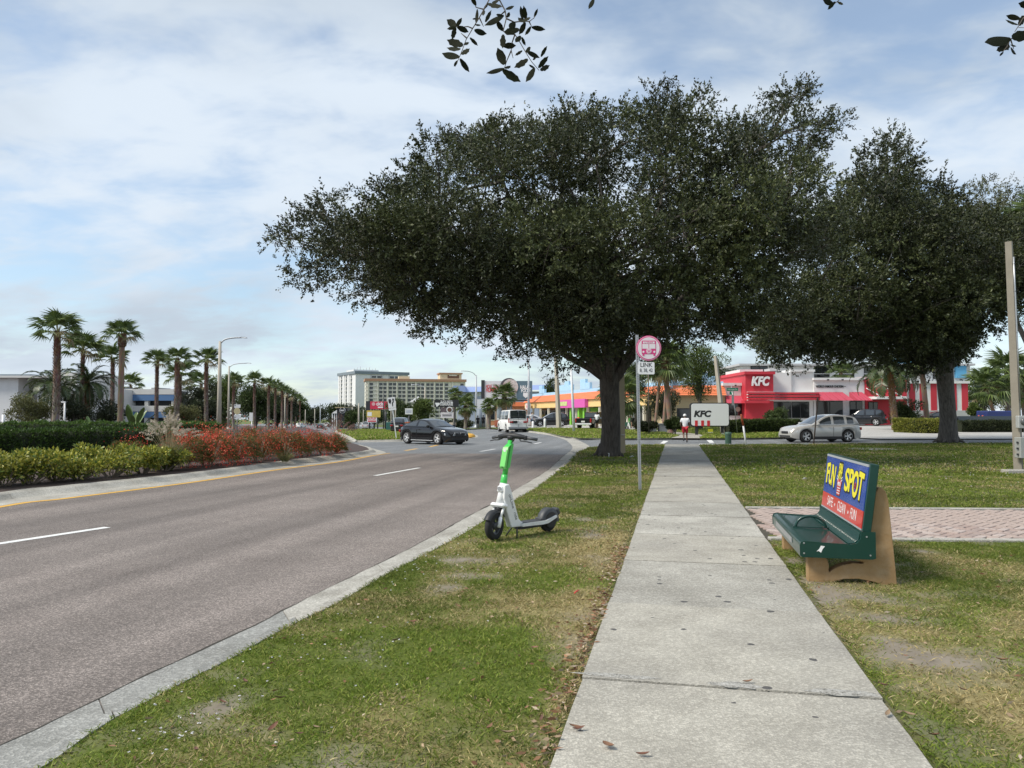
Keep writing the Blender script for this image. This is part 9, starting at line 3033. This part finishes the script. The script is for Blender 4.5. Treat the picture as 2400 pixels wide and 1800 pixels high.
# ------------------------------------------------------------------ people
M_SKIN = mat('skin', (0.42, 0.24, 0.16), 0.6, var=0.06)
M_SKIND = mat('skin_dark', (0.14, 0.075, 0.05), 0.6, var=0.06)
M_TEE = mat('tee_white', (0.72, 0.73, 0.75), 0.85, var=0.05, scale=8)
M_SHORTR = mat('shorts_red', (0.44, 0.02, 0.035), 0.8, var=0.08)
M_CLOTHK = mat('cloth_black', (0.015, 0.015, 0.018), 0.85, var=0.1)
M_SHOE = mat('shoe_dark', (0.03, 0.03, 0.034), 0.7)
M_HAIR = mat('hair_dark', (0.02, 0.015, 0.012), 0.7)
def skin_obj(name, joints, edges, m, parent, root_i=0, sub=1):
	me = bpy.data.meshes.new(name)
	me.from_pydata([j[0] for j in joints], edges, [])
	me.materials.append(m)
	o = link(name, me, parent)
	md = o.modifiers.new('skin', 'SKIN')
	md.use_smooth_shade = True
	if not me.skin_vertices:
		me.attributes
	for i, j in enumerate(joints):
		sv_ = me.skin_vertices[0].data[i]
		r = j[1]
		sv_.radius = r if hasattr(r, '__len__') else (r, r)
		sv_.use_root = (i == root_i)
	s = o.modifiers.new('subdivision', 'SUBSURF')
	s.levels = sub
	s.render_levels = sub
	return o
def person(label, loc, rz, pose, top_m, low_m, skin=None, cap=None, group='people', shoe=None, scale=1.0):
	skin = skin or M_SKIN
	root = thing('person', label, 'person', loc, rz, group, scale)
	q = {'pelvis': (0, 0, 0.95), 'spine': (0, 0.02, 1.14), 'chest': (0, 0.03, 1.34), 'neck': (0, 0.04, 1.49), 'jaw': (0, 0.07, 1.56), 'head': (0, 0.065, 1.64), 'crown': (0, 0.055, 1.71)}
	for s, n in ((-1, 'l'), (1, 'r')):
		q.update({n + 'sh': (s * 0.185, 0.02, 1.42), n + 'el': (s * 0.26, 0.0, 1.15), n + 'wr': (s * 0.25, 0.14, 0.95), n + 'pa': (s * 0.245, 0.19, 0.90), n + 'hip': (s * 0.095, 0, 0.90), n + 'kn': (s * 0.10, 0.03, 0.50), n + 'an': (s * 0.10, -0.02, 0.09), n + 'to': (s * 0.11, 0.15, 0.035)})
	q.update(pose)
	names = list(q)
	rad = {'pelvis': (0.13, 0.11), 'spine': (0.13, 0.10), 'chest': (0.15, 0.11), 'neck': 0.055, 'jaw': (0.065, 0.075), 'head': (0.078, 0.095), 'crown': (0.055, 0.065)}
	rr = lambda n: rad.get(n) or {'sh': 0.062, 'el': 0.042, 'wr': 0.030, 'pa': (0.036, 0.022), 'hip': 0.085, 'kn': 0.058, 'an': 0.038, 'to': 0.032}[n[1:]]
	J = [(q[n], rr(n)) for n in names]
	ix = {n: i for i, n in enumerate(names)}
	E = [('pelvis', 'spine'), ('spine', 'chest'), ('chest', 'neck'), ('neck', 'jaw'), ('jaw', 'head'), ('head', 'crown')]
	for n in 'lr':
		E += [('chest', n + 'sh'), (n + 'sh', n + 'el'), (n + 'el', n + 'wr'), (n + 'wr', n + 'pa'), ('pelvis', n + 'hip'), (n + 'hip', n + 'kn'), (n + 'kn', n + 'an'), (n + 'an', n + 'to')]
	E = [(ix[a], ix[b]) for a, b in E]
	# fingers
	for n, s in (('l', -1), ('r', 1)):
		pa, wr = Vector(q[n + 'pa']), Vector(q[n + 'wr'])
		d = (pa - wr).normalized()
		side = Vector((s, 0, 0))
		for k in range(5):
			off = (k - 2) * 0.015
			tip = pa + d * (0.075 if k not in (0,) else 0.03) + d.cross(side).normalized() * off * 1.6 + Vector((0, 0, -0.01))
			J.append((tuple(tip), 0.008))
			E.append((ix[n + 'pa'], len(J) - 1))
	body = skin_obj('body', J, E, skin, root)
	# nose and ears on the head
	h = Vector(q['head'])
	nb = MB()
	nb.box(h + Vector((0, 0.10, -0.015)), (0.025, 0.04, 0.04), taper=0.6)
	for s in (-1, 1):
		nb.lathe([(0.001, 0), (0.022, 0.006), (0.026, 0.016)], 8, h + Vector((s * 0.078, 0, -0.01)), 'X')
	tag(nb.build('face_features', skin, root), kind='stuff')
	# shirt
	lo = Vector(q['pelvis']) * 0.8 + Vector(q['spine']) * 0.2
	SJ = [(tuple(lo + Vector((0, 0, -0.05))), (0.165, 0.135)), (q['spine'], (0.165, 0.135)), (q['chest'], (0.195, 0.165)), (tuple(Vector(q['neck']) + Vector((0, -0.01, -0.05))), (0.13, 0.115))]
	SE = [(0, 1), (1, 2), (2, 3)]
	for n in 'lr':
		a, b = Vector(q[n + 'sh']), Vector(q[n + 'el'])
		SJ += [(tuple(a), 0.098), (tuple(a.lerp(b, 0.75)), 0.075)]
		SE += [(2, len(SJ) - 2), (len(SJ) - 2, len(SJ) - 1)]
	skin_obj('shirt', SJ, SE, top_m, root, 1)
	HJ = [(tuple(Vector(q['pelvis']) + Vector((0, 0, 0.03))), (0.158, 0.13))]
	HE = []
	for n in 'lr':
		a, b = Vector(q[n + 'hip']), Vector(q[n + 'kn'])
		HJ += [(tuple(a), 0.112), (tuple(a.lerp(b, 0.85)), 0.098)]
		HE += [(0, len(HJ) - 2), (len(HJ) - 2, len(HJ) - 1)]
	skin_obj('shorts', HJ, HE, low_m, root, 0)
	for n in 'lr':
		a, t = Vector(q[n + 'an']), Vector(q[n + 'to'])
		d = (t - a).normalized()
		skin_obj('shoe', [(tuple(a - d * 0.05 + Vector((0, 0, -0.02))), 0.045), (tuple(a.lerp(t, 0.5)), 0.05), (tuple(t + d * 0.03), 0.04)], [(0, 1), (1, 2)], shoe or M_SHOE, root, 1)
	c = Vector(q['crown'])
	if cap:
		cm = MB().lathe([(0.001, 0.085), (0.05, 0.075), (0.09, 0.035), (0.105, -0.03), (0.10, -0.06)], 16, c + Vector((0, -0.005, 0.0)))
		cm.box(c + Vector((0, 0.13, -0.045)), (0.15, 0.13, 0.012), bevel=0.004)
		cm.build('cap', cap, root)
	else:
		MB().lathe([(0.001, 0.075), (0.05, 0.066), (0.085, 0.025), (0.095, -0.05), (0.085, -0.10)], 16, c + Vector((0, -0.018, 0.0))).build('hair', M_HAIR, root)
	return root
walk_pose = {'rkn': (0.10, 0.08, 0.50), 'ran': (0.10, -0.03, 0.09), 'rto': (0.11, 0.13, 0.04), 'lkn': (-0.09, 0.06, 0.50), 'lan': (-0.10, -0.26, 0.28), 'lto': (-0.11, -0.24, 0.14), 'lwr': (-0.24, 0.20, 1.02), 'lpa': (-0.23, 0.26, 1.02), 'rwr': (0.27, 0.10, 0.97), 'rpa': (0.275, 0.15, 0.93),
			 'neck': (0, 0.09, 1.47), 'jaw': (0, 0.13, 1.53), 'head': (0, 0.13, 1.60), 'crown': (0, 0.125, 1.67)}
pp = G(1606, 1037.5, RZ)
person('pedestrian in white shirt, red shorts and white cap walking away', (pp.x, pp.y, pp.z), Rd(-8), walk_pose, M_TEE, M_SHORTR, M_SKIND, mat('cap_white', (0.70, 0.71, 0.72), 0.8), scale=0.97)
# rider on a second scooter
sc2 = copy_tree(scoot)
sc2['label'] = 'rental scooter ridden by the person in black shorts beyond the street'
r0_ = G(1480, 1007.5)
sc2.location = (r0_.x - 0.45, r0_.y, r0_.z + 0.01)
sc2.rotation_euler = (0, 0, Rd(152))
sc2.scale = (1, 1, 1)
hdg = Rd(152)
fwd = Vector((math.cos(hdg), math.sin(hdg), 0))
rp = Vector(sc2.location) - fwd * 0.62
ride = {'lwr': (-0.20, 0.24, 1.02), 'lpa': (-0.21, 0.29, 1.04), 'rwr': (0.20, 0.24, 1.02), 'rpa': (0.21, 0.29, 1.04), 'lel': (-0.27, 0.02, 1.12), 'rel': (0.27, 0.02, 1.12), 'lkn': (-0.06, 0.14, 0.50), 'lan': (-0.05, 0.08, 0.08), 'lto': (-0.05, 0.24, 0.035), 'rkn': (0.07, -0.02, 0.50), 'ran': (0.05, -0.16, 0.08), 'rto': (0.06, 0.0, 0.035), 'jaw': (0, 0.10, 1.55), 'head': (0, 0.10, 1.62), 'crown': (0, 0.09, 1.69)}
person('person in white shirt and black shorts riding a scooter right of the oak', (rp.x, rp.y, rp.z + 0.175), hdg - PI / 2, ride, M_TEE, M_CLOTHK, M_SKIN)
person('left of two dark-clothed people by the billboard column', atg(1120, 108, 0.0), Rd(170), {}, M_CLOTHK, M_CLOTHK, M_SKIND)
person('right of two dark-clothed people by the billboard column', atg(1133, 108, 0.0), Rd(20), {'lkn': (-0.1, 0.12, 0.5), 'lan': (-0.1, 0.16, 0.09), 'lto': (-0.1, 0.32, 0.05)}, M_CLOTHK, M_CLOTHK, M_SKIND)
person('person in white shirt half hidden left of the oak trunk', atg(1399, 78, 0.0), Rd(-30), {}, M_TEE, M_CLOTHK, M_SKIND)
person('person in white top standing beside the grey lamp at the shops', atg(1246, 96, 0.0), Rd(200), {}, M_TEE, mat('jeans_pale', (0.20, 0.24, 0.32), 0.85), M_SKIN)
